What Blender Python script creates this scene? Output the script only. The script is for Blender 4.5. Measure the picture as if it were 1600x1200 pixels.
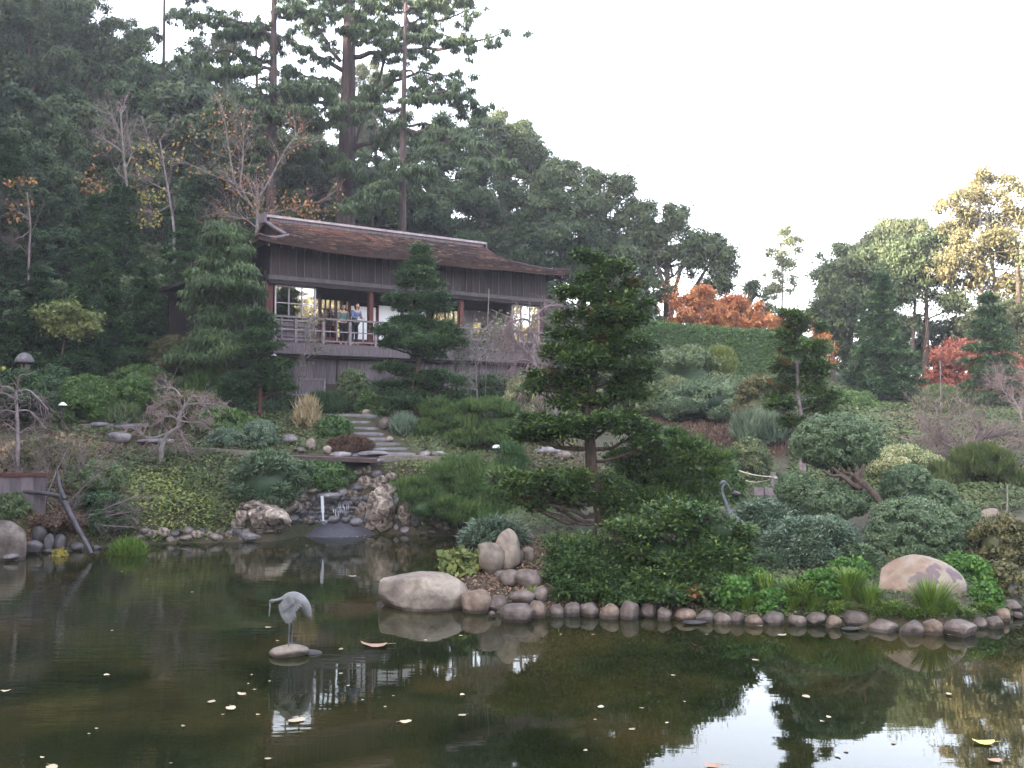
import bpy, bmesh, math, random
import numpy as np
from mathutils import Vector, Matrix

# ------------------------------------------------------------------ camera, world, sun, exposure
SC = bpy.context.scene
for o_ in list(bpy.data.objects):
    bpy.data.objects.remove(o_)
rng = np.random.default_rng(11)
random.seed(11)
FPX = 1570.0
CAMZ = 3.3
PITCH = math.atan(50 / FPX)
cam_d = bpy.data.cameras.new('camera'); cam = bpy.data.objects.new('camera', cam_d)
SC.collection.objects.link(cam)
cam.location = (0, 0, CAMZ); cam.rotation_euler = (math.pi / 2 + PITCH, 0, 0)
cam_d.sensor_width = 36; cam_d.lens = 36 * FPX / 1600
cam_d.clip_start = 0.1; cam_d.clip_end = 3000
SC.camera = cam

SUN_EL = math.radians(19); SUN_DIR = Vector((-0.90, -0.44, 0)).normalized()
wd = bpy.data.worlds.new('World'); SC.world = wd; wd.use_nodes = True
nt = wd.node_tree
bg = nt.nodes['Background']
sky = nt.nodes.new('ShaderNodeTexSky'); sky.sky_type = 'NISHITA'; sky.sun_disc = False
sky.sun_elevation = SUN_EL
sky.sun_rotation = math.atan2(SUN_DIR.x, SUN_DIR.y)
sky.air_density = 1.0; sky.dust_density = 3.0; sky.ozone_density = 0.6
veil = nt.nodes.new('ShaderNodeHueSaturation'); veil.inputs['Saturation'].default_value = 0.5   # thin white evening cloud
nt.links.new(sky.outputs[0], veil.inputs['Color']); warm = nt.nodes.new('ShaderNodeVectorMath'); warm.operation = 'MULTIPLY'; warm.inputs[1].default_value = (1.02, .995, 1.0)
nt.links.new(veil.outputs[0], warm.inputs[0]); nt.links.new(warm.outputs[0], bg.inputs[0]); bg.inputs[1].default_value = 0.15
sun_d = bpy.data.lights.new('sun', 'SUN'); sun_d.energy = 3.2; sun_d.angle = math.radians(0.5)
sun_d.color = (1.0, 0.86, 0.66)
sun = bpy.data.objects.new('sun', sun_d); SC.collection.objects.link(sun)
tosun = Vector((SUN_DIR.x * math.cos(SUN_EL), SUN_DIR.y * math.cos(SUN_EL), math.sin(SUN_EL)))
sun.rotation_euler = (-tosun).to_track_quat('-Z', 'Y').to_euler()
sun.location = tosun * 80
SC.view_settings.view_transform = 'Standard'; SC.view_settings.look = 'None'
SC.view_settings.gamma = 1; SC.view_settings.exposure = 3.5
SC.render.engine = 'CYCLES'
SC.cycles.max_bounces = 6; SC.cycles.diffuse_bounces = 3; SC.cycles.glossy_bounces = 3
SC.cycles.transmission_bounces = 4; SC.cycles.transparent_max_bounces = 8
SC.cycles.use_denoising = True
SC.cycles.caustics_reflective = False; SC.cycles.caustics_refractive = False

# ------------------------------------------------------------------ pixel <-> place
CP, SP = math.cos(PITCH), math.sin(PITCH)
def at(px, py, D):
    u = (px - 800) / FPX; v = (600 - py) / FPX
    y = CP - v * SP; z = SP + v * CP
    s = D / y
    return np.array([u * s, D, CAMZ + z * s])
def W(px, py, z=0.0):
    u = (px - 800) / FPX; v = (600 - py) / FPX
    y = CP - v * SP; zz = SP + v * CP
    s = (z - CAMZ) / zz
    return np.array([u * s, y * s, z])
def project(P):
    P = np.asarray(P, float)
    X = P[..., 0]; Y = P[..., 1]; Z = P[..., 2] - CAMZ
    f = Y * CP + Z * SP; v = -Y * SP + Z * CP
    return 800 + FPX * X / f, 600 - FPX * v / f
def mpp(D): return D / FPX

# ------------------------------------------------------------------ materials
def newmat(name):
    m = bpy.data.materials.new(name); m.use_nodes = True
    n = m.node_tree.nodes; l = m.node_tree.links
    return m, n, l, n['Principled BSDF']
def ramp(n, stops):
    r = n.new('ShaderNodeValToRGB'); cr = r.color_ramp
    while len(cr.elements) > 1: cr.elements.remove(cr.elements[-1])
    cr.elements[0].position = stops[0][0]; cr.elements[0].color = (*stops[0][1], 1)
    for p, c in stops[1:]:
        e = cr.elements.new(p); e.color = (*c, 1)
    return r
def leafmat(name, c0, c1, c2, transl=0.25, rough=0.55, spec=0.35, dead=None):
    if 'grass' in name or c1[1] > c1[0] * 1.3: c0, c1, c2 = [(c[0] * 1.5, c[1] * 1.18, c[2] * .95) for c in (c0, c1, c2)]
    m, n, l, b = newmat(name)
    at_ = n.new('ShaderNodeAttribute'); at_.attribute_name = 'tint'
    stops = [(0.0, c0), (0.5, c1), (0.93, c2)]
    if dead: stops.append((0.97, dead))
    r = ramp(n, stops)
    l.new(at_.outputs['Fac'], r.inputs[0])
    l.new(r.outputs[0], b.inputs['Base Color'])
    b.inputs['Roughness'].default_value = rough
    b.inputs['Specular IOR Level'].default_value = spec
    if transl > 0:
        t = n.new('ShaderNodeBsdfTranslucent'); mx = n.new('ShaderNodeMixShader')
        mx.inputs[0].default_value = transl
        l.new(r.outputs[0], t.inputs[0]); l.new(b.outputs[0], mx.inputs[1]); l.new(t.outputs[0], mx.inputs[2])
        l.new(mx.outputs[0], n['Material Output'].inputs[0])
    return m
def noisemat(name, stops, scale=4.0, detail=6, rough=0.85, bump=0.3, bscale=None, coord='Object', stretch=(1, 1, 1), spec=0.3, dist=0.02, distort=0.0):
    m, n, l, b = newmat(name)
    tc = n.new('ShaderNodeTexCoord'); mp = n.new('ShaderNodeMapping')
    mp.inputs['Scale'].default_value = stretch
    l.new(tc.outputs[coord], mp.inputs[0])
    tn = n.new('ShaderNodeTexNoise'); tn.inputs['Scale'].default_value = scale; tn.inputs['Detail'].default_value = detail
    tn.inputs['Roughness'].default_value = 0.62; tn.inputs['Distortion'].default_value = distort
    l.new(mp.outputs[0], tn.inputs[0])
    r = ramp(n, stops); l.new(tn.outputs[0], r.inputs[0])
    oi = n.new('ShaderNodeObjectInfo'); hs = n.new('ShaderNodeHueSaturation')
    mr = n.new('ShaderNodeMapRange'); mr.inputs[3].default_value = 0.72; mr.inputs[4].default_value = 1.28
    l.new(oi.outputs['Random'], mr.inputs[0]); l.new(mr.outputs[0], hs.inputs['Value']); l.new(r.outputs[0], hs.inputs['Color'])
    l.new(hs.outputs[0], b.inputs['Base Color'])
    b.inputs['Roughness'].default_value = rough; b.inputs['Specular IOR Level'].default_value = spec
    if bump:
        t2 = n.new('ShaderNodeTexNoise'); t2.inputs['Scale'].default_value = bscale or scale * 4; t2.inputs['Detail'].default_value = 8
        l.new(mp.outputs[0], t2.inputs[0])
        bp = n.new('ShaderNodeBump'); bp.inputs['Strength'].default_value = bump; bp.inputs['Distance'].default_value = dist
        l.new(t2.outputs[0], bp.inputs['Height']); l.new(bp.outputs[0], b.inputs['Normal'])
    return m
def wetline(m, top=.07):
    n = m.node_tree.nodes; l = m.node_tree.links; b = n['Principled BSDF']; src = b.inputs['Base Color'].links[0].from_socket
    ge = n.new('ShaderNodeNewGeometry'); sp = n.new('ShaderNodeSeparateXYZ'); l.new(ge.outputs['Position'], sp.inputs[0])
    tn = n.new('ShaderNodeTexNoise'); tn.inputs['Scale'].default_value = 7; l.new(ge.outputs['Position'], tn.inputs[0])
    ad = n.new('ShaderNodeMath'); ad.operation = 'MULTIPLY_ADD'; ad.inputs[1].default_value = -.08; l.new(tn.outputs[0], ad.inputs[0]); l.new(sp.outputs[2], ad.inputs[2])
    mr = n.new('ShaderNodeMapRange'); mr.inputs[1].default_value = top - .07; mr.inputs[2].default_value = top - .03; mr.inputs[3].default_value = .38; mr.inputs[4].default_value = 1.0; l.new(ad.outputs[0], mr.inputs[0])
    vm = n.new('ShaderNodeVectorMath'); vm.operation = 'SCALE'; l.new(src, vm.inputs[0]); l.new(mr.outputs[0], vm.inputs['Scale']); l.new(vm.outputs[0], b.inputs['Base Color'])
def flat(name, c, rough=0.7, spec=0.3, metal=0):
    m, n, l, b = newmat(name)
    b.inputs['Base Color'].default_value = (*c, 1); b.inputs['Roughness'].default_value = rough
    b.inputs['Specular IOR Level'].default_value = spec; b.inputs['Metallic'].default_value = metal
    return m

M = {}
M['hinoki'] = leafmat('hinoki_leaf', (.012, .036, .013), (.032, .082, .024), (.090, .16, .036), .2, dead=(.20, .075, .035))
M['conifer'] = leafmat('conifer_leaf', (.012, .038, .018), (.028, .078, .032), (.070, .15, .055), .15)
M['pine'] = leafmat('pine_needles', (.020, .052, .018), (.043, .098, .030), (.085, .155, .048), .25)
M['softpine'] = leafmat('soft_pine_needles', (.014, .036, .015), (.030, .068, .025), (.062, .115, .038), .2)
M['pineyel'] = leafmat('pine_needles_pale', (.05, .09, .03), (.085, .14, .045), (.13, .18, .06), .25)
M['juniper'] = leafmat('juniper_leaf', (.026, .060, .038), (.064, .125, .080), (.12, .195, .125), .15)
M['bluejuniper'] = leafmat('blue_juniper_leaf', (.028, .066, .050), (.072, .138, .108), (.15, .23, .19), .15)
M['boxwood'] = leafmat('boxwood_leaf', (.02, .055, .022), (.04, .10, .035), (.075, .15, .05), .2)
M['azalea'] = leafmat('azalea_leaf', (.022, .06, .018), (.045, .105, .03), (.09, .17, .045), .2)
M['darkshrub'] = leafmat('dark_shrub_leaf', (.012, .035, .018), (.022, .06, .026), (.045, .095, .035), .15)
M['oliveshrub'] = leafmat('olive_shrub_leaf', (.05, .055, .02), (.09, .09, .035), (.15, .13, .05), .2)
M['greyshrub'] = leafmat('grey_green_leaf', (.03, .065, .035), (.06, .11, .055), (.13, .17, .10), .2)
M['redwood'] = leafmat('redwood_needles', (.014, .036, .02), (.03, .066, .032), (.055, .10, .04), .2)
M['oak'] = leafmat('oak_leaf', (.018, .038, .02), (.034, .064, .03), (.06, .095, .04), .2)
M['oaklit'] = leafmat('oak_leaf_pale_sunlit', (.06, .085, .035), (.11, .13, .06), (.18, .18, .09), .3)  # paler copy of oak, sunlight on far crowns put into the colour
M['syc'] = leafmat('sycamore_leaf', (.11, .11, .05), (.19, .17, .08), (.28, .23, .11), .35)
M['orange'] = leafmat('orange_maple_leaf', (.24, .07, .025), (.38, .14, .045), (.50, .25, .08), .3)
M['redmaple'] = leafmat('red_maple_leaf', (.22, .055, .04), (.34, .11, .07), (.40, .19, .11), .3)
M['rustleaf'] = leafmat('rust_leaf', (.16, .07, .03), (.30, .14, .05), (.42, .24, .09), .3)
M['yelleaf'] = leafmat('yellow_leaf', (.20, .17, .03), (.34, .28, .06), (.46, .36, .10), .35)
M['limeleaf'] = leafmat('lime_leaf', (.08, .12, .03), (.16, .19, .055), (.28, .28, .10), .3)
M['variegated'] = leafmat('variegated_leaf', (.10, .15, .06), (.26, .28, .13), (.48, .46, .26), .25)
M['blond'] = leafmat('blond_twig_leaf', (.22, .17, .09), (.36, .28, .16), (.48, .40, .25), .25)
M['clover'] = leafmat('clover_leaf', (.018, .065, .012), (.035, .115, .02), (.07, .18, .03), .25)
M['grass'] = leafmat('grass_blade', (.03, .075, .014), (.06, .135, .022), (.13, .22, .045), .25)
M['gcgreen'] = leafmat('ground_cover_green', (.022, .045, .018), (.042, .078, .028), (.085, .125, .05), .2)
M['gclime'] = leafmat('ground_cover_lime', (.03, .065, .022), (.07, .115, .035), (.15, .20, .065), .2)
M['gcbrown'] = leafmat('ground_cover_brown', (.06, .04, .02), (.11, .075, .04), (.10, .12, .04), .15)
M['gcrust'] = leafmat('ground_cover_rust', (.05, .03, .022), (.09, .05, .035), (.13, .085, .055), .15)
M['litter'] = leafmat('leaf_litter', (.06, .03, .02), (.15, .08, .05), (.30, .20, .14), .0)
M['spikyblue'] = leafmat('spiky_blue_leaf', (.05, .10, .08), (.09, .16, .13), (.16, .24, .2), .2)
M['heather'] = leafmat('heather_leaf', (.12, .05, .03), (.20, .09, .05), (.28, .16, .09), .2)

M['bark'] = noisemat('bark', [(.3, (.03, .022, .018)), (.6, (.09, .065, .05)), (.8, (.15, .12, .1))], 6, stretch=(3, 3, .5), bump=.8, dist=.04)
M['redbark'] = noisemat('redwood_bark', [(.3, (.028, .020, .020)), (.6, (.078, .055, .053)), (.8, (.14, .10, .098))], 3, stretch=(3, 3, .25), bump=1.0, dist=.08)
M['palebark'] = noisemat('pale_bark', [(.3, (.10, .085, .08)), (.6, (.21, .185, .175)), (.8, (.33, .30, .28))], 5, bump=.5)
M['greybark'] = noisemat('grey_bark', [(.3, (.10, .08, .08)), (.6, (.20, .165, .17)), (.8, (.30, .26, .26))], 5, bump=.4)
M['wetwood'] = noisemat('wet_wood', [(.3, (.02, .018, .021)), (.7, (.055, .05, .058))], 5, bump=.4, rough=.5)
M['twig'] = noisemat('bare_twig', [(.3, (.13, .09, .09)), (.7, (.27, .20, .20))], 4, bump=0)
M['earth'] = noisemat('earth', [(.28, (.022, .018, .010)), (.45, (.032, .036, .014)), (.58, (.05, .035, .024)), (.75, (.04, .055, .02))], 1.6, detail=12, bump=.8, bscale=14, dist=.06)
M['stone'] = noisemat('river_stone', [(.3, (.036, .028, .024)), (.5, (.095, .074, .066)), (.72, (.19, .157, .138))], 3.5, detail=12, bump=.7, bscale=16, rough=.8)
M['brownstone'] = noisemat('brown_river_stone', [(.3, (.05, .036, .028)), (.5, (.12, .085, .065)), (.72, (.20, .155, .125))], 4.5, detail=12, bump=.7, bscale=14, rough=.8)
M['paleboulder'] = noisemat('pale_boulder', [(.28, (.075, .060, .050)), (.45, (.17, .138, .115)), (.6, (.25, .208, .17)), (.74, (.35, .30, .25))], 2.6, detail=14, bump=.7, bscale=11, rough=.85, distort=.6)
M['lavarock'] = noisemat('pitted_rock', [(.36, (.02, .017, .014)), (.45, (.11, .085, .07)), (.57, (.25, .205, .17)), (.70, (.46, .40, .34))], 3.5, detail=14, bump=1.0, bscale=9, dist=.08, rough=.9, distort=1.2)
M['darkrock'] = noisemat('dark_wet_rock', [(.3, (.03, .028, .03)), (.6, (.075, .068, .072)), (.8, (.15, .13, .13))], 4, bump=.6, rough=.5)
M['greyrock'] = noisemat('grey_rock', [(.3, (.06, .05, .055)), (.52, (.14, .125, .13)), (.75, (.27, .25, .25))], 3.5, detail=12, bump=.8, bscale=12)
M['slab'] = noisemat('step_slab', [(.3, (.06, .055, .062)), (.55, (.13, .12, .13)), (.8, (.21, .2, .21))], 3.5, detail=10, bump=.5)
M['path'] = noisemat('path_gravel', [(.3, (.10, .085, .075)), (.7, (.20, .17, .15))], 9, detail=10, bump=.4)
M['lichenboulder'] = None
M['wood_dark'] = noisemat('dark_aged_wood', [(.3, (.014, .009, .010)), (.6, (.032, .021, .023)), (.85, (.062, .043, .045))], 5, stretch=(2, 2, .3), bump=.4, rough=.8)
M['wood_red'] = noisemat('red_brown_wood', [(.3, (.055, .02, .018)), (.7, (.12, .045, .04))], 5, stretch=(3, 3, .3), bump=.3)
M['wood_grey'] = noisemat('weathered_grey_wood', [(.3, (.07, .055, .06)), (.6, (.135, .11, .12)), (.85, (.22, .18, .19))], 5, stretch=(4, 4, .4), bump=.5)
M['wood_rail'] = noisemat('weathered_rail_wood', [(.3, (.12, .095, .10)), (.7, (.24, .20, .21))], 5, bump=.3)
M['batten'] = noisemat('pale_edge_batten', [(.3, (.06, .05, .05)), (.7, (.11, .09, .095))], 5, bump=.2)
M['ridge'] = noisemat('ridge_board', [(.3, (.17, .14, .145)), (.7, (.30, .25, .26))], 4, bump=.3)
M['frame'] = noisemat('window_frame_wood', [(.3, (.25, .21, .22)), (.7, (.42, .36, .38))], 6, bump=.2)
M['shingle'] = leafmat('roof_shingle', (.022, .015, .014), (.060, .034, .028), (.145, .066, .046), 0, rough=.9, spec=.1, dead=(.12, .11, .06))
M['shoji'] = flat('shoji_paper', (.80, .78, .80), .9, .1)
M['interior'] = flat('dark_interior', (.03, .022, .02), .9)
M['glass'] = None
M['white'] = flat('white_enamel', (.72, .72, .74), .5)
M['rope'] = noisemat('rope', [(.3, (.38, .35, .30)), (.7, (.55, .5, .44))], 30, bump=.3)
M['darkmetal'] = flat('dark_metal', (.05, .045, .045), .5)
M['bronze'] = noisemat('grey_bronze', [(.3, (.10, .10, .105)), (.6, (.20, .20, .205)), (.8, (.32, .32, .325))], 9, detail=10, bump=.5, rough=.55, dist=.01)
M['bronze_dark'] = noisemat('dark_bronze', [(.3, (.05, .055, .065)), (.7, (.10, .11, .13))], 6, bump=.3, rough=.55)
M['floatleaf'] = noisemat('floating_leaf', [(.3, (.26, .20, .12)), (.6, (.42, .36, .26)), (.8, (.55, .50, .40))], 9, bump=.2)
M['floatyellow'] = noisemat('floating_yellow_leaf', [(.3, (.55, .42, .08)), (.7, (.75, .62, .18))], 9, bump=.2)
M['floatbrown'] = noisemat('floating_brown_leaf', [(.3, (.25, .14, .09)), (.7, (.48, .32, .24))], 9, bump=.2)
M['skin'] = flat('skin', (.45, .27, .20), .5)
M['hair'] = flat('black_hair', (.012, .010, .010), .4)
M['denim'] = flat('blue_denim', (.10, .13, .22), .85)
M['tealcloth'] = flat('grey_green_cloth', (.10, .15, .14), .85)
M['darkcloth'] = flat('dark_cloth', (.02, .02, .025), .85)
M['whitecloth'] = flat('white_cloth', (.6, .6, .65), .85)
M['pinkcloth'] = flat('pale_pink_cloth', (.55, .36, .34), .85)
M['whiteplate'] = flat('white_plate', (.8, .78, .75), .6)  # plain matte white, one even colour

def glassmat():
    m, n, l, b = newmat('window_glass')
    g = n.new('ShaderNodeBsdfGlossy'); g.inputs['Roughness'].default_value = 0.02; g.inputs[0].default_value = (.9, .9, .9, 1)
    t = n.new('ShaderNodeBsdfTransparent'); t.inputs[0].default_value = (.8, .82, .8, 1)
    mx = n.new('ShaderNodeMixShader'); mx.inputs[0].default_value = .68
    l.new(t.outputs[0], mx.inputs[1]); l.new(g.outputs[0], mx.inputs[2]); l.new(mx.outputs[0], n['Material Output'].inputs[0])
    tn = n.new('ShaderNodeTexNoise'); tn.inputs['Scale'].default_value = 1.6
    bp = n.new('ShaderNodeBump'); bp.inputs['Strength'].default_value = .25; bp.inputs['Distance'].default_value = .02
    tc = n.new('ShaderNodeTexCoord'); l.new(tc.outputs['Object'], tn.inputs[0])
    l.new(tn.outputs[0], bp.inputs['Height']); l.new(bp.outputs[0], g.inputs['Normal'])
    return m
M['glass'] = glassmat()
for k_ in ('stone', 'brownstone', 'paleboulder', 'greyrock', 'lavarock', 'darkrock'): wetline(M[k_])
def lichen():
    m = noisemat('lichen_boulder', [(.25, (.10, .075, .065)), (.42, (.24, .165, .12)), (.56, (.30, .25, .20)), (.74, (.42, .37, .32))], 2.2, detail=12, bump=.4, bscale=12, rough=.8)
    n = m.node_tree.nodes; l = m.node_tree.links; b = n['Principled BSDF']
    src = b.inputs['Base Color'].links[0].from_socket
    tc = n.new('ShaderNodeTexCoord'); tn = n.new('ShaderNodeTexNoise'); tn.inputs['Scale'].default_value = 4.0; tn.inputs['Detail'].default_value = 12
    l.new(tc.outputs['Object'], tn.inputs[0])
    vs = n.new('ShaderNodeVectorMath'); vs.operation = 'SUBTRACT'; vs.inputs[1].default_value = (.5, .5, .5); l.new(tn.outputs['Color'], vs.inputs[0])
    va = n.new('ShaderNodeVectorMath'); va.operation = 'MULTIPLY_ADD'; va.inputs[1].default_value = (.5, .5, .5); l.new(vs.outputs[0], va.inputs[0]); l.new(tc.outputs['Object'], va.inputs[2])
    prev = None
    for cx_, cy_, cz_, rad_ in ((-.10, -.50, .16, .21), (.05, -.42, .33, .13), (.42, -.30, .25, .16)):
        di = n.new('ShaderNodeVectorMath'); di.operation = 'DISTANCE'; di.inputs[1].default_value = (cx_, cy_, cz_); l.new(va.outputs[0], di.inputs[0])
        lt_ = n.new('ShaderNodeMapRange'); lt_.inputs[1].default_value = rad_ + .02; lt_.inputs[2].default_value = rad_ - .02; l.new(di.outputs['Value'], lt_.inputs[0])
        if prev is None: prev = lt_
        else:
            mxm = n.new('ShaderNodeMath'); mxm.operation = 'MAXIMUM'; l.new(prev.outputs[0], mxm.inputs[0]); l.new(lt_.outputs[0], mxm.inputs[1]); prev = mxm
    r = prev
    mx = n.new('ShaderNodeMix'); mx.data_type = 'RGBA'
    l.new(r.outputs[0], mx.inputs['Factor']); l.new(src, mx.inputs[6]); mx.inputs[7].default_value = (.115, .085, .09, 1)
    l.new(mx.outputs[2], b.inputs['Base Color'])
    return m
M['lichenboulder'] = lichen()
def watermat():
    m, n, l, b = newmat('pond_water')
    tc = n.new('ShaderNodeTexCoord')
    n1 = n.new('ShaderNodeTexNoise'); n1.inputs['Scale'].default_value = .55; n1.inputs['Detail'].default_value = 7; n1.inputs['Distortion'].default_value = .6
    l.new(tc.outputs['Object'], n1.inputs[0])
    r = ramp(n, [(.38, (.0065, .0092, .003)), (.5, (.0125, .0145, .0042)), (.66, (.027, .022, .007))])
    l.new(n1.outputs[0], r.inputs[0]); l.new(r.outputs[0], b.inputs['Base Color'])
    b.inputs['Roughness'].default_value = .015; b.inputs['IOR'].default_value = 1.34; b.inputs['Specular IOR Level'].default_value = .5
    mp = n.new('ShaderNodeMapping'); mp.inputs['Scale'].default_value = (.55, 2.2, 1); mp.inputs['Rotation'].default_value = (0, 0, math.radians(-14))
    l.new(tc.outputs['Object'], mp.inputs[0])
    w1 = n.new('ShaderNodeTexNoise'); w1.inputs['Scale'].default_value = 2.2; w1.inputs['Detail'].default_value = 3
    l.new(mp.outputs[0], w1.inputs[0])
    # breeze ripples on the left side of the pond
    sx = n.new('ShaderNodeSeparateXYZ'); l.new(tc.outputs['Object'], sx.inputs[0])
    mr = n.new('ShaderNodeMapRange'); mr.inputs[1].default_value = -1; mr.inputs[2].default_value = -8; mr.inputs[3].default_value = .03; mr.inputs[4].default_value = .30
    l.new(sx.outputs[0], mr.inputs[0])
    bp = n.new('ShaderNodeBump'); bp.inputs['Distance'].default_value = .018
    l.new(mr.outputs[0], bp.inputs['Strength']); l.new(w1.outputs[0], bp.inputs['Height']); l.new(bp.outputs[0], b.inputs['Normal'])
    return m
M['water'] = watermat()
def fallwater():
    m, n, l, b = newmat('falling_water')
    b.inputs['Base Color'].default_value = (.7, .72, .8, 1); b.inputs['Roughness'].default_value = .2
    b.inputs['Transmission Weight'].default_value = .5; b.inputs['IOR'].default_value = 1.33
    return m
M['fall'] = fallwater()

# ------------------------------------------------------------------ geometry collector
class Geo:
    def __init__(s): s.v = []; s.f = []; s.t = []; s.m = []; s.s = []; s.n = 0
    def add(s, V, F, t=.5, mi=0, smooth=False):
        V = np.asarray(V, float).reshape(-1, 3); F = np.asarray(F, int)
        if len(F) == 0: return s
        s.v.append(V); s.f.append(F + s.n); s.n += len(V)
        s.t.append(np.broadcast_to(np.asarray(t, float), (len(F),)))
        s.m.append(np.full(len(F), mi, int)); s.s.append(np.full(len(F), smooth, bool))
        return s
def mesh_of(name, g, mats, origin=(0, 0, 0)):
    me = bpy.data.meshes.new(name)
    V = np.concatenate(g.v) - np.asarray(origin, float)
    me.vertices.add(len(V)); me.vertices.foreach_set('co', V.astype(np.float32).ravel())
    cnt = np.concatenate([np.full(len(f), f.shape[1], int) for f in g.f])
    idx = np.concatenate([f.ravel() for f in g.f])
    me.loops.add(len(idx)); me.loops.foreach_set('vertex_index', idx.astype(np.int32))
    me.polygons.add(len(cnt))
    st = np.concatenate([[0], np.cumsum(cnt)[:-1]])
    me.polygons.foreach_set('loop_start', st.astype(np.int32))
    me.polygons.foreach_set('material_index', np.concatenate(g.m).astype(np.int32))
    me.polygons.foreach_set('use_smooth', np.concatenate(g.s))
    a = me.attributes.new('tint', 'FLOAT', 'FACE'); a.data.foreach_set('value', np.concatenate(g.t).astype(np.float32))
    for m in (mats if isinstance(mats, (list, tuple)) else [mats]): me.materials.append(m)
    me.update(calc_edges=True)
    return me
def link(name, data, parent=None, loc=(0, 0, 0), rot=(0, 0, 0), **kw):
    o = bpy.data.objects.new(name, data); SC.collection.objects.link(o)
    o.location = loc; o.rotation_euler = rot
    if parent is not None: o.parent = parent
    for k, v in kw.items():
        if v: o[k] = v
    return o
def tag(o, label=None, category=None, group=None, kind=None):
    if label: o['label'] = label
    if category: o['category'] = category
    if group: o['group'] = group
    if kind: o['kind'] = kind
    return o
def part(name, g, mats, parent, origin=None, **kw):
    """mesh whose geometry is in world space, parented to an unrotated thing"""
    og = np.array(parent.location) if origin is None else origin
    o = link(name, mesh_of(name, g, mats, og), parent, **kw)
    if parent.parent is not None: o.location = (0, 0, 0)
    return o
def sub(name, g, mats, parent, root):
    return link(name, mesh_of(name, g, mats, np.array(root.location)), parent)
def thing(name, loc, label, cat, group=None, rotz=0):
    o = link(name, None, loc=tuple(loc), rot=(0, 0, rotz))
    o.empty_display_size = .2
    return tag(o, label, cat, group)
def single(name, g, mats, loc, label, cat, group=None, rotz=0, local=False):
    o = link(name, mesh_of(name, g, mats, (0, 0, 0) if local else loc), loc=tuple(loc), rot=(0, 0, rotz))
    return tag(o, label, cat, group)
def copy_tree(o, parent=None):
    c = o.copy(); SC.collection.objects.link(c)
    if parent is not None: c.parent = parent
    for ch in [x for x in KIDS.get(o.name, [])]: copy_tree(ch, c)
    return c
KIDS = {}
def index_kids(root):
    KIDS[root.name] = list(root.children)
    for ch in KIDS[root.name]: index_kids(ch)

def norm(a): return a / np.maximum(np.linalg.norm(a, axis=-1, keepdims=True), 1e-9)
def rdir(n):
    return norm(rng.normal(size=(n, 3)))
def box(g, c, s, t=.5, mi=0, bev=0):
    x, y, z = c; a, b, d = s[0] / 2, s[1] / 2, s[2] / 2
    V = [(x + i * a, y + j * b, z + k * d) for k in (-1, 1) for j in (-1, 1) for i in (-1, 1)]
    F = [(0, 2, 3, 1), (4, 5, 7, 6), (0, 1, 5, 4), (2, 6, 7, 3), (0, 4, 6, 2), (1, 3, 7, 5)]
    g.add(V, F, t, mi); return g
def tube(g, pts, rad, sides=6, t=.5, mi=0, cap=True):
    pts = np.asarray(pts, float); n = len(pts)
    rad = np.broadcast_to(np.asarray(rad, float), (n,))
    d = np.gradient(pts, axis=0); d = norm(d)
    ref = np.array([0, 0, 1.]) if abs(d[:, 2]).mean() < .8 else np.array([1., 0, 0])
    a = norm(np.cross(d, ref)); b = np.cross(d, a)
    th = np.linspace(0, 2 * np.pi, sides, endpoint=False)
    V = pts[:, None] + rad[:, None, None] * (np.cos(th)[None, :, None] * a[:, None] + np.sin(th)[None, :, None] * b[:, None])
    i = np.arange(n - 1)[:, None] * sides; j = np.arange(sides)[None]; k = (j + 1) % sides
    F = np.stack([i + j, i + k, i + k + sides, i + j + sides], -1).reshape(-1, 4)
    g.add(V.reshape(-1, 3), F, t, mi, True)
    if cap and sides >= 4:
        for base, ring in ((0, 0), (n - 1, n - 1)):
            c = pts[ring]
            VV = np.vstack([V[ring], c[None]])
            FF = np.stack([np.arange(sides), (np.arange(sides) + 1) % sides, np.full(sides, sides)], -1)
            g.add(VV, FF, t, mi)
    return g
def wob(p0, p1, n=6, amp=.08, sag=0.0):
    p0 = np.asarray(p0, float); p1 = np.asarray(p1, float)
    s = np.linspace(0, 1, n)[:, None]; L = np.linalg.norm(p1 - p0)
    j = rng.normal(size=(n, 3)) * amp * L; j[0] = 0; j[-1] = 0
    P = p0 * (1 - s) + p1 * s + j * np.sin(s * np.pi)
    P[:, 2] -= (sag * L * np.sin(s * np.pi))[:, 0]
    return P
_ico = {}
def ico(level):
    if level not in _ico:
        bm = bmesh.new(); bmesh.ops.create_icosphere(bm, subdivisions=level, radius=1)
        V = np.array([v.co[:] for v in bm.verts]); F = np.array([[v.index for v in f.verts] for f in bm.faces]); bm.free()
        _ico[level] = (V, F)
    return _ico[level]
class SinNoise:
    def __init__(s, seed, n=10, f=1.0):
        r = np.random.default_rng(seed)
        s.k = r.normal(size=(n, 3)) * f * r.uniform(.5, 2.2, size=(n, 1)); s.p = r.uniform(0, 6.28, n); s.a = 1 / (1 + np.linalg.norm(s.k, axis=1) / f)
        s.a /= s.a.sum()
    def __call__(s, P): return (np.sin(P @ s.k.T + s.p) * s.a).sum(-1) * 1.6
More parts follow.
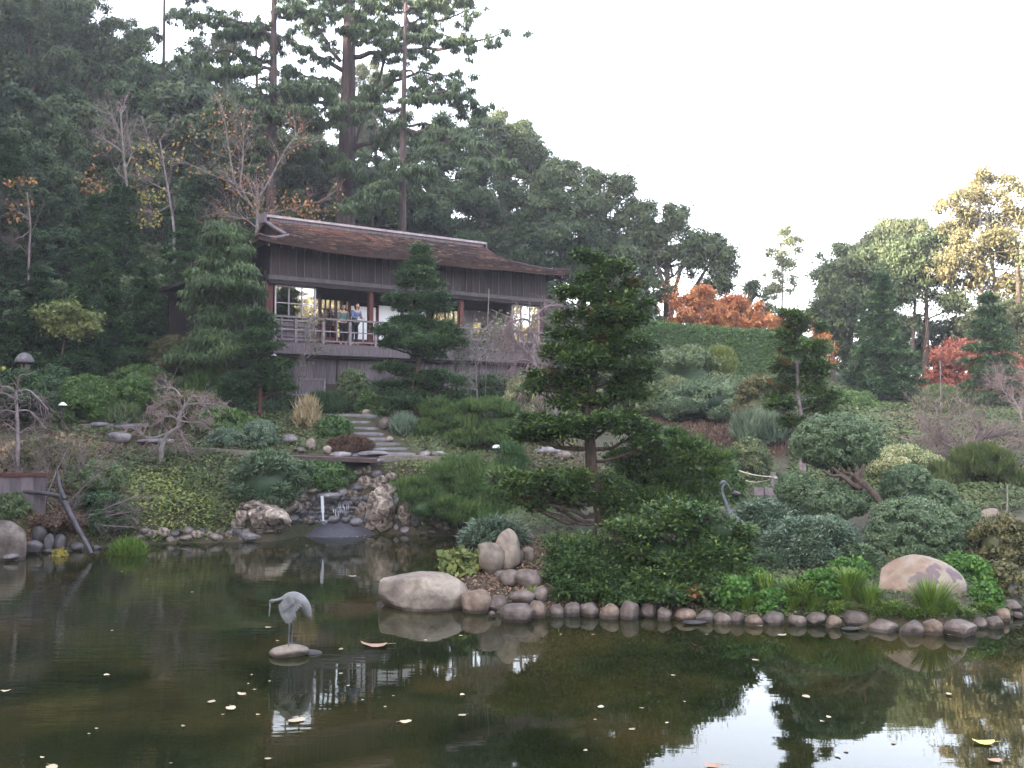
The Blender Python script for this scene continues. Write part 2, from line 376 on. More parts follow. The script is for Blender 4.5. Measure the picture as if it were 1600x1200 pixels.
def rock_mesh(seed, r=(1, 1, 1), level=3, rough=.16, facets=5, crag=0.0):
    V, F = ico(level); V = V.copy()
    R = np.random.default_rng(abs(int(seed)))
    for _ in range(facets):
        nrm = norm(R.normal(size=(1, 3)))[0]; d = R.uniform(.62, .9)
        ex = np.maximum(V @ nrm - d, 0)
        V -= ex[:, None] * nrm * .85
    V *= (1 + rough * SinNoise(seed, 10, 1.3)(V) + rough * .45 * SinNoise(seed + 1, 14, 3.5)(V))[:, None]
    if crag: V *= (1 + crag * np.abs(SinNoise(seed + 2, 24, 7)(V)) - crag * .3 + crag * .5 * SinNoise(seed + 3, 24, 14)(V))[:, None]
    return V * np.asarray(r), F

def leaves(g, P, A, N, L, Wd, t, mi=0, tri=False):
    A = norm(A); S = norm(np.cross(A, N)); n = len(P)
    L = np.broadcast_to(np.asarray(L, float), (n,))[:, None]; Wd = np.broadcast_to(np.asarray(Wd, float), (n,))[:, None] / 2
    if tri:
        V = np.stack([P - S * Wd, P + S * Wd, P + A * L], 1); F = np.arange(n * 3).reshape(n, 3)
    else:
        V = np.stack([P, P + A * L * .45 + S * Wd, P + A * L, P + A * L * .45 - S * Wd], 1); F = np.arange(n * 4).reshape(n, 4)
    g.add(V.reshape(-1, 3), F, t, mi)
def foliage(g, C, R, L, Wd, cover=1.6, style='broad', top=0.0, mi=0, tri=False, tvar=.22, shell=.35, tbias=0.0, dead=0.0, thin=False):
    """leaves spread through the outer shell of many small clumps"""
    C = np.atleast_2d(C).astype(float); R = np.broadcast_to(np.asarray(R, float), C.shape)
    dist = C[:, 1].mean() if C[:, 1].mean() > 12 else 30.
    Wd = max(Wd * 1.1, .00125 * dist); L = max(L * 1.08, .002 * dist)
    tri = tri or dist > 21
    if tri: L = L * 1.1
    area = 4 * np.pi * ((R[:, 0] * R[:, 1]) ** 1.6 / 3 + (R[:, 0] * R[:, 2]) ** 1.6 / 3 + (R[:, 1] * R[:, 2]) ** 1.6 / 3) ** (1 / 1.6)
    cnt = np.maximum((area * cover / (L * Wd * .5)).astype(int), 3)
    i = np.repeat(np.arange(len(C)), cnt); n = len(i)
    u = rdir(n)
    if thin:
        ym = np.average(C[:, 1]); ysp = C[:, 1].std() + R[:, 1].mean() * .5
        keep = (rng.random(n) > np.clip((C[i, 1] + R[i, 1] * u[:, 1] - ym) / ysp, 0, 1) * .75); i = i[keep]; u = u[keep]; n = len(i)
    if top > 0:
        fl = (rng.random(n) < top) & (u[:, 2] < 0); u[fl, 2] *= -1
    rad = 1 - np.abs(rng.normal(size=n)) * shell
    P = C[i] + R[i] * u * rad[:, None]
    O = norm(u / np.maximum(R[i], 1e-6) * R[i].mean(1, keepdims=True))
    if style == 'broad':
        N = norm(O + rdir(n) * .9); A = norm(np.cross(N, rdir(n)) + np.array([0, 0, -.25]))
    elif style == 'needle':
        A = norm(O + rdir(n) * .55 + np.array([0, 0, .35])); N = rdir(n)
    elif style == 'spray':
        A = norm(O * np.array([1, 1, .25]) + rdir(n) * .45 + np.array([0, 0, -.05])); N = norm(rdir(n) * .55 + np.array([0, 0, 1.]))
    elif style == 'hang':
        A = norm(rdir(n) * .5 + np.array([0, 0, -1.]) + O * .4); N = norm(O + rdir(n) * .7)
    elif style == 'up':
        A = norm(rdir(n) * .45 + np.array([0, 0, 1.]) + O * .5); N = norm(O + rdir(n) * .7)
    ct = rng.normal(size=len(C)) * tvar * .55
    t = np.clip(.45 + tbias + ct[i] + rng.normal(size=n) * tvar, 0, .93)
    if dead > 0:
        cd = rng.random(len(C)) < dead
        k = cd[i] & (rng.random(n) < .55); t[k] = 1.0
    leaves(g, P, A, N, L * rng.uniform(.6, 1.35, n), Wd * rng.uniform(.6, 1.3, n), t, mi, tri)
def shade_core(g, C, R, k=.72, t=.1, mi=0, level=2, seed=0):  # inner blob in the darkest leaf tint, stands in for shade inside the plant
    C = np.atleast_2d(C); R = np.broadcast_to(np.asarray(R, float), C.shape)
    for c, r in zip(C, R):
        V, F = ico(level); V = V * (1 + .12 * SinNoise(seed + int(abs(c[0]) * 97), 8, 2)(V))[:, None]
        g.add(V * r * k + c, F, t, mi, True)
def subclumps(lobes, rs, fill=1.0, inner=.45, flat=1.0):
    """lobes: list of (centre, radii) in world; many small clumps in each lobe's outer volume"""
    C = []; R = []
    for c, r in lobes:
        r = np.asarray(r, float)
        k = max(3, int(fill * 1.5 * (r[0] * r[1] * r[2]) ** (2 / 3) / (rs * rs)))
        u = rdir(k); rad = rng.uniform(inner, 1.0, k) ** .7
        C.append(np.asarray(c) + u * rad[:, None] * r * .92)
        R.append(rs * rng.uniform(.55, 1.35, (k, 1)) * np.array([1, 1, flat]))
    return np.concatenate(C), np.concatenate(R)

# ------------------------------------------------------------------ terrain
SHORE_PX = [(-900, 905), (-300, 885), (-80, 876), (0, 870), (60, 866), (130, 860), (180, 853), (260, 850), (340, 848), (430, 846),
            (470, 838), (540, 834), (620, 834), (680, 838), (740, 838), (800, 832), (830, 838), (790, 850), (730, 870), (690, 893),
            (670, 915), (600, 935), (600, 942), (700, 945), (735, 952), (770, 956), (800, 966), (850, 962), (900, 960), (1000, 964),
            (1100, 969), (1200, 974), (1300, 978), (1380, 984), (1440, 987), (1510, 988), (1550, 976), (1575, 962), (1605, 945), (1700, 925), (2000, 915)]
POND = [W(x, y)[:2] for x, y in SHORE_PX] + [np.array([34, 6.]), np.array([12, 3.2]), np.array([-12, 3.0]), np.array([-34, 5.])]
POND = np.array(POND)
def pond_sd(X, Y):
    """signed distance to the pond outline, negative on the water"""
    P = np.stack([X, Y], -1); A = POND; B = np.roll(POND, -1, 0)
    best = np.full(P.shape[:-1], 1e9); inside = np.zeros(P.shape[:-1], bool)
    for a, b in zip(A, B):
        ab = b - a; ap = P - a
        h = np.clip((ap @ ab) / (ab @ ab), 0, 1)
        best = np.minimum(best, np.linalg.norm(ap - h[..., None] * ab, axis=-1))
        c = (a[1] > P[..., 1]) != (b[1] > P[..., 1])
        xi = (b[0] - a[0]) * (P[..., 1] - a[1]) / ((b[1] - a[1]) or 1e-9) + a[0]
        inside ^= c & (P[..., 0] < xi)
    return np.where(inside, -best, best)
CTRL = [(760, 900, 18.6), (800, 860, 19.5), (935, 830, 19.2), (1100, 900, 18), (1000, 950, 17), (1300, 905, 17.6), (1250, 850, 20), (1400, 860, 19.5),
        (1550, 880, 19), (1180, 792, 24), (1240, 775, 25), (1400, 800, 23), (1500, 800, 23), (1620, 800, 23), (1050, 790, 22), (950, 770, 24), (850, 790, 23.5),
        (1100, 710, 31), (1300, 690, 32), (1050, 668, 37), (1400, 645, 40), (1550, 652, 40), (1300, 622, 48), (1500, 614, 50), (1650, 610, 55), (1480, 720, 29), (1620, 720, 29), (1800, 700, 30),
        (1000, 612, 44), (1150, 620, 44), (700, 715, 30), (650, 762, 27.8), (700, 815, 26), (790, 800, 26), (850, 700, 31), (900, 650, 37), (780, 670, 34),
        (300, 702, 30), (200, 690, 31), (450, 715, 29.6), (600, 713, 29.6), (520, 766, 27.9), (520, 800, 27.45), (490, 800, 27.35), (550, 800, 27.35), (520, 822, 27.1), (455, 790, 27.0), (585, 790, 27.0), (520, 750, 28.6), (400, 790, 27.1), (300, 775, 27.6), (300, 820, 26.3), (200, 775, 27.3), (100, 745, 27),
        (110, 810, 25), (30, 800, 24.6), (0, 690, 30), (100, 660, 33), (-200, 780, 25), (-400, 700, 28), (250, 664, 33), (350, 655, 33.5), (430, 660, 33.5),
        (570, 715, 29.8), (560, 690, 31.5), (555, 668, 33), (550, 650, 34.6), (480, 645, 34.8), (650, 652, 35), (700, 640, 36), (620, 690, 31.8),
        (300, 625, 35), (150, 600, 37), (40, 590, 36.5), (250, 535, 42), (100, 520, 42), (-100, 560, 38), (0, 480, 45), (250, 430, 50), (-300, 500, 40), (250, 360, 60), (0, 350, 58), (0, 260, 75), (200, 300, 70), (-300, 300, 55),
        (430, 618, 36.5), (650, 622, 40), (860, 620, 44), (400, 560, 44), (500, 520, 50), (700, 560, 50), (850, 580, 50),
        (500, 400, 62), (350, 380, 62), (700, 420, 62), (850, 470, 60), (1000, 520, 58), (1150, 560, 58), (1300, 605, 58), (1500, 600, 70), (1700, 600, 70)]
CX = [at(*c) for c in CTRL] + [np.array(p, float) for p in [
    (-70, 40, 24), (-60, 0, 19), (-55, -30, 17), (-110, 30, 34), (-40, 15, 12), (-38, -10, 9), (-25, 5, 3.5), (60, 40, 4), (60, 0, 2.5), (0, 0, 1.6), (-12, -1, 1.8), (12, -1, 1.6), (0, -30, 2.5), (40, -40, 3), (-30, -40, 8),
    (-60, 100, 34), (-20, 100, 20), (0, 100, 11), (30, 100, 6), (60, 100, 5), (-100, 250, 45), (0, 250, 10), (100, 250, 6), (-200, 0, 50), (200, 0, 5), (200, 300, 8), (-200, 400, 50), (0, 500, 10), (300, 500, 8), (-300, -100, 50), (300, -100, 5), (0, -100, 4)]]
CX = np.array(CX)
_K = np.linalg.norm(CX[:, None, :2] - CX[None, :, :2], axis=-1)
_A = np.block([[_K + np.eye(len(CX)) * .35 * -1, np.ones((len(CX), 1))], [np.ones((1, len(CX))), np.zeros((1, 1))]])
_Wt = np.linalg.solve(_A, np.append(CX[:, 2], 0))
_tn1, _tn2 = SinNoise(3, 16, .35), SinNoise(4, 20, 1.3)
def HT(X, Y):
    X = np.asarray(X, float); Y = np.asarray(Y, float); sh = X.shape
    X = X.ravel(); Y = Y.ravel()
    P = np.stack([X, Y], -1)
    out = np.full(len(X), _Wt[-1])
    for k in range(len(CX)):
        out += _Wt[k] * np.hypot(X - CX[k, 0], Y - CX[k, 1])
    P3 = np.stack([X, Y, X * 0], -1)
    out += .10 * _tn1(P3) + .05 * _tn2(P3)
    sd = pond_sd(X, Y)
    s = np.clip(sd / .7, 0, 1); s = s * s * (3 - 2 * s)
    out = np.minimum(out, 26 + (out - 26) * .35)
    land = np.maximum(out, .12) * s + (.06) * (1 - s)
    deep = -.9 * np.clip(-sd / 1.2, 0, 1) ** .7 - .02
    return np.where(sd > 0, land, np.where(sd > -.05, -.01, deep)).reshape(sh)
def hz(x, y): return float(HT(np.array([x]), np.array([y]))[0])
_DD = np.concatenate([np.arange(9, 70, .12), np.arange(70, 160, .6)])
def ground(px, py):
    """where the sight line of a pixel meets the ground"""
    p1 = at(px, py, 1.0); d = p1 - np.array([0, 0, CAMZ])
    P = np.array([0, 0, CAMZ]) + _DD[:, None] * d
    h = HT(P[:, 0], P[:, 1]); k = np.nonzero(P[:, 2] < h)[0]
    if len(k) == 0: i = len(_DD) - 1
    else: i = k[0]
    return np.array([P[i, 0], P[i, 1], h[i]])
def spaced(a, b, fine0, fine1, step, n):
    left = fine0 - (np.linspace(1, 0, n, endpoint=False) ** 2.2) * (fine0 - a)
    right = fine1 + (np.linspace(1, 0, n, endpoint=False)[::-1] ** 2.2 if False else (np.arange(1, n + 1) / n) ** 2.2) * (b - fine1)
    return np.concatenate([left, np.arange(fine0, fine1, step), right])
gx = spaced(-260, 260, -24, 30, .28, 40); gy = spaced(-130, 420, 14.5, 50, .25, 40)
GX, GY = np.meshgrid(gx, gy)
GZ = HT(GX, GY)
GSD = pond_sd(GX, GY)
def _bil(G, X, Y):
    i = np.clip(np.searchsorted(gy, Y) - 1, 0, len(gy) - 2); j = np.clip(np.searchsorted(gx, X) - 1, 0, len(gx) - 2)
    u = np.clip((X - gx[j]) / (gx[j + 1] - gx[j]), 0, 1); v = np.clip((Y - gy[i]) / (gy[i + 1] - gy[i]), 0, 1)
    return G[i, j] * (1 - u) * (1 - v) + G[i, j + 1] * u * (1 - v) + G[i + 1, j] * (1 - u) * v + G[i + 1, j + 1] * u * v
def HT(X, Y): return _bil(GZ, np.asarray(X, float), np.asarray(Y, float))
def pond_sd(X, Y, exact=pond_sd): return _bil(GSD, np.asarray(X, float), np.asarray(Y, float))
g = Geo(); nx, ny = len(gx), len(gy)
ii, jj = np.meshgrid(np.arange(ny - 1), np.arange(nx - 1), indexing='ij'); q = (ii * nx + jj).ravel()
g.add(np.stack([GX, GY, GZ], -1).reshape(-1, 3), np.stack([q, q + 1, q + nx + 1, q + nx], -1), .5, 0, True)
link('ground', mesh_of('ground', g, M['earth']), kind='structure')
# water sheet follows the pond outline with a little margin under the banks
bm = bmesh.new(); cxy = POND.mean(0)
PW = []
for k in range(len(POND)):
    a, b, c = POND[k - 1], POND[k], POND[(k + 1) % len(POND)]
    t_ = norm((c - a)[None])[0]; nn = np.array([-t_[1], t_[0]])
    if pond_sd(np.array([b[0] + nn[0] * .1]), np.array([b[1] + nn[1] * .1]))[0] < 0: nn = -nn
    PW.append(b + nn * .15)
vs = [bm.verts.new((p[0], p[1], 0)) for p in PW]
f_ = bm.faces.new(vs); bmesh.ops.triangulate(bm, faces=[f_])
bmesh.ops.recalc_face_normals(bm, faces=bm.faces)
for f in bm.faces:
    if f.normal.z < 0: f.normal_flip()
me = bpy.data.meshes.new('pond_water'); bm.to_mesh(me); bm.free(); me.materials.append(M['water'])
link('pond_water', me, kind='structure')
#==PART2==
# ------------------------------------------------------------------ the wooden house
P0 = at(430, 600, 36.0)
HR = math.atan2(.6, .8); HZ = 3.9
house = thing('wooden_house', (P0[0], P0[1], HZ), 'dark wooden Japanese house with shingled hip and gable roof and long balcony', 'house', rotz=HR)
def hw(a, s, z): # house coordinates to world
    return np.array([P0[0] + .8 * a - .6 * s, P0[1] + .6 * a + .8 * s, z])
def hp(name, g, mats, parent=house, **kw):
    return link(name, mesh_of(name, g, mats), parent, **kw)
def hbox(name, a0, a1, s0, s1, z0, z1, mat, parent=house):
    g = Geo(); box(g, ((a0 + a1) / 2, (s0 + s1) / 2, (z0 + z1) / 2 - HZ), (a1 - a0, s1 - s0, z1 - z0)); return hp(name, g, M[mat] if isinstance(mat, str) else mat, parent)
def rep(name, me, locs, parent=house):
    for l in locs:
        link(name, me, parent, loc=l)
def bme(name, size, mat, jig=0):
    g = Geo(); box(g, (0, 0, 0), size); return mesh_of(name, g, M[mat])
A1 = 12.4
# base wall of upright planks under the deck
pl = bme('base_plank', (.172, .035, 1.95), 'wood_grey'); pl2 = bme('base_plank', (.172, .05, 1.95), 'wood_grey')
for k in range(69):
    link('plank', pl if k % 3 else pl2, house, loc=(.12 + .18 * k, .38 + random.uniform(-.006, .006), 4.45 - HZ + random.uniform(-.01, .01)))
for k in range(22): link('plank', pl, house, loc=(-.02, .52 + .18 * k, 4.45 - HZ), rot=(0, 0, math.pi / 2))
hbox('base_core', .03, A1, .45, 5.8, 3.2, 5.43, 'wood_dark')
for a in (2.62, 5.3, 8.0, 10.7): hbox('cover_strip', a - .03, a + .03, .325, .352, 3.7, 5.42, 'wood_dark')
hbox('sill_board', .03, A1, .31, .358, 4.02, 4.10, 'wood_rail')
# small hatch low in the base wall
hatch = hbox('hatch', 1.12, 2.05, .30, .348, 4.12, 4.62, 'wood_grey')
hbox('hatch_frame', 1.06, 2.11, .28, .346, 4.63, 4.70, 'wood_rail')
hbox('hatch_frame', 1.06, 1.115, .28, .346, 4.08, 4.627, 'wood_rail'); hbox('hatch_frame', 2.055, 2.11, .28, .346, 4.08, 4.627, 'wood_rail')
hbox('hatch_opening_shade', 2.16, 2.7, .30, .318, 4.15, 4.5, 'interior')  # dark plate, the shade of a gap put into its colour
# deck
hbox('deck_fascia', -.12, A1 + .15, -.10, .0, 5.55, 5.95, 'wood_grey')
hbox('deck_fascia', -.12, -.02, .003, 4.6, 5.56, 5.95, 'wood_grey')
hbox('lower_beam', 0, A1, .02, .30, 5.46, 5.57, 'wood_dark')
dk = bme('deck_board', (A1 + .2, .135, .045), 'wood_grey')
for k in range(10): link('deck_board', dk, house, loc=(A1 / 2, .09 + .142 * k, 5.962 - HZ))
# balcony rail
hbox('top_rail', -.12, A1 + .1, -.07, .02, 6.86, 6.925, 'wood_rail')
hbox('top_rail', -.11, -.03, .023, 4.4, 6.86, 6.925, 'wood_rail')
hbox('bottom_rail', -.1, A1 + .1, -.05, .0, 6.05, 6.10, 'wood_rail')
hbox('middle_rail', -.1, A1 + .1, -.04, -.005, 6.42, 6.46, 'wood_rail')
hbox('bottom_rail', -.09, -.04, .01, 4.4, 6.05, 6.10, 'wood_rail')
rp = bme('rail_post', (.095, .095, .97), 'wood_rail'); bl = bme('baluster', (.045, .04, .80), 'wood_rail')
for k in range(12):
    a = -.34 + 1.1 * k
    if a > -.1: link('rail_post', rp, house, loc=(a, -.025, 6.34 - HZ))
    link('baluster', bl, house, loc=(a + .55, -.05, 6.455 - HZ))
link('rail_post', rp, house, loc=(-.06, -.02, 6.34 - HZ))
for k in range(1, 9): link('baluster', bl, house, loc=(-.065, .5 * k, 6.455 - HZ))
# main posts and beam
for a in (-.16, 3.98, 8.16, 12.3):
    w = .17 if a < 0 else .11
    hbox('post', a - w, a + w * .6, .12, .32, 5.985, 8.17, 'wood_red')
for a in (.05, .32, .6): pass
for s in (1.4, 2.3, 3.2): hbox('side_post', -.22, -.10, s, s + .1, 5.985, 8.16, 'frame')
hbox('main_beam', -.32, A1 + .3, -.10, .12, 8.20, 8.36, 'batten')
hbox('beam_underside', -.30, A1 + .3, -.06, .34, 8.05, 8.197, 'wood_dark')
hbox('side_beam', -.32, -.12, .345, 5.9, 8.19, 8.35, 'wood_dark')
# upper wall of boards and battens
ub = bme('wall_board', (.322, .03, 1.06), 'wood_dark')
for k in range(39): link('wall_board', ub, house, loc=(-.04 + .326 * k, .03 + random.uniform(-.004, .004), 8.90 - HZ))
bt = bme('batten', (.03, .022, 1.0), 'batten')
for k in range(39): link('batten', bt, house, loc=(-.2 + .326 * k, .002, 8.87 - HZ))
for k in range(18): link('wall_board', ub, house, loc=(-.22, .23 + .326 * k, 8.90 - HZ), rot=(0, 0, math.pi / 2))
for k in range(18): link('wall_board', ub, house, loc=(A1 + .1, .23 + .326 * k, 8.90 - HZ), rot=(0, 0, math.pi / 2))
hbox('attic_core', -.18, A1 + .06, .07, 5.9, 8.4, 9.55, 'wood_dark')
hbox('balcony_ceiling', -.2, A1, .345, 5.9, 8.3, 8.39, 'wood_dark')
# rear and side walls
hbox('rear_wall', -.2, A1, 5.9, 6.0, 4.0, 9.5, 'wood_dark')
hbox('end_wall', A1 + .001, A1 + .08, 1.6, 5.89, 4.0, 8.35, 'wood_dark')
hbox('end_wall', A1 + .001, A1 + .08, .36, 1.59, 3.9, 8.04, 'wood_dark')
hbox('side_wall', -.15, -.05, 1.5, 5.89, 5.99, 8.18, 'wood_dark')
# interior wall behind the balcony
iw = 1.30
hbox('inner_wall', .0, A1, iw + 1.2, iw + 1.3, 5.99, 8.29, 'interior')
hbox('inner_lintel', 0, A1, iw, iw + .1, 7.80, 8.0, 'wood_dark'); hbox('inner_board', 0, A1, iw + .02, iw + .07, 8.003, 8.29, 'wood_dark')
def panel(a0, a1, z0, z1, mat, red=True, grid=(1, 1)):
    if red: hbox('door_base', a0, a1, iw + .02, iw + .06, 5.99, z0 - .003, 'wood_red')
    w = hbox('sliding_door', a0 + .03, a1 - .03, iw + .035, iw + .05, z0, z1, mat)
    for k in range(grid[0] + 1):
        a = a0 + (a1 - a0) * k / grid[0]
        hbox('door_stile', a - .025, a + .025, iw, iw + .033, z0, z1, 'wood_red', None or house)
    for k in range(1, grid[1]):
        z = z0 + (z1 - z0) * k / grid[1]; hbox('door_bar', a0 + .03, a1 - .03, iw + .01, iw + .031, z - .012, z + .012, 'wood_red')
panel(1.75, 2.35, 6.35, 7.78, 'glass', True, (2, 4)); panel(2.42, 3.02, 6.35, 7.78, 'glass', True, (3, 4)); panel(3.08, 3.6, 6.35, 7.78, 'glass', True, (2, 4))
panel(3.68, 4.85, 6.32, 7.62, 'shoji'); panel(4.92, 5.98, 6.32, 7.72, 'shoji', False); panel(6.06, 7.2, 6.32, 7.72, 'shoji', False)
panel(7.3, 8.1, 6.3, 7.72, 'glass', True, (2, 3)); panel(8.12, 8.95, 6.3, 7.72, 'glass', True, (2, 3))
for k in range(11): hbox('inner_plank', 9.0 + .255 * k, 9.247 + .255 * k, iw, iw + .04, 5.99, 7.79, 'wood_grey')
hbox('inner_window', 9.5, 11.2, iw - .03, iw - .005, 6.7, 7.3, 'glass')
gd = Geo(); box(gd, (3.15, .95, 7.32 - HZ), (.2, .02, .12)); hp('small_sign_plate', gd, M['whiteplate'])
# end windows on the balcony front
def window(a0, a1, z0, z1, cols, rows, s=.16):
    w = hbox('window', a0, a1, s - .012, s + .012, z0, z1, 'glass')
    for k in range(cols + 1):
        a = a0 + (a1 - a0) * k / cols; t = .03 if k in (0, cols) else .016
        hbox('window_bar', a - t, a + t, s - .05, s - .014, z0, z1, 'frame', house)
    for k in range(rows + 1):
        z = z0 + (z1 - z0) * k / rows; t = .028 if k in (0, rows) else .014
        hbox('window_rail', a0 + .03, a1 - .03, s - .045, s - .016, z - t, z + t, 'frame', house)
window(.04, 1.60, 6.78, 8.02, 3, 2)
window(10.72, 12.15, 6.5, 8.02, 3, 1)
for k in range(4): hbox('apron_board', .02, 1.62, .14, .17, 6.0 + .185 * k, 6.165 + .185 * k, 'wood_grey')
for k in range(3): hbox('apron_board', 10.7, 12.17, .14, .17, 6.0 + .165 * k, 6.15 + .165 * k, 'wood_grey')
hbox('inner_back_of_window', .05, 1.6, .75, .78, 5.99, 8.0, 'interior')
# roof
def prof(d):
    return np.interp(d, [0, .9, 2, 3, 3.9], [9.36, 9.62, 10.02, 10.47, 10.93])
def rz(a, s, main):
    a = np.asarray(a, float); s = np.asarray(s, float)
    de = np.minimum(a + 1.05, 13.1 - a); df = np.minimum(s + .9, 6.9 - s)
    d = df if main else np.minimum(de, df)
    d = np.broadcast_to(d, np.broadcast(a, s).shape)
    lift = .20 * np.exp(-np.maximum(de, 0) / .9) * np.exp(-np.maximum(df, 0) / .9)
    sg = .03 * np.sin(a * 1.3 + 1) * np.exp(-df)
    return prof(d) + lift + sg - HZ
def sheet(a_, s_, main, th=.13):
    A, S = np.meshgrid(a_, s_); Z = rz(A, S, main); g = Geo(); nx = len(a_); ny = len(s_)
    ii, jj = np.meshgrid(np.arange(ny - 1), np.arange(nx - 1), indexing='ij'); q = (ii * nx + jj).ravel()
    F = np.stack([q, q + 1, q + nx + 1, q + nx], -1); V = np.stack([A, S, Z], -1).reshape(-1, 3); V2 = V - [0, 0, th]
    g.add(V, F, .25, 0); g.add(V2, F[:, ::-1], .2, 1)
    rim = list(range(nx)) + [r * nx + nx - 1 for r in range(1, ny)] + [(ny - 1) * nx + c for c in range(nx - 2, -1, -1)] + [r * nx for r in range(ny - 2, 0, -1)]
    m_ = len(rim); RV = np.concatenate([V[rim], V2[rim]]); k = np.arange(m_)
    g.add(RV, np.stack([k, (k + 1) % m_, (k + 1) % m_ + m_, k + m_], -1), .3, 0)
    return g
hp('roof', sheet(np.linspace(.82, 11.25, 40), np.concatenate([np.linspace(-.9, 6.9, 40)]), True), [M['shingle'], M['wood_dark']])
roofp = [hp('roof_skirt', sheet(np.linspace(-1.05, 1.0, 12), np.linspace(-.9, 6.9, 30), False, .12), [M['shingle'], M['wood_dark']]),
         hp('roof_skirt', sheet(np.linspace(11.05, 13.1, 12), np.linspace(-.9, 6.9, 30), False, .12), [M['shingle'], M['wood_dark']])]
gs = Geo(); shn = SinNoise(21, 14, 1.1); vv = []; ff = []; tt = []
def shingle_at(a0, a1, s0, s1, main):
    n0 = sum(map(len, vv))
    up = .045 + .035 * random.random(); jit = random.uniform(-.03, .03)
    s0 += jit
    za, zb = rz(np.array([a0, a1]), np.array([s0, s0]), main); zc, zd = rz(np.array([a1, a0]), np.array([s1, s1]), main)
    V = [(a0, s0, za + up), (a1, s0, zb + up), (a1, s1, zc + .012), (a0, s1, zd + .012), (a0, s0, za - .01), (a1, s0, zb - .01)]
    vv.append(V); ff.extend([[n0, n0 + 1, n0 + 2, n0 + 3], [n0 + 4, n0 + 5, n0 + 1, n0]])
    q = shn(np.array([[a0, s0 * 2, 0.]]))[0]
    t = float(np.clip(.40 + .7 * q + random.gauss(0, .3), 0, .93))
    if s0 < .1 and random.random() < .45: t = .15 + .1 * random.random()
    if random.random() < .04: t = 1.0
    tt.extend([t, t * .7])
srow = -.93
while srow < 2.8:
    main = True
    d = srow + .9
    a = (-1.05 + max(d, 0)) if d < 2.05 else .84
    end = (13.1 - max(d, 0)) if d < 2.05 else 11.24
    while a < end:
        w = random.uniform(.14, .34); a1 = min(a + w, end)
        mid = (a + a1) / 2
        ismain = mid > 1.0 and mid < 11.05 or d > 2.05
        shingle_at(a + .006, a1 - .006, srow, srow + .27, ismain); a = a1
    srow += .16
gs.add(np.concatenate(vv), np.array(ff), np.array(tt), 0)
hp('roof_shingles', gs, M['shingle'], kind='stuff')
# left end skirt shingles
vv = []; ff = []; tt = []
d = -.03
while d < 1.9:
    s = -.9 + max(d, 0)
    while s < 6.9 - d:
        w = random.uniform(.12, .25); a0 = -1.05 + d; n0 = sum(map(len, vv)); s1 = min(s + w, 6.9 - d)
        z0 = float(rz(a0, s, False)); z1 = float(rz(a0 + .24, s, False)); z2 = float(rz(a0, s1, False)); z3 = float(rz(a0 + .24, s1, False))
        vv.append([(a0, s, z0 + .04), (a0, s1, z2 + .04), (a0 + .24, s1, z3 + .012), (a0 + .24, s, z1 + .012), (a0, s, z0 - .01), (a0, s1, z2 - .01)])
        ff.extend([[n0, n0 + 3, n0 + 2, n0 + 1], [n0 + 4, n0, n0 + 1, n0 + 5]]); t = random.uniform(.1, .6); tt.extend([t, t * .7]); s = s1
    d += .14
ge = Geo(); ge.add(np.concatenate(vv), np.array(ff), np.array(tt), 0); hp('end_shingles', ge, M['shingle'], kind='stuff')
for a in (1.03, 11.02):
    g_ = Geo(); zt = float(prof(3.75)) - HZ; zb = float(prof(2.0)) - HZ
    V = [(a - .03, 1.15, zb), (a - .03, 4.85, zb), (a - .03, 3.0, zt), (a + .03, 1.15, zb), (a + .03, 4.85, zb), (a + .03, 3.0, zt)]
    g_.add(V, [(0, 1, 2), (5, 4, 3)]); g_.add(V, [(0, 3, 4, 1), (1, 4, 5, 2), (2, 5, 3, 0)]); hp('gable_wall', g_, M['wood_dark'])
hbox('ridge_board', .95, 11.1, 2.78, 3.22, 10.86, 11.0, 'wood_grey'); hbox('ridge_cap', .80, 11.2, 2.70, 3.30, 11.003, 11.10, 'ridge')
hbox('ridge_end', .68, .80, 2.72, 3.28, 10.80, 11.16, 'wood_grey'); hbox('ridge_end', 11.2, 11.3, 2.76, 3.24, 10.82, 11.12, 'wood_grey')
g_ = Geo(); tube(g_, [(-1.0, -.85, 9.60 - HZ), (-.5, -.35, 9.62 - HZ), (.2, .35, 9.80 - HZ), (.95, 1.1, 10.07 - HZ)], [.06, .07, .07, .07], 6); hp('hip_ridge', g_, M['wood_grey'])
g_ = Geo(); tube(g_, [(13.05, -.85, 9.60 - HZ), (12.5, -.3, 9.62 - HZ), (11.8, .4, 9.82 - HZ), (11.1, 1.1, 10.07 - HZ)], [.05, .06, .06, .06], 6); hp('hip_ridge', g_, M['wood_dark'])
# barge boards of the left gable
g_ = Geo(); tube(g_, [(.80, .95, 10.06 - HZ), (.80, 2.0, 10.47 - HZ), (.8, 2.9, 10.88 - HZ)], [.08] * 3, 4); hp('barge_board', g_, M['wood_grey'])
rf = bme('rafter_end', (.07, .85, .09), 'wood_grey')
for k in range(30): link('rafter', rf, house, loc=(-.6 + .46 * k, -.36, 9.40 - HZ), rot=(math.radians(14), 0, 0))
for o in list(house.children):
    if o.name.startswith('window_bar') or o.name.startswith('window_rail'): pass
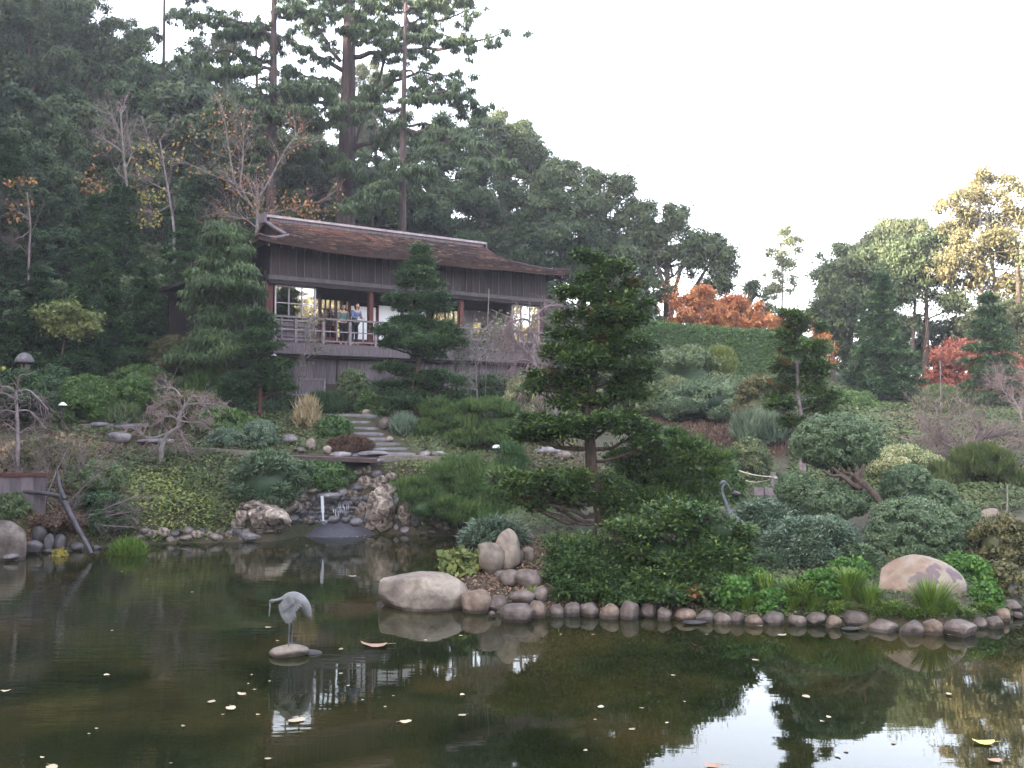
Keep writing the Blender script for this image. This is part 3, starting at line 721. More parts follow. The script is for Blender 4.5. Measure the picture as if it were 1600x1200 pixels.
# dark side annex seen behind the pine on the left
ax = thing('low_annex', tuple(hw(-2.45, 3.4, 4.6)), 'dark low annex with plank floor left of the house, mostly behind a pale green pine', 'outbuilding', rotz=HR)
def abox(name, c, s, mat):
    g_ = Geo(); box(g_, c, s); return link(name, mesh_of(name, g_, M[mat]), ax)
abox('floor', (1.2, 0, 1.0), (2.1, 3.2, .15), 'wood_dark'); abox('roof', (1.1, 0, 3.55), (2.4, 3.6, .12), 'wood_dark')
abox('rear_wall', (1.2, 1.5, 2.28), (2.0, .08, 2.4), 'interior'); abox('base_wall', (1.25, .2, .2), (1.8, 2.6, 1.4), 'wood_dark')
for a in (.4, .66, .92, 2.1): abox('post', (a, -1.5, 2.28), (.07, .07, 2.4), 'batten')
for k in range(5): abox('baluster', (.35 + .38 * k, -1.56, 1.4), (.04, .04, .7), 'batten')
abox('top_rail', (1.2, -1.56, 1.78), (2.0, .06, .05), 'wood_grey')

# ------------------------------------------------------------------ people on the balcony
def person(name_loc, h, face, label, top, bottom, pose='lean', hairlen=.16, group=None):
    x, y, z = name_loc; root = thing('person', name_loc, label, 'person', group)
    k = h / 1.62
    f = np.array([math.cos(face), math.sin(face), 0]); r = np.array([f[1], -f[0], 0]); up = np.array([0, 0, 1.])
    def p(F, R_, U): return f * F * k + r * R_ * k + up * U * k
    def skin(name, verts, edges, radii, mat, root_i=0, lv=2, parent=root):
        me = bpy.data.meshes.new(name); me.from_pydata([tuple(v) for v in verts], edges, []); me.update()
        o = bpy.data.objects.new(name, me); SC.collection.objects.link(o)
        md = o.modifiers.new('s', 'SKIN'); sv = me.skin_vertices[0].data
        for i, rr in enumerate(radii):
            rr = rr if isinstance(rr, tuple) else (rr, rr); sv[i].radius = (rr[0] * k, rr[1] * k)
        sv[root_i].use_root = True
        ms = o.modifiers.new('b', 'SUBSURF'); ms.levels = lv; ms.render_levels = lv
        dg = bpy.context.evaluated_depsgraph_get(); em = bpy.data.meshes.new_from_object(o.evaluated_get(dg))
        bpy.data.objects.remove(o); em.name = name
        em.materials.clear(); em.materials.append(M[mat])
        for pl_ in em.polygons: pl_.use_smooth = True; pl_.material_index = 0
        return link(name, em, parent)
    lean = .10 if pose == 'lean' else 0
    seat = pose == 'sit'
    dz = -.40 if seat else 0
    ch = p(.02 + lean, 0, 1.22 + dz)
    # whole body: pelvis, spine, neck, arms, legs
    V = [p(0, 0, .90 + dz), p(.01, 0, 1.05 + dz), ch, p(.03 + lean, 0, 1.34 + dz), p(.05 + lean, 0, 1.42 + dz), p(.06 + lean, 0, 1.47 + dz)]
    E = [(0, 1), (1, 2), (2, 3), (3, 4), (4, 5)]; Rr = [(.13, .10), (.11, .09), (.14, .10), (.10, .08), (.05, .05), (.05, .05)]
    hands = []
    for s in (-1, 1):
        n = len(V); V += [p(.02 + lean, s * .17, 1.33 + dz), p(.05 + lean, s * .22, 1.10 + dz), p(.27 + lean, s * .12, 1.03 + dz)]
        E += [(3, n), (n, n + 1), (n + 1, n + 2)]; Rr += [.055, .043, .028]; hands.append((V[-1], s))
    for s in (-1, 1):
        n = len(V)
        if seat: V += [p(.05, s * .09, .86 + dz), p(.42, s * .11, .88 + dz), p(.44, s * .11, .45 + dz), p(.45, s * .11, .46 + dz - .03), p(.55, s * .12, .44 + dz - .02)]
        else: V += [p(0, s * .09, .84), p(.03, s * .10, .47), p(-.01, s * .10, .10), p(0, s * .10, .05), p(.13, s * .12, .035)]
        E += [(0, n), (n, n + 1), (n + 1, n + 2), (n + 2, n + 3), (n + 3, n + 4)]; Rr += [.085, .058, .04, .04, .032]
    body = skin('body', V, E, Rr, 'skin')
    # head with face, ears
    hc = p(.08 + lean, 0, 1.54 + dz)
    Vh, Fh = ico(3); Hh = Vh.copy(); fr = Hh[:, 0].copy()
    Hh = Hh * np.array([.092, .074, .112])
    Hh[:, 1] *= np.where(Hh[:, 2] < -.03, .8, 1)
    nose = np.exp(-((Hh[:, 1] / .014) ** 2 + ((Hh[:, 2] + .012) / .022) ** 2)) * (fr > 0); Hh[:, 0] += nose * .02
    for sy in (-1, 1):
        eye = np.exp(-(((Hh[:, 1] - sy * .03) / .014) ** 2 + ((Hh[:, 2] - .012) / .012) ** 2)) * (fr > 0); Hh[:, 0] -= eye * .008
    rot = np.array([f, -r, up]); g_ = Geo(); g_.add((Hh * k) @ rot + hc, Fh, .5, 0, True)
    hd = link('head', mesh_of('head', g_, M['skin']), root)
    g_ = Geo()
    for sy in (-1, 1):
        v, f2 = ico(1); g_.add((v * .007 * k) @ rot + hc + p(.083, sy * .03, .012), f2)
    g_.add((ico(1)[0] * np.array([.005, .022, .006]) * k) @ rot + hc + p(.086, 0, -.048), ico(1)[1]); link('face', mesh_of('face', g_, M['hair']), root)
    hv, hf = ico(3); hv2 = hv * np.array([.118, .108, .128]); keep = ~((hv[:, 0] > .45) & (hv[:, 2] < .30))
    fk = keep[hf].all(1); hv2[:, 2] = np.where(hv[:, 2] < -.2, hv2[:, 2] * (hairlen / .118 + .3), hv2[:, 2]); hv2 *= (1 + .05 * SinNoise(abs(int(x * 9)) + 5, 8, 5)(hv))[:, None]
    g_ = Geo(); g_.add((hv2 * k) @ rot + hc + p(-.012, 0, .012), hf[fk], .5, 0, True); link('hair', mesh_of('hair', g_, M['hair']), root)
    # clothes follow the body a little outside it
    Rt = [(.15, .115), (.135, .11), (.165, .12), (.115, .095)]
    Vt = [V[0] + p(0, 0, .0), V[1], V[2], V[3]]; Et = [(0, 1), (1, 2), (2, 3)]
    for s in (0, 1):
        n = len(Vt); b = 6 + 3 * s; w = V[b + 1] * .15 + V[b + 2] * .85
        Vt += [V[b], V[b + 1], w]; Et += [(3, n), (n, n + 1), (n + 1, n + 2)]; Rt += [.068, .055, .042]
    skin('jacket', Vt, Et, Rt, top)
    Vb = [V[0]]; Eb = []; Rb = [(.155, .12)]
    for s in (0, 1):
        b = 12 + 5 * s; n = len(Vb); Vb += [V[b], V[b + 1], V[b + 2] + p(0, 0, .01)]; Eb += [(0, n), (n, n + 1), (n + 1, n + 2)]; Rb += [.098, .074, .056]
    skin('trousers', Vb, Eb, Rb, bottom)
    for w, s in hands:
        Vf = [w, w + p(.07, -s * .02, -.005)]; Ef = [(0, 1)]; Rf = [(.022, .018), (.034, .014)]
        for q_ in range(4):
            o_ = (q_ - 1.5) * .017; n = len(Vf); ln = (.065, .075, .07, .055)[q_]
            Vf += [w + p(.085, -s * .02 + o_, 0), w + p(.085 + ln * .55, -s * .02 + o_, -.006), w + p(.085 + ln * .8, -s * .02 + o_, -.035)]
            Ef += [(1, n), (n, n + 1), (n + 1, n + 2)]; Rf += [.0085, .0075, .006]
        n = len(Vf); Vf += [w + p(.035, -s * .055, -.008), w + p(.06, -s * .07, -.02)]; Ef += [(0, n), (n, n + 1)]; Rf += [.010, .0075]
        skin('hand', Vf, Ef, Rf, 'skin', lv=1)
    return root
fc = math.atan2(-.8, .45)
person(tuple(hw(3.33, .34, 5.985)), 1.58, fc + .35, 'dark haired person in a blue jacket and pink top leaning at the balcony rail', 'denim', 'darkcloth')
person(tuple(hw(3.02, .62, 5.985)), 1.54, fc - .1, 'long haired person in a grey green top standing behind the one in blue', 'tealcloth', 'darkcloth', 'stand', .24)
person(tuple(hw(8.28, .62, 5.985)), 1.60, fc + .5, 'person in a white shirt sitting on the balcony beside the right red post', 'whitecloth', 'darkcloth', 'sit')
person(tuple(hw(7.62, .9, 5.985)), 1.58, fc, 'dark haired person in black sitting left of the right red post', 'darkcloth', 'darkcloth', 'sit')
for a, s, lab in ((8.28, .55, 'plain wooden stool under the person in white'), (7.62, .83, 'plain wooden stool under the person in black')):
    c = hw(a, s + .1, 5.985); st_ = thing('stool', tuple(c), lab, 'stool', rotz=HR)
    g_ = Geo(); box(g_, (0, 0, .38), (.36, .36, .04)); link('seat', mesh_of('seat', g_, M['wood_red']), st_)
    for i in (-1, 1):
        for j in (-1, 1):
            g_ = Geo(); box(g_, (i * .14, j * .14, .18), (.04, .04, .36)); link('leg', mesh_of('leg', g_, M['wood_red']), st_)
#==PART3==
# ------------------------------------------------------------------ builders for plants and stones
def shrub(px, ytop, ybase, hw_, mat, name, label, style='broad', L=.06, Wd=.03, D=None, cover=1.5, rs=.24, group=None, cat='shrub', depth=.85, top=.5, tvar=.2, up=0.0, lump=.10, raise_=0.0, dead=0, corek=.80, squash=1.0, tri=False):
    if D is None: b = ground(px, ybase)
    else:
        b = at(px, ybase, D)
        if not raise_: b[2] = min(b[2], hz(b[0], b[1]) + .5)
    D = b[1]; m = mpp(D); h = (ybase - ytop) * m; rx = hw_ * m; ry = rx * depth
    root = thing(name, (b[0], b[1] + ry * .5, b[2] - .03), label, cat, group)
    c = np.array([b[0], b[1] + ry * .5, b[2] + h * (.38 if not raise_ else .5)]); rzz = h * (.62 if not raise_ else .5)
    R0 = np.array([rx, ry, rzz]) * .86
    rr = rs * rx
    area = 2 * np.pi * R0[0] * max(R0[1], R0[2]) * 1.6
    k = int(max(10, 1.3 * area / (rr * rr * 1.6)))
    u = rdir(k); fl = (u[:, 2] < -.6) & (rng.random(k) < (.8 if not raise_ else .2)); u[fl, 2] *= -1
    nz = SinNoise(int(px * 3 + ytop), 8, 2.2)
    C = c + u * R0 * (1 + lump * nz(u) + rng.normal(size=k) * .3 * lump)[:, None]
    g = Geo(); foliage(g, C, np.array([rr, rr, rr * .75 * squash]) * rng.uniform(.7, 1.25, (k, 1)), L, Wd, cover * .68, style, top * .5, tvar=tvar, dead=dead, tri=tri, thin=corek > 0)
    if corek: shade_core(g, [c], [R0], k=corek - .02, t=0.0, seed=int(px))
    part('foliage', g, M[mat], root)
    g = Geo(); z0 = np.array([b[0], b[1] + ry * .5, b[2] - .1])
    for _ in range(4): tube(g, wob(z0 + [random.uniform(-.1, .1) * rx, 0, 0], c + np.array([random.uniform(-.4, .4) * rx, random.uniform(-.4, .4) * ry, 0]), 4), [.03, .025, .02, .012], 5)
    part('stems', g, M['bark'], root)
    return root
def padtree(name, label, cat, D, trunk, r0, pads, mat, L, Wd, style='spray', cover=1.5, rs=.55, bark='bark', flatk=.6, group=None, dvar=.5, top=.6, dead=0, limbs=True, fill=1.0, depth=.85, tvar=.2, zbase=None, coreon=0, tri=False, gx_=1.08, gy_=1.3):
    T = np.array([at(p[0], p[1], D + (p[2] if len(p) > 2 else 0)) for p in trunk])
    gz = hz(T[0, 0], T[0, 1])
    if T[0, 2] > gz - .05: T = np.vstack([[T[0, 0], T[0, 1], gz - .15], T])
    root = thing(name, (T[0, 0], T[0, 1], gz), label, cat, group)
    # smooth the trunk line
    s = np.linspace(0, 1, len(T)); ss = np.linspace(0, 1, len(T) * 3); TT = np.stack([np.interp(ss, s, T[:, k]) for k in range(3)], 1)
    rad = r0 * (1 - .78 * ss ** .8); rad[0] *= 1.35
    g = Geo(); tube(g, TT, rad, 8); part('trunk', g, M[bark], root)
    g = Geo(); gl = Geo(); CC = []; RR = []; m = mpp(D)
    for pd in pads:
        px, py, rx, ry = pd[0], pd[1], pd[2] * gx_, pd[3] * gy_; dD = pd[4] if len(pd) > 4 else random.uniform(-1, 1) * dvar * rx * m
        c = at(px, py, D + dD); r = np.array([rx * m, rx * m * depth, ry * m])
        rr = max(ry * m * rs, .03)
        k = max(4, int(fill * 2.6 * (r[0] * r[1] + .7 * r[0] * r[2]) / (rr * rr * 3.2)) + 2)
        u = rdir(k); q = rng.uniform(.15, 1, k) ** .5
        C = c + u * q[:, None] * r * .88
        # rounded top, flatter underside
        C[:, 2] = c[2] + (np.abs(C[:, 2] - c[2]) * np.where(rng.random(k) < .72, 1, -.5))
        CC.append(C); RR.append(rr * rng.uniform(.65, 1.35, (k, 1)) * np.array([1.25, 1.25, flatk]))
        if coreon: shade_core(g, [c], [r], k=coreon, t=.02, level=2, seed=int(px))
        if limbs:
            hh = np.abs(TT[:, 2] - (c[2] - ry * m * .6 - .25 * abs(c[0] - np.interp(c[2], TT[:, 2], TT[:, 0]))))
            i = int(hh.argmin()); e = c - [0, 0, ry * m * .35]
            lr = max(.012, min(rad[i] * .55, .02 + rx * m * .045))
            W_ = wob(TT[i], e, 6, .05, .06); tube(gl, W_, np.linspace(lr, lr * .4, 6), 5)
            for _ in range(3):
                e2 = c + rdir(1)[0] * r * .75; tube(gl, wob(W_[random.randint(2, 4)], e2, 4, .06), np.linspace(lr * .45, lr * .15, 4), 4, cap=False)
    foliage(g, np.concatenate(CC), np.concatenate(RR), L, Wd, cover, style, top, tvar=tvar, dead=dead, tri=tri, shell=.45, thin=coreon > 0); CA = np.concatenate(CC); RA = np.concatenate(RR); foliage(g, CA, RA * [1.5, 1.5, 1.9], L, Wd * .9, cover * .08, style, .5, shell=.5, tvar=tvar)
    part('crown', g, M[mat], root)
    if limbs: part('branches', gl, M[bark], root)
    return root
def lobetree(name, label, cat, D, trunk, r0, lobes, mat, L=.2, Wd=.12, cover=1.4, rs=.7, bark='bark', fill=1.0, inner=.4, depth=.75, group=None, style='broad', tvar=.22, extra=None, tri=False, dead=0, stems=None):
    pads_ = []
    T = np.array([at(p[0], p[1], D) for p in trunk]); gz = hz(T[0, 0], T[0, 1])
    if T[0, 2] > gz: T = np.vstack([[T[0, 0], T[0, 1], gz - .3], T])
    root = thing(name, (T[0, 0], T[0, 1], gz), label, cat, group)
    s = np.linspace(0, 1, len(T)); ss = np.linspace(0, 1, 12); TT = np.stack([np.interp(ss, s, T[:, k]) for k in range(3)], 1)
    rad = r0 * (1 - .7 * ss); g = Geo(); tube(g, TT, rad, 7)
    for st_ in (stems or []):
        S_ = np.array([at(p[0], p[1], D + random.uniform(-1, 1)) for p in st_]); S_ = np.vstack([[S_[0, 0], S_[0, 1], hz(S_[0, 0], S_[0, 1]) - .3], S_]) if S_[0, 2] > hz(S_[0, 0], S_[0, 1]) else S_
        tube(g, S_, np.linspace(r0 * .8, r0 * .3, len(S_)), 6)
    part('trunk', g, M[bark], root)
    m = mpp(D); LB = []; gl = Geo()
    for lb in lobes:
        px, py, rx, ry = lb[:4]; dD = lb[4] if len(lb) > 4 else random.uniform(-.5, .5) * rx * m
        c = at(px, py, D + dD); LB.append((c, (rx * m, rx * m * depth, ry * m)))
        tz = c[2] - ry * m * .9 - .2 * np.hypot(c[0] - TT[-1, 0], c[1] - TT[-1, 1]); i = int(np.abs(TT[:, 2] - tz).argmin())
        W_ = wob(TT[i], c, 6, .07, -.04); lr = max(.03, rad[i] * .5); tube(gl, W_, np.linspace(lr, lr * .4, 6), 5)
        for _ in range(6):
            e2 = c + rdir(1)[0] * np.array([rx * m, rx * m, ry * m]) * .85; tube(gl, wob(W_[random.randint(2, 5)], e2, 5, .08), np.linspace(lr * .45, lr * .12, 5), 4, cap=False)
    C, R = subclumps(LB, rs, fill, inner, .8)
    g = Geo(); foliage(g, C, R, L, Wd, cover * .9, style, .2, shell=.5, tvar=tvar, tri=tri, dead=dead); foliage(g, C + rng.normal(size=C.shape) * R * .6, R * 1.7, L, Wd * .9, cover * .055, 'hang', 0, shell=.5, tvar=tvar)
    part('crown', g, M[mat], root); part('branches', gl, M[bark], root)
    return root
def conifer(px, ytop, ybase, hw_, D, mat, name, label, tiers=11, L=.14, Wd=.05, cover=1.2, r0=.14, group=None, droop=.18, cat='tree', bark='bark', power=.8, dead=0, gap=0.0, flatk=.33):
    m = mpp(D); top = at(px, ytop, D); base = np.array([top[0], D, hz(top[0], D)])
    zb = max(at(px, ybase, D)[2], base[2] + .2); H = top[2] - zb; Rm = hw_ * m
    root = thing(name, tuple(base), label, cat, group)
    g = Geo(); tube(g, wob(base - [0, 0, .2], top - [0, 0, .1], 10, .008), np.linspace(r0, .03, 10), 7); part('trunk', g, M[bark], root)
    gl = Geo(); CC = []; RR = []
    for i in range(tiers):
        f = (i + .35) / tiers; z = top[2] - H * f; r = Rm * (f ** power) * random.uniform(.82, 1.1) + .06
        nb = max(4, int(4 + 5 * f)); a0 = random.uniform(0, 6.28)
        for k in range(nb):
            if random.random() < gap: continue
            a = a0 + k * 6.283 / nb + random.uniform(-.25, .25); rr_ = r * random.uniform(.75, 1.12); d = np.array([math.cos(a), math.sin(a), 0])
            tip = np.array([top[0], D, z]) + d * rr_ - [0, 0, droop * rr_]
            tube(gl, wob([top[0], D, z + .06 * r], tip, 4, .03), [.035 * (1 + f), .03, .02, .01], 4, cap=False)
            for q in ((.35, .7), (.62, .95), (.9, .75)):
                c = np.array([top[0], D, z]) + d * rr_ * q[0] - [0, 0, droop * rr_ * q[0] ** 1.5]
                w = (H / tiers) * q[1] * .62
                w2 = max(w, rr_ * .22)
                c = c + rng.normal(size=3) * w * .25
                CC.append(c); RR.append([w2 * 1.15, w2 * 1.15, w * flatk * 1.5])
    CC.append(top - [0, 0, .1]); RR.append([.16, .16, .3])
    g = Geo(); foliage(g, CC, RR, L, Wd, cover, 'spray', .6, tvar=.2, dead=dead); part('crown', g, M[mat], root); part('branches', gl, M[bark], root)
    return root
def twigs(g, p, d, L, r, depth, spread=.6, up=.15, n=3, sides=4, droop=0.0):
    pts = [np.array(p, float)]; dd = np.array(d, float)
    for _ in range(3):
        dd = norm((dd + rng.normal(size=3) * .22 + np.array([0, 0, up * .3 - droop]))[None])[0]; pts.append(pts[-1] + dd * L / 3)
    tube(g, pts, np.linspace(r, r * .5, 4), 3 if depth < 2 else sides, cap=False)
    if depth > 0:
        for k in range(n):
            i = random.randint(1, 3); d2 = norm((dd + rng.normal(size=3) * spread + np.array([0, 0, up - droop]))[None])[0]
            twigs(g, pts[i], d2, L * random.uniform(.5, .75), r * .55, depth - 1, spread, up, n, 3, droop)
    return pts
def baretree(name, label, cat, D, lines, mat, tw=(.5, 2, 3), group=None, leafm=None, leafn=0, leafL=.12, leafspots=None, spread=.6, up=.15, droop=0, tmat=None, dvar=.3, basepoint=None):
    """lines: list of (r0, r1, [(px,py), ...]); first line is the trunk"""
    b = at(lines[0][2][0][0], lines[0][2][0][1], D) if basepoint is None else basepoint
    bz = hz(b[0], b[1]); root = thing(name, (b[0], b[1], min(bz, b[2]) if basepoint is None else b[2]), label, cat, group)
    g = Geo(); gt = Geo(); ends = []; m = mpp(D)
    for li, (r0, r1, pl_) in enumerate(lines):
        dd = 0 if li == 0 else random.uniform(-1, 1) * dvar
        P = np.array([at(x, y, D + dd * k / max(1, len(pl_) - 1)) for k, (x, y) in enumerate(pl_)])
        if li == 0 and P[0, 2] > bz: P = np.vstack([[P[0, 0], P[0, 1], bz - .1], P])
        s = np.linspace(0, 1, len(P)); ss = np.linspace(0, 1, len(P) * 3); PP = np.stack([np.interp(ss, s, P[:, k]) for k in range(3)], 1)
        PP[1:-1] = (PP[:-2] + PP[1:-1] * 2 + PP[2:]) / 4
        tube(g, PP, np.linspace(r0, r1, len(PP)), 6)
        step = max(1, len(PP) // 5)
        for i in range(len(PP) // 3, len(PP), step):
            d = norm((PP[min(i + 1, len(PP) - 1)] - PP[i - 1])[None])[0]
            for _ in range(tw[2]):
                d2 = norm((d + rng.normal(size=3) * spread + [0, 0, up])[None])[0]
                e = twigs(gt, PP[i], d2, tw[0] * random.uniform(.6, 1.2), max(r1 * .55, .006), tw[1], spread, up, 3, 3, droop); ends.append(e[-1]); ends.append(e[-2])
    part('trunk', g, M[tmat or mat], root); part('twigs', gt, M[mat], root)
    if leafm:
        P = []
        if leafspots:
            for (x, y, rx, ry, n) in leafspots:
                for _ in range(n):
                    a = random.uniform(0, 6.28); q = math.sqrt(random.random()); P.append(at(x + rx * q * math.cos(a), y + ry * q * math.sin(a), D + random.uniform(-.7, .7)))
        if leafn:
            e = np.array(ends); P.extend(list(e[rng.integers(0, len(e), leafn)] + rng.normal(size=(leafn, 3)) * leafL * 1.5))
        P = np.array(P); n = len(P); gg = Geo()
        leaves(gg, P, rdir(n) + [0, 0, -.3], rdir(n), leafL * rng.uniform(.6, 1.3, n), leafL * .8, np.clip(rng.normal(.5, .25, n), 0, .93)); part('leaves', gg, M[leafm], root)
    return root
def grassclump(px, ybase, hw_, ytop, mat, name, label, n=260, D=None, wid=.022, group=None, cat='grass clump', arch=.6):
    b = ground(px, ybase) if D is None else at(px, ybase, D); m = mpp(b[1]); h = (ybase - ytop) * m; r = hw_ * m
    g = Geo(); a = rng.uniform(0, 6.283, n); q = np.sqrt(rng.random(n)); B = np.stack([b[0] + r * .35 * q * np.cos(a), b[1] + r * .35 * q * np.sin(a) + r * .4, np.full(n, b[2] - .02)], 1)
    out = np.stack([np.cos(a), np.sin(a), np.zeros(n)], 1); ln = h * rng.uniform(.65, 1.25, n); sp = r * q * rng.uniform(.5, 1.1, n)
    side = np.stack([-np.sin(a), np.cos(a), np.zeros(n)], 1)
    prev = None; V = []
    for s in (0, .4, .75, 1.0):
        c = B + out * (sp * s ** 1.5)[:, None] + np.array([0, 0, 1.]) * (ln * (s - arch * .5 * s ** 3 * rng.uniform(.6, 1.4)))[:, None]
        w = wid * (1 - s ** 2) * .5 + .0008; V += [c - side * w, c + side * w]
    V = np.stack(V, 1).reshape(-1, 3); k = np.arange(n)[:, None] * 8
    t = np.clip(rng.normal(.5, .22, n), 0, .93)
    for s in range(3):
        o = s * 2; g.add(V if s == 0 else np.zeros((0, 3)), np.concatenate([k + o, k + o + 1, k + o + 3, k + o + 2], 1) - (0 if s == 0 else 0), t) if s == 0 else None
        if s: g.f.append(np.concatenate([k + o, k + o + 1, k + o + 3, k + o + 2], 1) + (g.n - len(V))); g.t.append(t); g.m.append(np.zeros(n, int)); g.s.append(np.zeros(n, bool))
    return single(name, g, M[mat], (b[0], b[1] + r * .4, b[2]), label, cat, group)
_rid = [100]
def rock(px, py, hwx, hwy, mat, label, name='stone', D=None, base=None, group=None, cat='stone', rough=.14, facets=5, crag=0., level=3, depth=.85, sink=.12, rot=0., zc=None, cap=3.0):
    """boulder whose outline centre is (px,py); it stands on the ground under it"""
    if D is None:
        b = ground(px, base if base is not None else py + hwy); D = b[1] + hwx * mpp(b[1]) * depth * .35
    c = at(px, py, D); m = mpp(D)
    lo = hz(c[0], c[1]); rz_ = hwy * m; _rid[0] += 1
    V, F = rock_mesh(_rid[0], (1, 1, 1), level, rough, facets, crag)
    mn, mx = V.min(0), V.max(0); V = (V - (mn + mx) / 2) / ((mx - mn) / 2)
    bot = c[2] - rz_
    if bot > lo - .02 and bot < lo + cap * rz_: dz = bot - (lo - .03 - sink * rz_); V[:, 2] = np.where(V[:, 2] < 0, V[:, 2] * (1 + dz / rz_), V[:, 2])
    V = V * [hwx * m, hwx * m * depth, rz_]
    if rot:
        cr, sr = math.cos(rot), math.sin(rot); V = np.stack([V[:, 0] * cr - V[:, 2] * sr, V[:, 1], V[:, 0] * sr + V[:, 2] * cr], 1)
    g = Geo(); g.add(V, F, .5, 0, crag == 0)
    o = single(name, g, M[mat], c, label, cat, group, local=True)
    return o
#==PART4==
# ------------------------------------------------------------------ stones of the island edge
EDGE = [(744, 941, 24, 18), (778, 944, 17, 13), (769, 960, 6, 5), (807.5, 959, 26, 15), (838, 953, 16, 14), (870, 955, 11, 10), (894.6, 953, 13, 11), (921, 953, 15, 12),
        (952, 956, 15, 12), (983.5, 954, 15, 15), (1014, 954, 14, 12), (1038, 960, 11, 11), (1070, 961, 17, 10), (1101, 964, 14, 10), (1129, 967, 13, 9), (1151, 966, 12, 10),
        (1178, 970, 13, 9), (1208, 967, 17, 11), (1246, 970, 14, 9), (1276, 968, 16, 11), (1302, 972, 12, 10), (1338, 968, 23, 13), (1381, 980, 23, 10), (1424, 982, 19, 12),
        (1457.6, 981, 15, 13), (1500, 984, 26, 13), (1531, 974, 12, 9), (1553.5, 973, 13, 10), (1566, 961, 14, 11), (1580, 948, 15, 10), (1598, 934, 14, 10), (1625, 936, 15, 11), (1656, 932, 16, 11), (1590, 962, 8, 6)]
EDL = {0: 'large round edging stone touching the big pale boulder at the island tip', 1: 'brown round stone right of the largest edging stone', 2: 'small dark stone wedged low at the waterline near the island tip',
       3: 'wide sloping edging stone jutting farthest into the water near the island tip', 4: 'upright grey stone with a green weed at its left side', 9: 'tall squarish edging stone below the dark junipers',
       11: 'angular pointed edging stone, the only sharp one below the junipers', 12: 'long low edging stone with a flat slanting top below the junipers', 17: 'wide round edging stone in front of the dark wedge rock',
       21: 'large dark round edging stone below the grass clumps', 22: 'long pale flat edging stone at the waterline below the big lichen boulder', 25: 'wide half round edging stone right below the big lichen boulder',
       24: 'round edging stone just left of the wide half round one', 26: 'small pale topped edging stone right of the wide half round one', 31: 'edging stone at the right end of the row by the picture edge'}
ORD = ['first', 'second', 'third', 'fourth', 'fifth', 'sixth', 'seventh', 'eighth', 'ninth', 'tenth', 'eleventh', 'twelfth', 'thirteenth', 'fourteenth', 'fifteenth']
for k, (x, y, a, b) in enumerate(EDGE):
    lab = EDL.get(k)
    if lab is None:
        j = max([q for q in EDL if q < k]); ref = {4: 'the upright grey stone with the weed', 9: 'the tall squarish edging stone', 11: 'the angular pointed edging stone', 12: 'the long low slanting edging stone', 17: 'the wide round stone below the dark wedge rock', 22: 'the long pale flat edging stone', 26: 'the small pale topped edging stone', 21: 'the large dark round edging stone', 31: 'the edging stone at the picture edge'}.get(j, 'the landmark stone')
        lab = 'rounded edging stone, ' + ORD[k - j - 1] + ' right of ' + ref
    D = W(x, y + b)[1] + a * .01
    rock(x, y, a * 1.02, b * 1.08, 'stone' if k % 4 else 'brownstone', lab, 'edging_stone', D=D, group='edging stones along the island waterline', rough=.13 + .06 * (k % 3), crag=.035, facets=5 + k % 6, depth=.95, sink=.35)
# second, half hidden row of stones set lower in the water
for k, (x, y, a, b) in enumerate([(1085, 972, 20, 3), (1330, 982, 14, 3)]):
    rock(x, y, a, b, 'darkrock', 'low wet footing stone showing just above the waterline', 'footing_stone', D=W(x, y + b)[1], group='wet footing stones under the edging', depth=.6)
rock(662, 925, 71, 31, 'paleboulder', 'largest smooth boulder lying in the water at the left tip of the island', 'boulder', D=17.6, cat='boulder', rough=.15, facets=6, crag=.025, level=4, depth=.75, sink=.3, rot=-.06)
rock(1437, 917, 68, 49, 'lichenboulder', 'big round pinkish boulder with a dark lichen patch behind grass clumps', 'boulder', D=16.9, cat='boulder', rough=.10, facets=3, crag=.025, level=4, depth=.8, sink=.2)
rock(1494, 932, 22, 30, 'greyrock', 'grey side rock leaning against the right of the lichen boulder', 'rock', D=16.9)
rock(1287, 922, 40, 14, 'greyrock', 'flat grey slab rock behind the left grass clump', 'rock', D=17.4)
rock(1206, 947, 21, 14, 'darkrock', 'dark wedge shaped rock standing behind the edging stones', 'rock', D=16.5, rough=.2)
rock(793, 853, 19, 27, 'paleboulder', 'upright pale boulder on the mulch left of the junipers', 'boulder', D=18.6, cat='boulder', rot=.2, facets=4)
rock(768, 862, 22, 15, 'paleboulder', 'low slanting pale rock at the left foot of the upright boulder', 'rock', D=18.5)
rock(824, 862, 10, 7, 'paleboulder', 'small pale oblong stone right of the upright boulder', 'stone', D=18.8, rot=.4)
rock(809, 865, 9, 5, 'stone', 'small flat brown stone between upright boulder and oblong stone', 'stone', D=18.7)
rock(825, 906, 22, 17, 'stone', 'rounded boulder on the mulch partly under the left juniper', 'boulder', D=17.6, cat='boulder')
rock(797, 899, 16, 10, 'stone', 'squat stone on the mulch left of the rounded boulder', 'stone', D=17.7)
rock(783, 896, 9, 5, 'stone', 'small flat stone on the mulch, leftmost of its cluster', 'stone', D=17.8)
rock(815, 931, 22, 10, 'stone', 'flat topped slab stone just behind the edging near the island tip', 'stone', D=17.0, facets=8)
rock(845, 925, 12, 9, 'stone', 'dark stone tucked under the juniper beside the green weed', 'stone', D=17.1)
rock(1180, 906, 14, 8, 'stone', 'brown stone half hidden in the clover', 'stone', D=17.8)
for (x, y, a, b, l) in [(1581, 916, 14, 10, 'grey rock at the right end behind the edging stones'), (1470, 797, 16, 14, 'dark cut log end beside the orange tinted rock'), (1548, 803, 16, 9, 'orange tinted rock between dome shrubs and the right slope')]:
    rock(x, y, a, b, 'greyrock' if 'grey' in l else ('paleboulder' if 'orange' in l else 'darkrock'), l, 'rock', D=17.6 if y > 900 else 22)
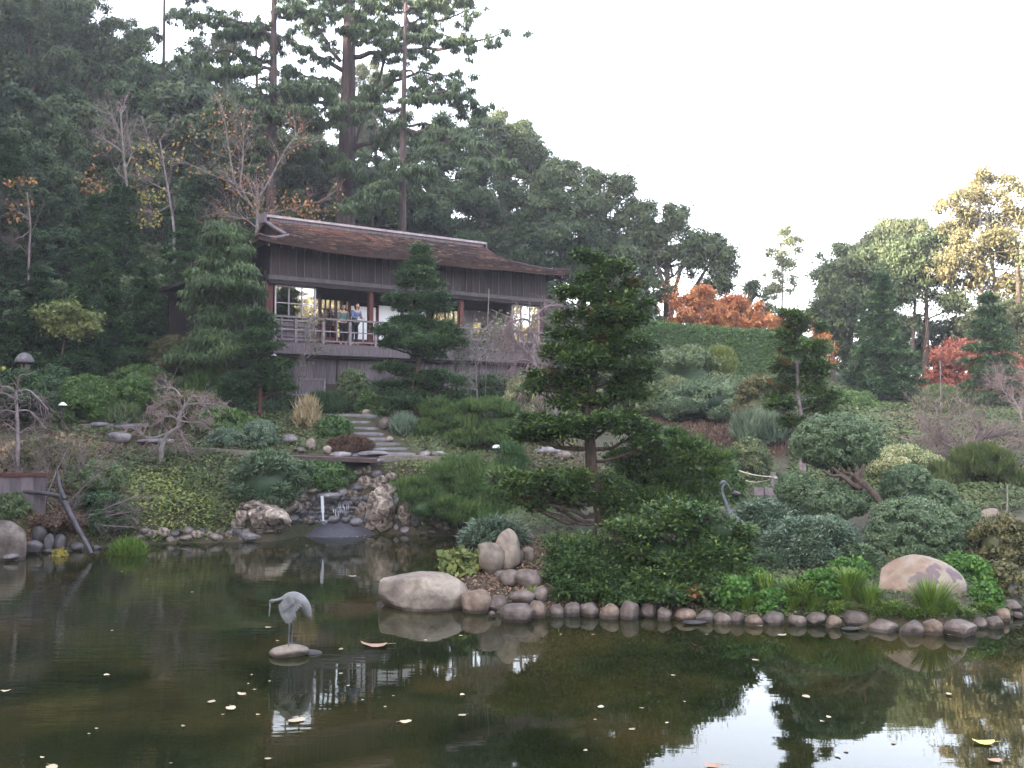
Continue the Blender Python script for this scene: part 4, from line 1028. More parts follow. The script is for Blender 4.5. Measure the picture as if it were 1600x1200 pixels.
# left shore stones
rock(8, 840, 31, 27, 'stone', 'large square shouldered boulder at the left edge of the pond', 'boulder', D=23.2, cat='boulder', facets=8)
for x, y, a, b, l in [(62, 832, 12, 11, 'round grey white-spotted stone on top of the left shore stones'), (52, 854, 15, 10, 'dark oval stone below the white-spotted one'), (78, 847, 8, 14, 'narrow upright stone on the left shore'),
                      (93, 846, 9, 12, 'reddish stone under the yellow leaves on the left shore'), (120, 853, 11, 7, 'low dark stone beside the foot of the fallen branch'), (150, 857, 9, 6, 'black stone left of the round grass tuft'), (76, 860, 9, 4, 'low stone at the waterline of the left shore')]:
    rock(x, y, a, b, 'darkrock', l, 'shore_stone', D=ground(x, y + b * .5)[1] - .12, group='stones of the left shore', sink=.3)
rock(17, 869, 12, 4, 'greyrock', 'small pale flat stone alone in the water at the left', 'stone', D=23.0)
# crane stone
rock(452, 1019, 31, 11, 'paleboulder', 'pale stone in the pond that the bending crane statue stands on', 'stone', D=14.0, facets=2, depth=.8, sink=.6, rough=.1)
rock(484, 1021, 20, 6, 'darkrock', 'thin dark tail of stone running right from the crane stone', 'stone', D=14.1, facets=2, depth=.6)
# rockery round the waterfall
ROCKERY = [(422, 812, 35, 24, 'pitted bulging boulder, largest on the left of the waterfall'), (404, 792, 32, 13, 'long pitted rock lying on top of the bulging boulder'), (391, 839, 18, 9, 'grey rock at the waterline below the bulging boulder'),
           (372, 822, 12, 12, 'small pitted rock at the left end of the rockery'), (452, 791, 21, 13, 'pitted rock between the long rock and the cave'), (424, 783, 20, 10, 'flat pitted rock under the blue green juniper'),
           (461, 769, 19, 12, 'pitted rock under the right end of the blue green juniper'), (486, 765, 17, 8, 'flat rock left of the spillway'), (533, 769, 10, 9, 'dark rock right of the spillway'), (552, 773, 12, 9, 'whitish rock right of the dark spillway rock'),
           (594, 797, 24, 36, 'tall upright pitted boulder right of the waterfall'), (636, 801, 15, 28, 'pointed pitted boulder, rightmost of the rockery'), (604, 768, 17, 14, 'grey topped pitted rock above the tall boulder'),
           (571, 755, 14, 12, 'brown pitted rock right of the stream above the fall'), (595, 751, 13, 9, 'slanting brown rock at the top right of the rockery'), (536, 750, 10, 7, 'small blue grey rock beside the stream above the fall'),
           (577, 780, 11, 10, 'pitted rock left of the tall upright boulder'), (617, 782, 10, 14, 'rock between the two tall right boulders'), (553, 747, 6, 4, 'small pale stone above the fall'), (574, 735, 12, 8, 'pinkish rock below the path end'),
           (586, 724, 9, 6, 'small pinkish rock touching the path end'), (620, 825, 6, 6, 'small grey green stone at the shore under the tall boulders'), (634, 829, 8, 6, 'red brown stone at the shore under the tall boulders'),
           (668, 809, 11, 7, 'brown stone half under the low pine mass'), (692, 822, 12, 7, 'flat brown stone at the shore under the pine mass'), (480, 757, 8, 6, 'small dark rock left of the stream above the fall')]
for x, y, a, b, l in ROCKERY:
    big = a > 10
    tall = 'tall upright' in l or 'pointed' in l
    D = max(ground(x, min(y + b * .9, 844))[1], 25.6) + .05
    rock(x, y, a, b, 'lavarock' if big and 'grey rock' not in l and 'blue' not in l else 'greyrock', l, 'rockery_stone', D=D, group='rockery stones around the waterfall', rough=.2, facets=6, crag=.16 if big else .06, level=4 if big else 3, depth=.8)
k_ = 0
cave = []
for row in range(6):
    for col in range(13):
        x = 462 + col * 9.2 + (row % 2) * 4.5 + random.uniform(-1, 1); y = 779 + row * 7.2 + random.uniform(-.8, .8)
        if x > 578 or (498 < x < 510 and row > 4): continue
        D = ground(x, y)[1] - .05
        cave.append((x, y, D, random.uniform(5.4, 7.4), random.uniform(3.6, 5.0)))
for x, y, D, a, b in cave:
    rock(x, y, a, b, 'darkrock', 'dark wet stone stacked in the hollow behind the waterfall', 'wall_stone', D=D, group='dark stones stacked behind the waterfall', level=2, cat='stone', depth=.9)
for x, y, a, b, l in [(521, 812, 10, 6, 'dark round stone at the foot of the falling water'), (540, 813, 7, 5, 'small dark stone between the two at the foot of the fall'), (557, 816, 11, 7, 'widest dark stone at the right foot of the fall')]:
    rock(x, y, a, b, 'darkrock', l, 'wet_stone', D=26.75, group='stones at the foot of the fall')
rock(514, 773, 19, 4, 'greyrock', 'flat spillway slab that the water runs over', 'spill_stone', D=ground(514, 776)[1] - .1, facets=8, depth=1.6, cat='stone')
for k in range(9): rock(497 + k * 6, 766 + random.uniform(-2, 2), random.uniform(3, 5), random.uniform(2, 3), 'lavarock', 'small pale stone set along the lip of the waterfall', 'lip_stone', D=ground(497 + k * 6, 769)[1], group='small stones on the waterfall lip', level=2)
# water of the fall, in strands
fw = thing('waterfall', tuple(at(504, 813, 26.95)), 'thin white waterfall dropping from the spillway slab to the gravel mound', 'waterfall')
for k, (dx, w) in enumerate([(-2.4, .007), (-1.2, .012), (.2, .014), (1.3, .011), (2.6, .007)]):
    p0 = at(503 + dx, 775, 27.0); p1 = at(505 + dx * .5, 814, 26.75); g = Geo()
    P = np.array([p0 * (1 - s) + p1 * s + np.array([.008 * math.sin(9 * s + k), 0, .05 * (s - s * s)]) for s in np.linspace(0, 1, 12)])
    tube(g, P, w * (.7 + .5 * np.abs(np.sin(np.linspace(0, 5, 12) + k))), 6); part('strand', g, M['fall'], fw)
for k in range(16):
    x = 520 + k * 1.6 + random.uniform(-1, 1); y0 = 786 + random.uniform(0, 12); g = Geo(); tube(g, [at(x, y0, 27.05), at(x + .2, y0 + random.uniform(5, 12), 27.0)], .006, 4); part('drip', g, M['fall'], fw)
for k in range(34):
    c = at(506 + random.gauss(0, 4.5), 815 + random.gauss(0, 1.6), 26.65 + random.uniform(-.1, .1)); v, f = ico(1); g = Geo(); g.add(v * random.uniform(.006, .016) * np.array([1.4, 1, .7]) + c, f, .5, 0, True)
    if k == 0: gsp = Geo()
    gsp.add(g.v[0], f, .5, 0, True)
for k in range(60):
    c = W(520 + random.gauss(0, 34), 836 + random.gauss(0, 2.5), .01); v, f = ico(1); gsp.add(v * random.uniform(.008, .022) * np.array([1.6, 1, .35]) + c, f, .5, 0, True)
part('splash', gsp, M['fall'], fw)['kind'] = 'stuff'
# wet gravel mound under the fall
g = Geo(); n = 48; rr = np.linspace(0, 1, 16); th = np.linspace(0, 2 * np.pi, n, endpoint=False)
mc = np.array([*W(520, 838)[:2], 0]); RR_, TH = np.meshgrid(rr, th, indexing='ij'); X = mc[0] + RR_ * (1.4 + .12 * np.sin(TH * 3)) * np.cos(TH); Y = mc[1] + .75 + RR_ * 1.15 * np.sin(TH)
Z = -.06 + .42 * np.cos(RR_ * math.pi / 2) ** 1.3 + .02 * np.sin(X * 9) * np.sin(Y * 11) * (1 - RR_)
V = np.stack([X, Y, Z], -1).reshape(-1, 3); i, j = np.meshgrid(np.arange(15), np.arange(n), indexing='ij'); q = i * n + j; q2 = i * n + (j + 1) % n
g.add(V, np.stack([q, q2, q2 + n, q + n], -1).reshape(-1, 4), .5, 0, True)
M['wetgravel'] = noisemat('wet_gravel', [(.3, (.035, .033, .042)), (.7, (.085, .08, .10))], 14, bump=.4, rough=.45, spec=.5)
link('gravel_mound', mesh_of('gravel_mound', g, M['wetgravel']), kind='structure')

# ------------------------------------------------------------------ steps, path, planks
st = thing('stone_steps', tuple(ground(575, 705)), 'flight of grey stone steps curving up from the path towards the house', 'steps')
STEPS = [(600, 711, 46, 29.9, 8), (609, 703, 27, 30.6, 6), (596, 695.5, 26, 31.2, 6), (584, 687.5, 21, 31.8, 6), (570, 679, 25, 32.4, 6), (567, 670.5, 23, 33.0, 6), (559, 661, 17, 33.6, 6), (545, 650, 40, 34.3, 7)]
for x, y, a, D, th_ in STEPS:
    D = ground(x, y)[1] - .05; c = at(x, y, D); m = mpp(D); rid = _rid[0] = _rid[0] + 1
    V, F = rock_mesh(rid, (1, 1, 1), 3, .04, 0)
    V = np.sign(V) * np.abs(V) ** .45; V /= np.abs(V).max(0)
    V[:, 0] += .05 * np.sin(V[:, 1] * 3 + rid)
    V = V * [a * m * 1.15, .34, .13] * (1 + .03 * SinNoise(rid, 8, 4)(V))[:, None] + c - [0, 0, .13 - .07] + [0, .26, 0]
    g = Geo(); g.add(V, F, .5, 0, False); part('step', g, M['slab'], st)
def strip(name, pxs, mat, width, kind='structure', thick=.07, D=None, lift=.03, gm=None):
    P = [np.array([*ground(x, y)[:2], 0]) for x, y in pxs]; P = np.array(P); s = np.linspace(0, 1, len(P)); ss = np.linspace(0, 1, 24); P = np.stack([np.interp(ss, s, P[:, k]) for k in range(3)], 1)
    d = norm(np.gradient(P, axis=0)); nn = np.stack([-d[:, 1], d[:, 0], d[:, 2] * 0], 1)
    z = HT(P[:, 0], P[:, 1]) + lift; z = np.convolve(np.pad(z, 2, 'edge'), np.ones(5) / 5, 'valid')
    A = P + nn * width / 2; B = P - nn * width / 2; A[:, 2] = z; B[:, 2] = z; C_ = A.copy(); D_ = B.copy(); C_[:, 2] -= .5; D_[:, 2] -= .5
    V = np.concatenate([A, B, C_, D_]); n = 24; k = np.arange(n - 1); g = Geo(); g.add(V, np.concatenate([np.stack([k, k + 1, k + 1 + n, k + n], 1), np.stack([k + 2 * n, k + 2 * n + 1, k + 1, k], 1), np.stack([k + n, k + n + 1, k + 3 * n + 1, k + 3 * n], 1)]))
    o = link(name, mesh_of(name, g, M[mat]), kind=kind); return o
strip('path', [(255, 704), (330, 701), (400, 706), (440, 712)], 'path', .9)
strip('path', [(130, 665), (200, 664), (265, 661), (330, 658)], 'path', .8)
strip('path', [(590, 716), (640, 712), (690, 716)], 'path', .8)
strip('path', [(1120, 800), (1170, 792), (1230, 786), (1300, 800)], 'path', 1.5)
for x0, x1, y, l in [(140, 176, 664, 'low grey slab wall left end beside the fern'), (178, 214, 667, 'low grey slab wall right piece under the rust ground cover'), (215, 275, 690, 'dark ledge slab beside the white grey rock')]:
    rock((x0 + x1) / 2, y, (x1 - x0) / 2, 5, 'slab', l, 'ledge_slab', facets=2, rough=.05, cat='slab')
rock(186, 685, 20, 10, 'greyrock', 'white grey rock on the bank left of the twisted bare maple', 'rock')
M['bridgebeam'] = noisemat('bridge_beam_wood', [(.3, (.045, .030, .028)), (.7, (.10, .072, .068))], 5, bump=.3)
# plank bridge over the stream
br = thing('plank_bridge', tuple(at(512, 722, 29.2)), 'low plank footbridge with brown edge beams over the stream', 'footbridge')
A_ = at(437, 713, 29.4); B_ = at(596, 719, 29.0); dv = B_ - A_; L_ = np.linalg.norm(dv); dv /= L_; nv = np.array([-dv[1], dv[0], 0])
for k in range(26):
    c = A_ + dv * (k + .5) * L_ / 26; g = Geo(); w = L_ / 26 * .46
    V = [c + dv * i * w + nv * j * .42 + [0, 0, kk * .025] for kk in (-1, 1) for j in (-1, 1) for i in (-1, 1)]
    g.add(V, [(0, 2, 3, 1), (4, 5, 7, 6), (0, 1, 5, 4), (2, 6, 7, 3), (0, 4, 6, 2), (1, 3, 7, 5)]); part('plank', g, M['path'] if False else M['wood_rail'], br)
for j in (-1, 1):
    g = Geo(); V = [A_ + dv * (i * L_ / 2 + L_ / 2) + nv * (j * .47 + jj * .04) + [0, 0, kk * .06 + .0] for kk in (-1, 1) for jj in (-1, 1) for i in (-1, 1)]
    g.add(V, [(0, 2, 3, 1), (4, 5, 7, 6), (0, 1, 5, 4), (2, 6, 7, 3), (0, 4, 6, 2), (1, 3, 7, 5)]); part('edge_beam', g, M['bridgebeam'], br)
for x, y, a, b, m_, l in [(248, 0, 0, 0, '', '')][:0]: pass
for x, y, a, b, m_, l in [(573, 645, 7, 6, 'paleboulder', 'round pale stone beside the top step'), (643, 655, 15, 11, 'greyrock', 'grey boulder behind the spiky blue grass above the steps'), (600, 662, 10, 11, 'stone', 'brown stone right of the upper steps'),
                          (609, 686, 6, 5, 'paleboulder', 'small white stone right of the middle steps'), (664, 709, 9, 5, 'greyrock', 'white flat stone right of the lowest step'), (686, 709, 13, 5, 'greyrock', 'larger white flat stone farther right of the lowest step'),
                          (772, 738, 17, 8, 'greyrock', 'pale grey boulder on the slope above the low pines'), (455, 686, 12, 8, 'greyrock', 'whitish rock in the bed below the blond bush'), (486, 694, 8, 9, 'paleboulder', 'upright pale rock left of the rust heather'),
                          (512, 703, 7, 7, 'paleboulder', 'small rock behind the footbridge'), (532, 711, 18, 6, 'greyrock', 'wide flat rock behind the right end of the footbridge'), (583, 709, 26, 5, 'slab', 'flat pale slab at the foot of the steps'),
                          (470, 703, 8, 5, 'stone', 'low rock behind the left part of the footbridge'), (855, 705, 22, 7, 'greyrock', 'pale rocks under the left boughs of the island cypress'), (880, 712, 14, 8, 'stone', 'brown rock left of the island cypress trunk'),
                          (248, 548, 12, 7, 'greyrock', 'grey rock on the shady hillside below the conifers'), (238, 520, 14, 8, 'greyrock', 'pale rock higher on the shady hillside'), (165, 577, 9, 6, 'greyrock', 'pale rock behind the variegated shrub on the left')]:
    rock(x, y, a, b, m_, l, 'rock')
# weathered trunk on the right bank, rope posts, sign, path slab
g = Geo(); tube(g, [at(1092, 777, 21.5), at(1105, 771, 21.6), at(1122, 767, 21.7), at(1140, 768, 21.8), at(1156, 772, 21.8)], [.03, .05, .065, .06, .04], 8)
tube(g, [at(1096, 783, 21.5), at(1103, 795, 21.4)], [.045, .03], 6); tube(g, [at(1092, 776, 21.5), at(1080, 784, 21.4), at(1070, 790, 21.3)], [.035, .025, .012], 5)
single('driftwood', g, M['greybark'], at(1125, 770, 21.7), 'pale weathered leaning trunk behind the second crane statue', 'driftwood')
RP = []
for k, (x, y0, y1, D, l) in enumerate([(1208, 738, 790, 23.6, 'grey wooden rope post at the left of the dome shrubs'), (1128, 716, 768, 26.0, 'far rope post mostly hidden by the shiny leaved bush')]):
    b = at(x, y1, D); t_ = at(x, y0, D); rt = thing('rope_post', tuple(b), l, 'post'); g = Geo(); tube(g, [b - [0, 0, .3], t_], [.062, .06], 8); part('post', g, M['greyrock'], rt)
    g = Geo(); a_ = np.linspace(0, 6.28, 12); c = t_ - [0, 0, .13]; tube(g, c + np.stack([np.cos(a_), np.sin(a_), a_ * .004], 1) * [.075, .075, 1], .014, 5); part('rope_loop', g, M['rope'], rt); RP.append(c)
for k, (sag, l) in enumerate([(.26, 'slack white rope hanging low between the rope posts'), (.10, 'tighter white rope above the slack one')]):
    g = Geo(); s = np.linspace(0, 1, 14)[:, None]; P = RP[0] * (1 - s) + RP[1] * s; P[:, 2] -= (4 * sag * s * (1 - s))[:, 0]; P[:, 2] += .03 * k; tube(g, P, .013, 5); single('rope', g, M['rope'], RP[0], l, 'rope')
g = Geo(); s = np.linspace(0, 1, 8)[:, None]; P = RP[0] * (1 - s) + at(1240, 752, 22.6) * s; tube(g, P, .013, 5); single('rope', g, M['rope'], RP[0], 'short rope end leading right from the near rope post', 'rope')
sb = thing('notice_board', tuple(at(1195, 800, 23.0)), 'low slanting grey board on a thin black stake beside the rope post', 'sign')
g = Geo(); c = at(1194, 768, 23.0); box(g, c, (.46, .05, .17)); part('board', g, M['wood_rail'], sb); g = Geo(); tube(g, [at(1194, 763, 22.95), at(1196, 805, 22.95)], .012, 5); part('stake', g, M['darkmetal'], sb)
# garden lamps
def lamp(x, ycap, r, D, stem, label, dome=False):
    c = at(x, ycap, D); m = mpp(D); rt = thing('garden_lamp', (c[0], c[1], min(hz(c[0], c[1]), c[2] - .1)), label, 'garden lamp', 'white mushroom lamps in the beds')
    g = Geo(); prof_ = [(0, .55), (.25, .5), (.6, .2), (1, -.15), (.98, -.22), (.1, -.12)] if not dome else [(0, .6), (.5, .52), (.85, .25), (1, -.1), (.97, -.16), (.1, -.1)]
    n = 16; a = np.linspace(0, 2 * np.pi, n, endpoint=False); V = np.concatenate([np.stack([c[0] + q[0] * r * m * np.cos(a), c[1] + q[0] * r * m * np.sin(a), np.full(n, c[2] + q[1] * r * m)], 1) for q in prof_])
    i, j = np.meshgrid(np.arange(len(prof_) - 1), np.arange(n), indexing='ij'); q = i * n + j; q2 = i * n + (j + 1) % n; g.add(V, np.stack([q, q2, q2 + n, q + n], -1).reshape(-1, 4), .5, 0, True)
    part('lamp_shade', g, M['white'], rt); g = Geo(); tube(g, [[c[0], c[1], c[2]], [c[0], c[1], rt.location.z - .05]], .018, 6); part('stem', g, M['darkmetal'], rt)
lamp(98, 632, 7, 32, 1, 'white cone garden lamp in front of the big azalea on the left'); lamp(381, 679, 6.5, 31.5, 1, 'white cone garden lamp between two round shrubs')
lamp(776, 699, 7, 29.5, 1, 'white dome garden lamp under the cloud pine', True); lamp(428, 555, 5, 34.3, 1, 'small white lamp behind the red barked cloud tree')
# stone lantern
D = 33.2; m = mpp(D); c = at(38, 578, D); sl = thing('stone_lantern', (c[0], c[1], hz(c[0], c[1])), 'pale stone lantern with thatch like roof on the left slope', 'stone lantern')
def ngon(g, c, rs_, n=6):
    a = np.linspace(0, 2 * np.pi, n, endpoint=False) + .3; V = np.concatenate([np.stack([c[0] + r * np.cos(a), c[1] + r * np.sin(a), np.full(n, c[2] + z)], 1) for r, z in rs_])
    i, j = np.meshgrid(np.arange(len(rs_) - 1), np.arange(n), indexing='ij'); q = i * n + j; q2 = i * n + (j + 1) % n; g.add(V, np.stack([q, q2, q2 + n, q + n], -1).reshape(-1, 4), .5, 0, n > 8)
g = Geo(); ngon(g, c, [(.04, .58), (.09, .56), (.18, .51), (.26, .40), (.32, .27), (.30, .24), (.1, .26)], 18); part('roof', g, M['greyrock'], sl)
g = Geo(); ngon(g, c, [(.02, .27), (.17, .27), (.17, .02), (.02, .0)], 6); part('light_box', g, M['paleboulder'], sl)
for ax_ in (-.08, .06): g = Geo(); box(g, (c[0] + ax_, c[1] - .155, c[2] + .14), (.07, .03, .12)); part('opening_shade', g, M['interior'], sl)  # dark plates stand in for the shaded holes of the light box
g = Geo(); ngon(g, c, [(.02, 0), (.21, 0), (.21, -.08), (.1, -.1), (.09, -.7), (.2, -.75), (.2, -.9)], 12); part('pedestal', g, M['paleboulder'], sl)
# low wall with brown cap on the left, and the branch that leans into the water
wl = thing('low_wall', tuple(ground(30, 790)), 'grey low wall with a brown wooden cap at the left edge', 'low wall')
a0 = at(-60, 737, 24.6); a1 = at(72, 742, 24.9); dv = (a1 - a0); dv[2] = 0; L_ = np.linalg.norm(dv); dv /= L_; nv = np.array([-dv[1], dv[0], 0])
def seg(g, a, b, z0, z1, w):
    V = [p + nv * j * w + [0, 0, 0] for p in (a, b) for j in (-1, 1)]; V = [np.array([v[0], v[1], z]) for z in (z0, z1) for v in V]
    g.add(V, [(0, 1, 3, 2), (4, 6, 7, 5), (0, 4, 5, 1), (2, 3, 7, 6), (0, 2, 6, 4), (1, 5, 7, 3)])
for k in range(7):
    g = Geo(); seg(g, a0 + dv * L_ * k / 7, a0 + dv * L_ * (k + .985) / 7, .5, a1[2] - .04, .04); part('board', g, M['wood_grey'], wl)
g = Geo(); seg(g, a0 - dv * .05, a1 + dv * .05, a1[2] - .037, a1[2] + .05, .08); part('cap', g, M['wood_red'], wl)
g = Geo(); P = [at(18, 762, 24.9), at(40, 768, 24.8), at(70, 771, 24.7), at(93, 775, 24.6), at(102, 786, 24.5), at(112, 808, 24.2), at(125, 832, 23.9), at(139, 856, 23.6), at(143, 866, 23.5)]
tube(g, P, [.03, .045, .05, .06, .07, .065, .06, .055, .05], 8); tube(g, [at(101, 780, 24.5), at(93, 760, 24.6), at(90, 735, 24.7)], [.06, .05, .03], 6)
single('fallen_branch', g, M['wetwood'], at(110, 805, 24.3), 'thick grey branch bent down into the water on the left shore', 'branch')
# bamboo stakes
for x0, y0, x1, y1, D, l in [(757, 510, 764, 451, 35.0, 'slanting bamboo stake in front of the balcony'), (1470, 628, 1469, 563, 40, 'thin pale pole tied above the grey green bush on the right'), (1574, 803, 1574, 757, 23, 'thin upright stick among plants at the right edge')]:
    g = Geo(); b = at(x0, y0, D); tube(g, [np.array([b[0], b[1], min(b[2], hz(b[0], b[1]))]), at(x1, y1, D)], .017, 6); single('stake', g, M['greybark' if x0 > 1000 else 'palebark'], b, l, 'stake')

# ------------------------------------------------------------------ crane statues
def cs(x, y, dD=0.0, D=14.0): return at(380 + x / 4.615, 900 + y / 4.615, D + dD)
cr = thing('crane_statue', tuple(cs(340, 515)), 'grey metal crane statue bending its neck, standing on a stone in the pond', 'statue')
def loft(g, pts, rad, squash, n=14):
    """body: a tube flattened sideways by squash"""
    pts = np.asarray(pts, float); s = np.linspace(0, 1, len(pts)); ss = np.linspace(0, 1, len(pts) * 3)
    P = np.stack([np.interp(ss, s, pts[:, k]) for k in range(3)], 1); R = np.interp(ss, s, rad)
    for _ in range(2): P[1:-1] = (P[:-2] + 2 * P[1:-1] + P[2:]) / 4
    d = norm(np.gradient(P, axis=0)); a = norm(np.cross(d, [0, 1., 0])); th = np.linspace(0, 2 * np.pi, n, endpoint=False)
    V = P[:, None] + R[:, None, None] * (np.cos(th)[None, :, None] * a[:, None] + squash * np.sin(th)[None, :, None] * np.array([0, 1., 0]))
    m_ = len(P); i, j = np.meshgrid(np.arange(m_ - 1), np.arange(n), indexing='ij'); q = i * n + j; q2 = i * n + (j + 1) % n
    g.add(V.reshape(-1, 3), np.stack([q, q2, q2 + n, q + n], -1).reshape(-1, 4), .5, 0, True)
u_ = 14.0 / FPX / 4.615
g = Geo(); loft(g, [cs(190, 184), cs(205, 182), cs(225, 178), cs(255, 172), cs(285, 160), cs(318, 148), cs(360, 150), cs(405, 172), cs(440, 210), cs(465, 255), cs(478, 290)],
                np.array([8, 15, 11, 10, 14, 28, 42, 48, 44, 32, 14]) * u_, .85); part('body', g, M['bronze'], cr)
g = Geo(); loft(g, [cs(192, 190), cs(194, 215), cs(190, 250), cs(186, 292)], np.array([8, 6, 5, 2.5]) * u_, .8, 8); part('beak', g, M['bronze'], cr)
for sd in (-1, 1):
    g = Geo(); v, f = ico(1); g.add(v * 2.2 * u_ + cs(196, 180, sd * .035), f); part('eye', g, M['bronze_dark'], cr)
    g = Geo(); yo = .16 * sd; sh = cs(320, 175, yo * -1)
    sh = cs(330, 160, -yo)
    V = []; F = []
    def plate(p0, p1, w0, tilt=0.0, y=0.0):
        a = cs(*p0, -yo * (1 + y)); b = cs(*p1, -yo * (1.15 + y)); d = norm((b - a)[None])[0]; s_ = norm(np.cross(d, [0, 1., 0])[None])[0]; w = w0 * u_
        n0 = sum(len(x_) for x_ in V); pts = []
        for s2, ww in ((0, .55), (.35, 1), (.75, .95), (.93, .6), (1.0, .12)):
            c_ = a * (1 - s2) + b * s2; pts += [c_ - s_ * w * ww + [0, .006 * -sd, 0], c_ + [0, -.012 * sd * -1 * -1, 0], c_ + s_ * w * ww + [0, .006 * -sd, 0]]
        V.append(pts)
        for q in range(4):
            o = n0 + q * 3; F.extend([[o, o + 1, o + 4, o + 3], [o + 1, o + 2, o + 5, o + 4]])
    tips = [(432, 205), (422, 222), (405, 235), (390, 252), (378, 275), (382, 300), (368, 322), (350, 338), (330, 345), (313, 342), (300, 325), (287, 300)]
    roots = [(345, 150), (335, 160), (325, 168), (318, 178), (310, 185), (305, 192), (297, 200), (290, 205), (282, 207), (275, 208), (268, 206), (262, 203)]
    for k, (r_, t_) in enumerate(zip(roots, tips)): plate(r_, t_, 13, y=.02 * k)
    for k in range(7): plate((330 - k * 9, 140 + k * 8), (365 - k * 12, 200 + k * 9), 14, y=.3)
    g.add(np.concatenate(V), np.array(F), .5, 0, False)
    V2, F2 = ico(3); g2 = Geo(); cw = cs(312, 190, -yo * .75); q = V2 * np.array([34, 1, 40]) * u_; q[:, 1] = V2[:, 1] * .03; g.add(q + cw, F2, .5, 0, True)
    part('wing', g, M['bronze'], cr)
g = Geo()
for k in range(6):
    a = cs(470 - k * 12, 250 - k * 6); b = cs(492 - k * 11, 318 - k * 8); tube(g, [a, a * .5 + b * .5 + [.004, 0, 0], b], [10 * u_, 9 * u_, 2 * u_], 5)
part('tail', g, M['bronze'], cr)
for x0, x1, xf, y0, yf, dd in [(335, 331, 325, 300, 517, -.05), (362, 358, 348, 285, 482, .08)]:
    g = Geo(); tube(g, [cs(x0, y0, dd), cs(x1, (y0 + yf) / 2, dd), cs(xf, yf, dd)], [7 * u_, 4.5 * u_, 4.5 * u_], 8)
    for (tx, ty) in ((-38, 10), (-30, 16), (48, 4), (10, 14)): tube(g, [cs(xf, yf, dd), cs(xf + tx * .5, yf + ty * .6, dd - .02), cs(xf + tx, yf + ty, dd - .04)], [4.5 * u_, 4 * u_, 2 * u_], 5)
    part('leg', g, M['bronze_dark'], cr)
# second crane, upright behind the junipers
D2 = 18.6; b2 = at(1165, 880, D2); c2 = thing('crane_statue', (b2[0], b2[1], hz(b2[0], b2[1])), 'dark metal crane statue standing tall behind the junipers on the island', 'statue'); u2 = mpp(D2)
q_ = lambda x, y, d=0.0: at(x, y, D2 + d)
g = Geo(); loft(g, [q_(1125, 757), q_(1129, 753), q_(1134, 754), q_(1127, 763), q_(1130, 775), q_(1135, 788), q_(1138, 800), q_(1146, 812), q_(1157, 825), q_(1167, 840), q_(1172, 860), q_(1172, 880)], np.array([1.5, 3.2, 3, 2, 2.2, 3, 4.5, 8, 11, 12, 9, 4]) * u2, .9); part('body', g, M['bronze_dark'], c2)
g = Geo(); loft(g, [q_(1135, 755), q_(1140, 762), q_(1143, 767)], np.array([2, 1.3, .6]) * u2, .8, 8); part('beak', g, M['bronze_dark'], c2)
g = Geo(); loft(g, [q_(1141, 803, -.1), q_(1153, 818, -.14), q_(1166, 838, -.14), q_(1176, 865, -.1)], np.array([2, 7, 8, 1.5]) * u2, .4, 8); part('wing', g, M['bronze_dark'], c2)
for d_ in (-.06, .06): g = Geo(); p_ = q_(1158, 845, d_); tube(g, [p_, [p_[0], p_[1], hz(p_[0], p_[1]) - .05]], .014, 6); part('leg', g, M['bronze_dark'], c2)

# ------------------------------------------------------------------ floating leaves, each its own
FL = [(9, 1079, 8), (167, 1054, 7), (330, 1096, 9), (378, 1084, 10), (361, 1106, 12), (286, 1134, 5), (151, 1138, 4), (139, 1146, 3), (66, 1183, 5), (82, 1198, 13), (419, 1185, 6), (463, 1125, 17), (634, 1127, 12), (533, 1014, 6),
      (419, 980, 6), (434, 1001, 4), (551, 900, 7), (393, 1054, 3), (388, 1068, 3), (398, 1077, 3), (348, 1116, 3), (403, 1116, 4), (421, 1064, 3), (532, 1052, 4), (544, 1071, 4), (567, 1093, 3), (602, 1104, 4), (615, 1087, 3), (267, 1192, 3),
      (938.6, 1104, 8), (930, 1124, 3), (914.6, 1172, 5), (987, 1139, 7), (1003, 1106, 4), (1042, 1129, 4), (1052, 1055, 5), (1070, 1096, 3), (1180.5, 1031, 7), (1221, 992, 9), (1260, 1088, 9), (1284.6, 1126.5, 5), (1295, 1120, 6), (1322, 1172, 6),
      (1308.6, 1180, 7), (1482, 1084, 7), (1396.5, 1159, 6), (1188, 978, 4), (876, 991, 3), (926, 991, 3), (720, 993, 5), (665, 1000, 4), (722, 1085, 6), (722, 1117, 8), (1104, 991, 3), (1484, 992, 4), (560, 1040, 3), (25, 876, 2), (60, 884, 2), (190, 893, 2), (230, 905, 2), (480, 852, 3), (512, 852, 2), (575, 842, 3), (300, 925, 3), (175, 985, 3)]
def leafmesh(seed, w=1.0, curl=.25):
    R = np.random.default_rng(seed); n = 14; g = Geo(); a = np.linspace(0, 2 * np.pi, n, endpoint=False); out = []
    for ring in (0.0, .55, 1.0):
        r = ring * (1 + .12 * np.cos(3 * a + R.uniform(0, 6)) + .06 * R.normal(size=n)); x = r * np.cos(a); y = r * np.sin(a) * .72 * w; z = curl * (x * x) * .35 + .03 * R.normal(size=n) * ring
        out.append(np.stack([x, y, z], 1))
    V = np.concatenate(out); i, j = np.meshgrid(np.arange(2), np.arange(n), indexing='ij'); q = i * n + j; q2 = i * n + (j + 1) % n
    g.add(V, np.stack([q, q2, q2 + n, q + n], -1).reshape(-1, 4), .5, 0, True); tube(g, [(0.9, 0, .1), (1.3, .06, .12), (1.6, .15, .1)], [.03, .025, .02], 4, cap=False); return g
LM = [mesh_of('leaf', leafmesh(s), M['floatleaf']) for s in range(5)]
_reg = {}
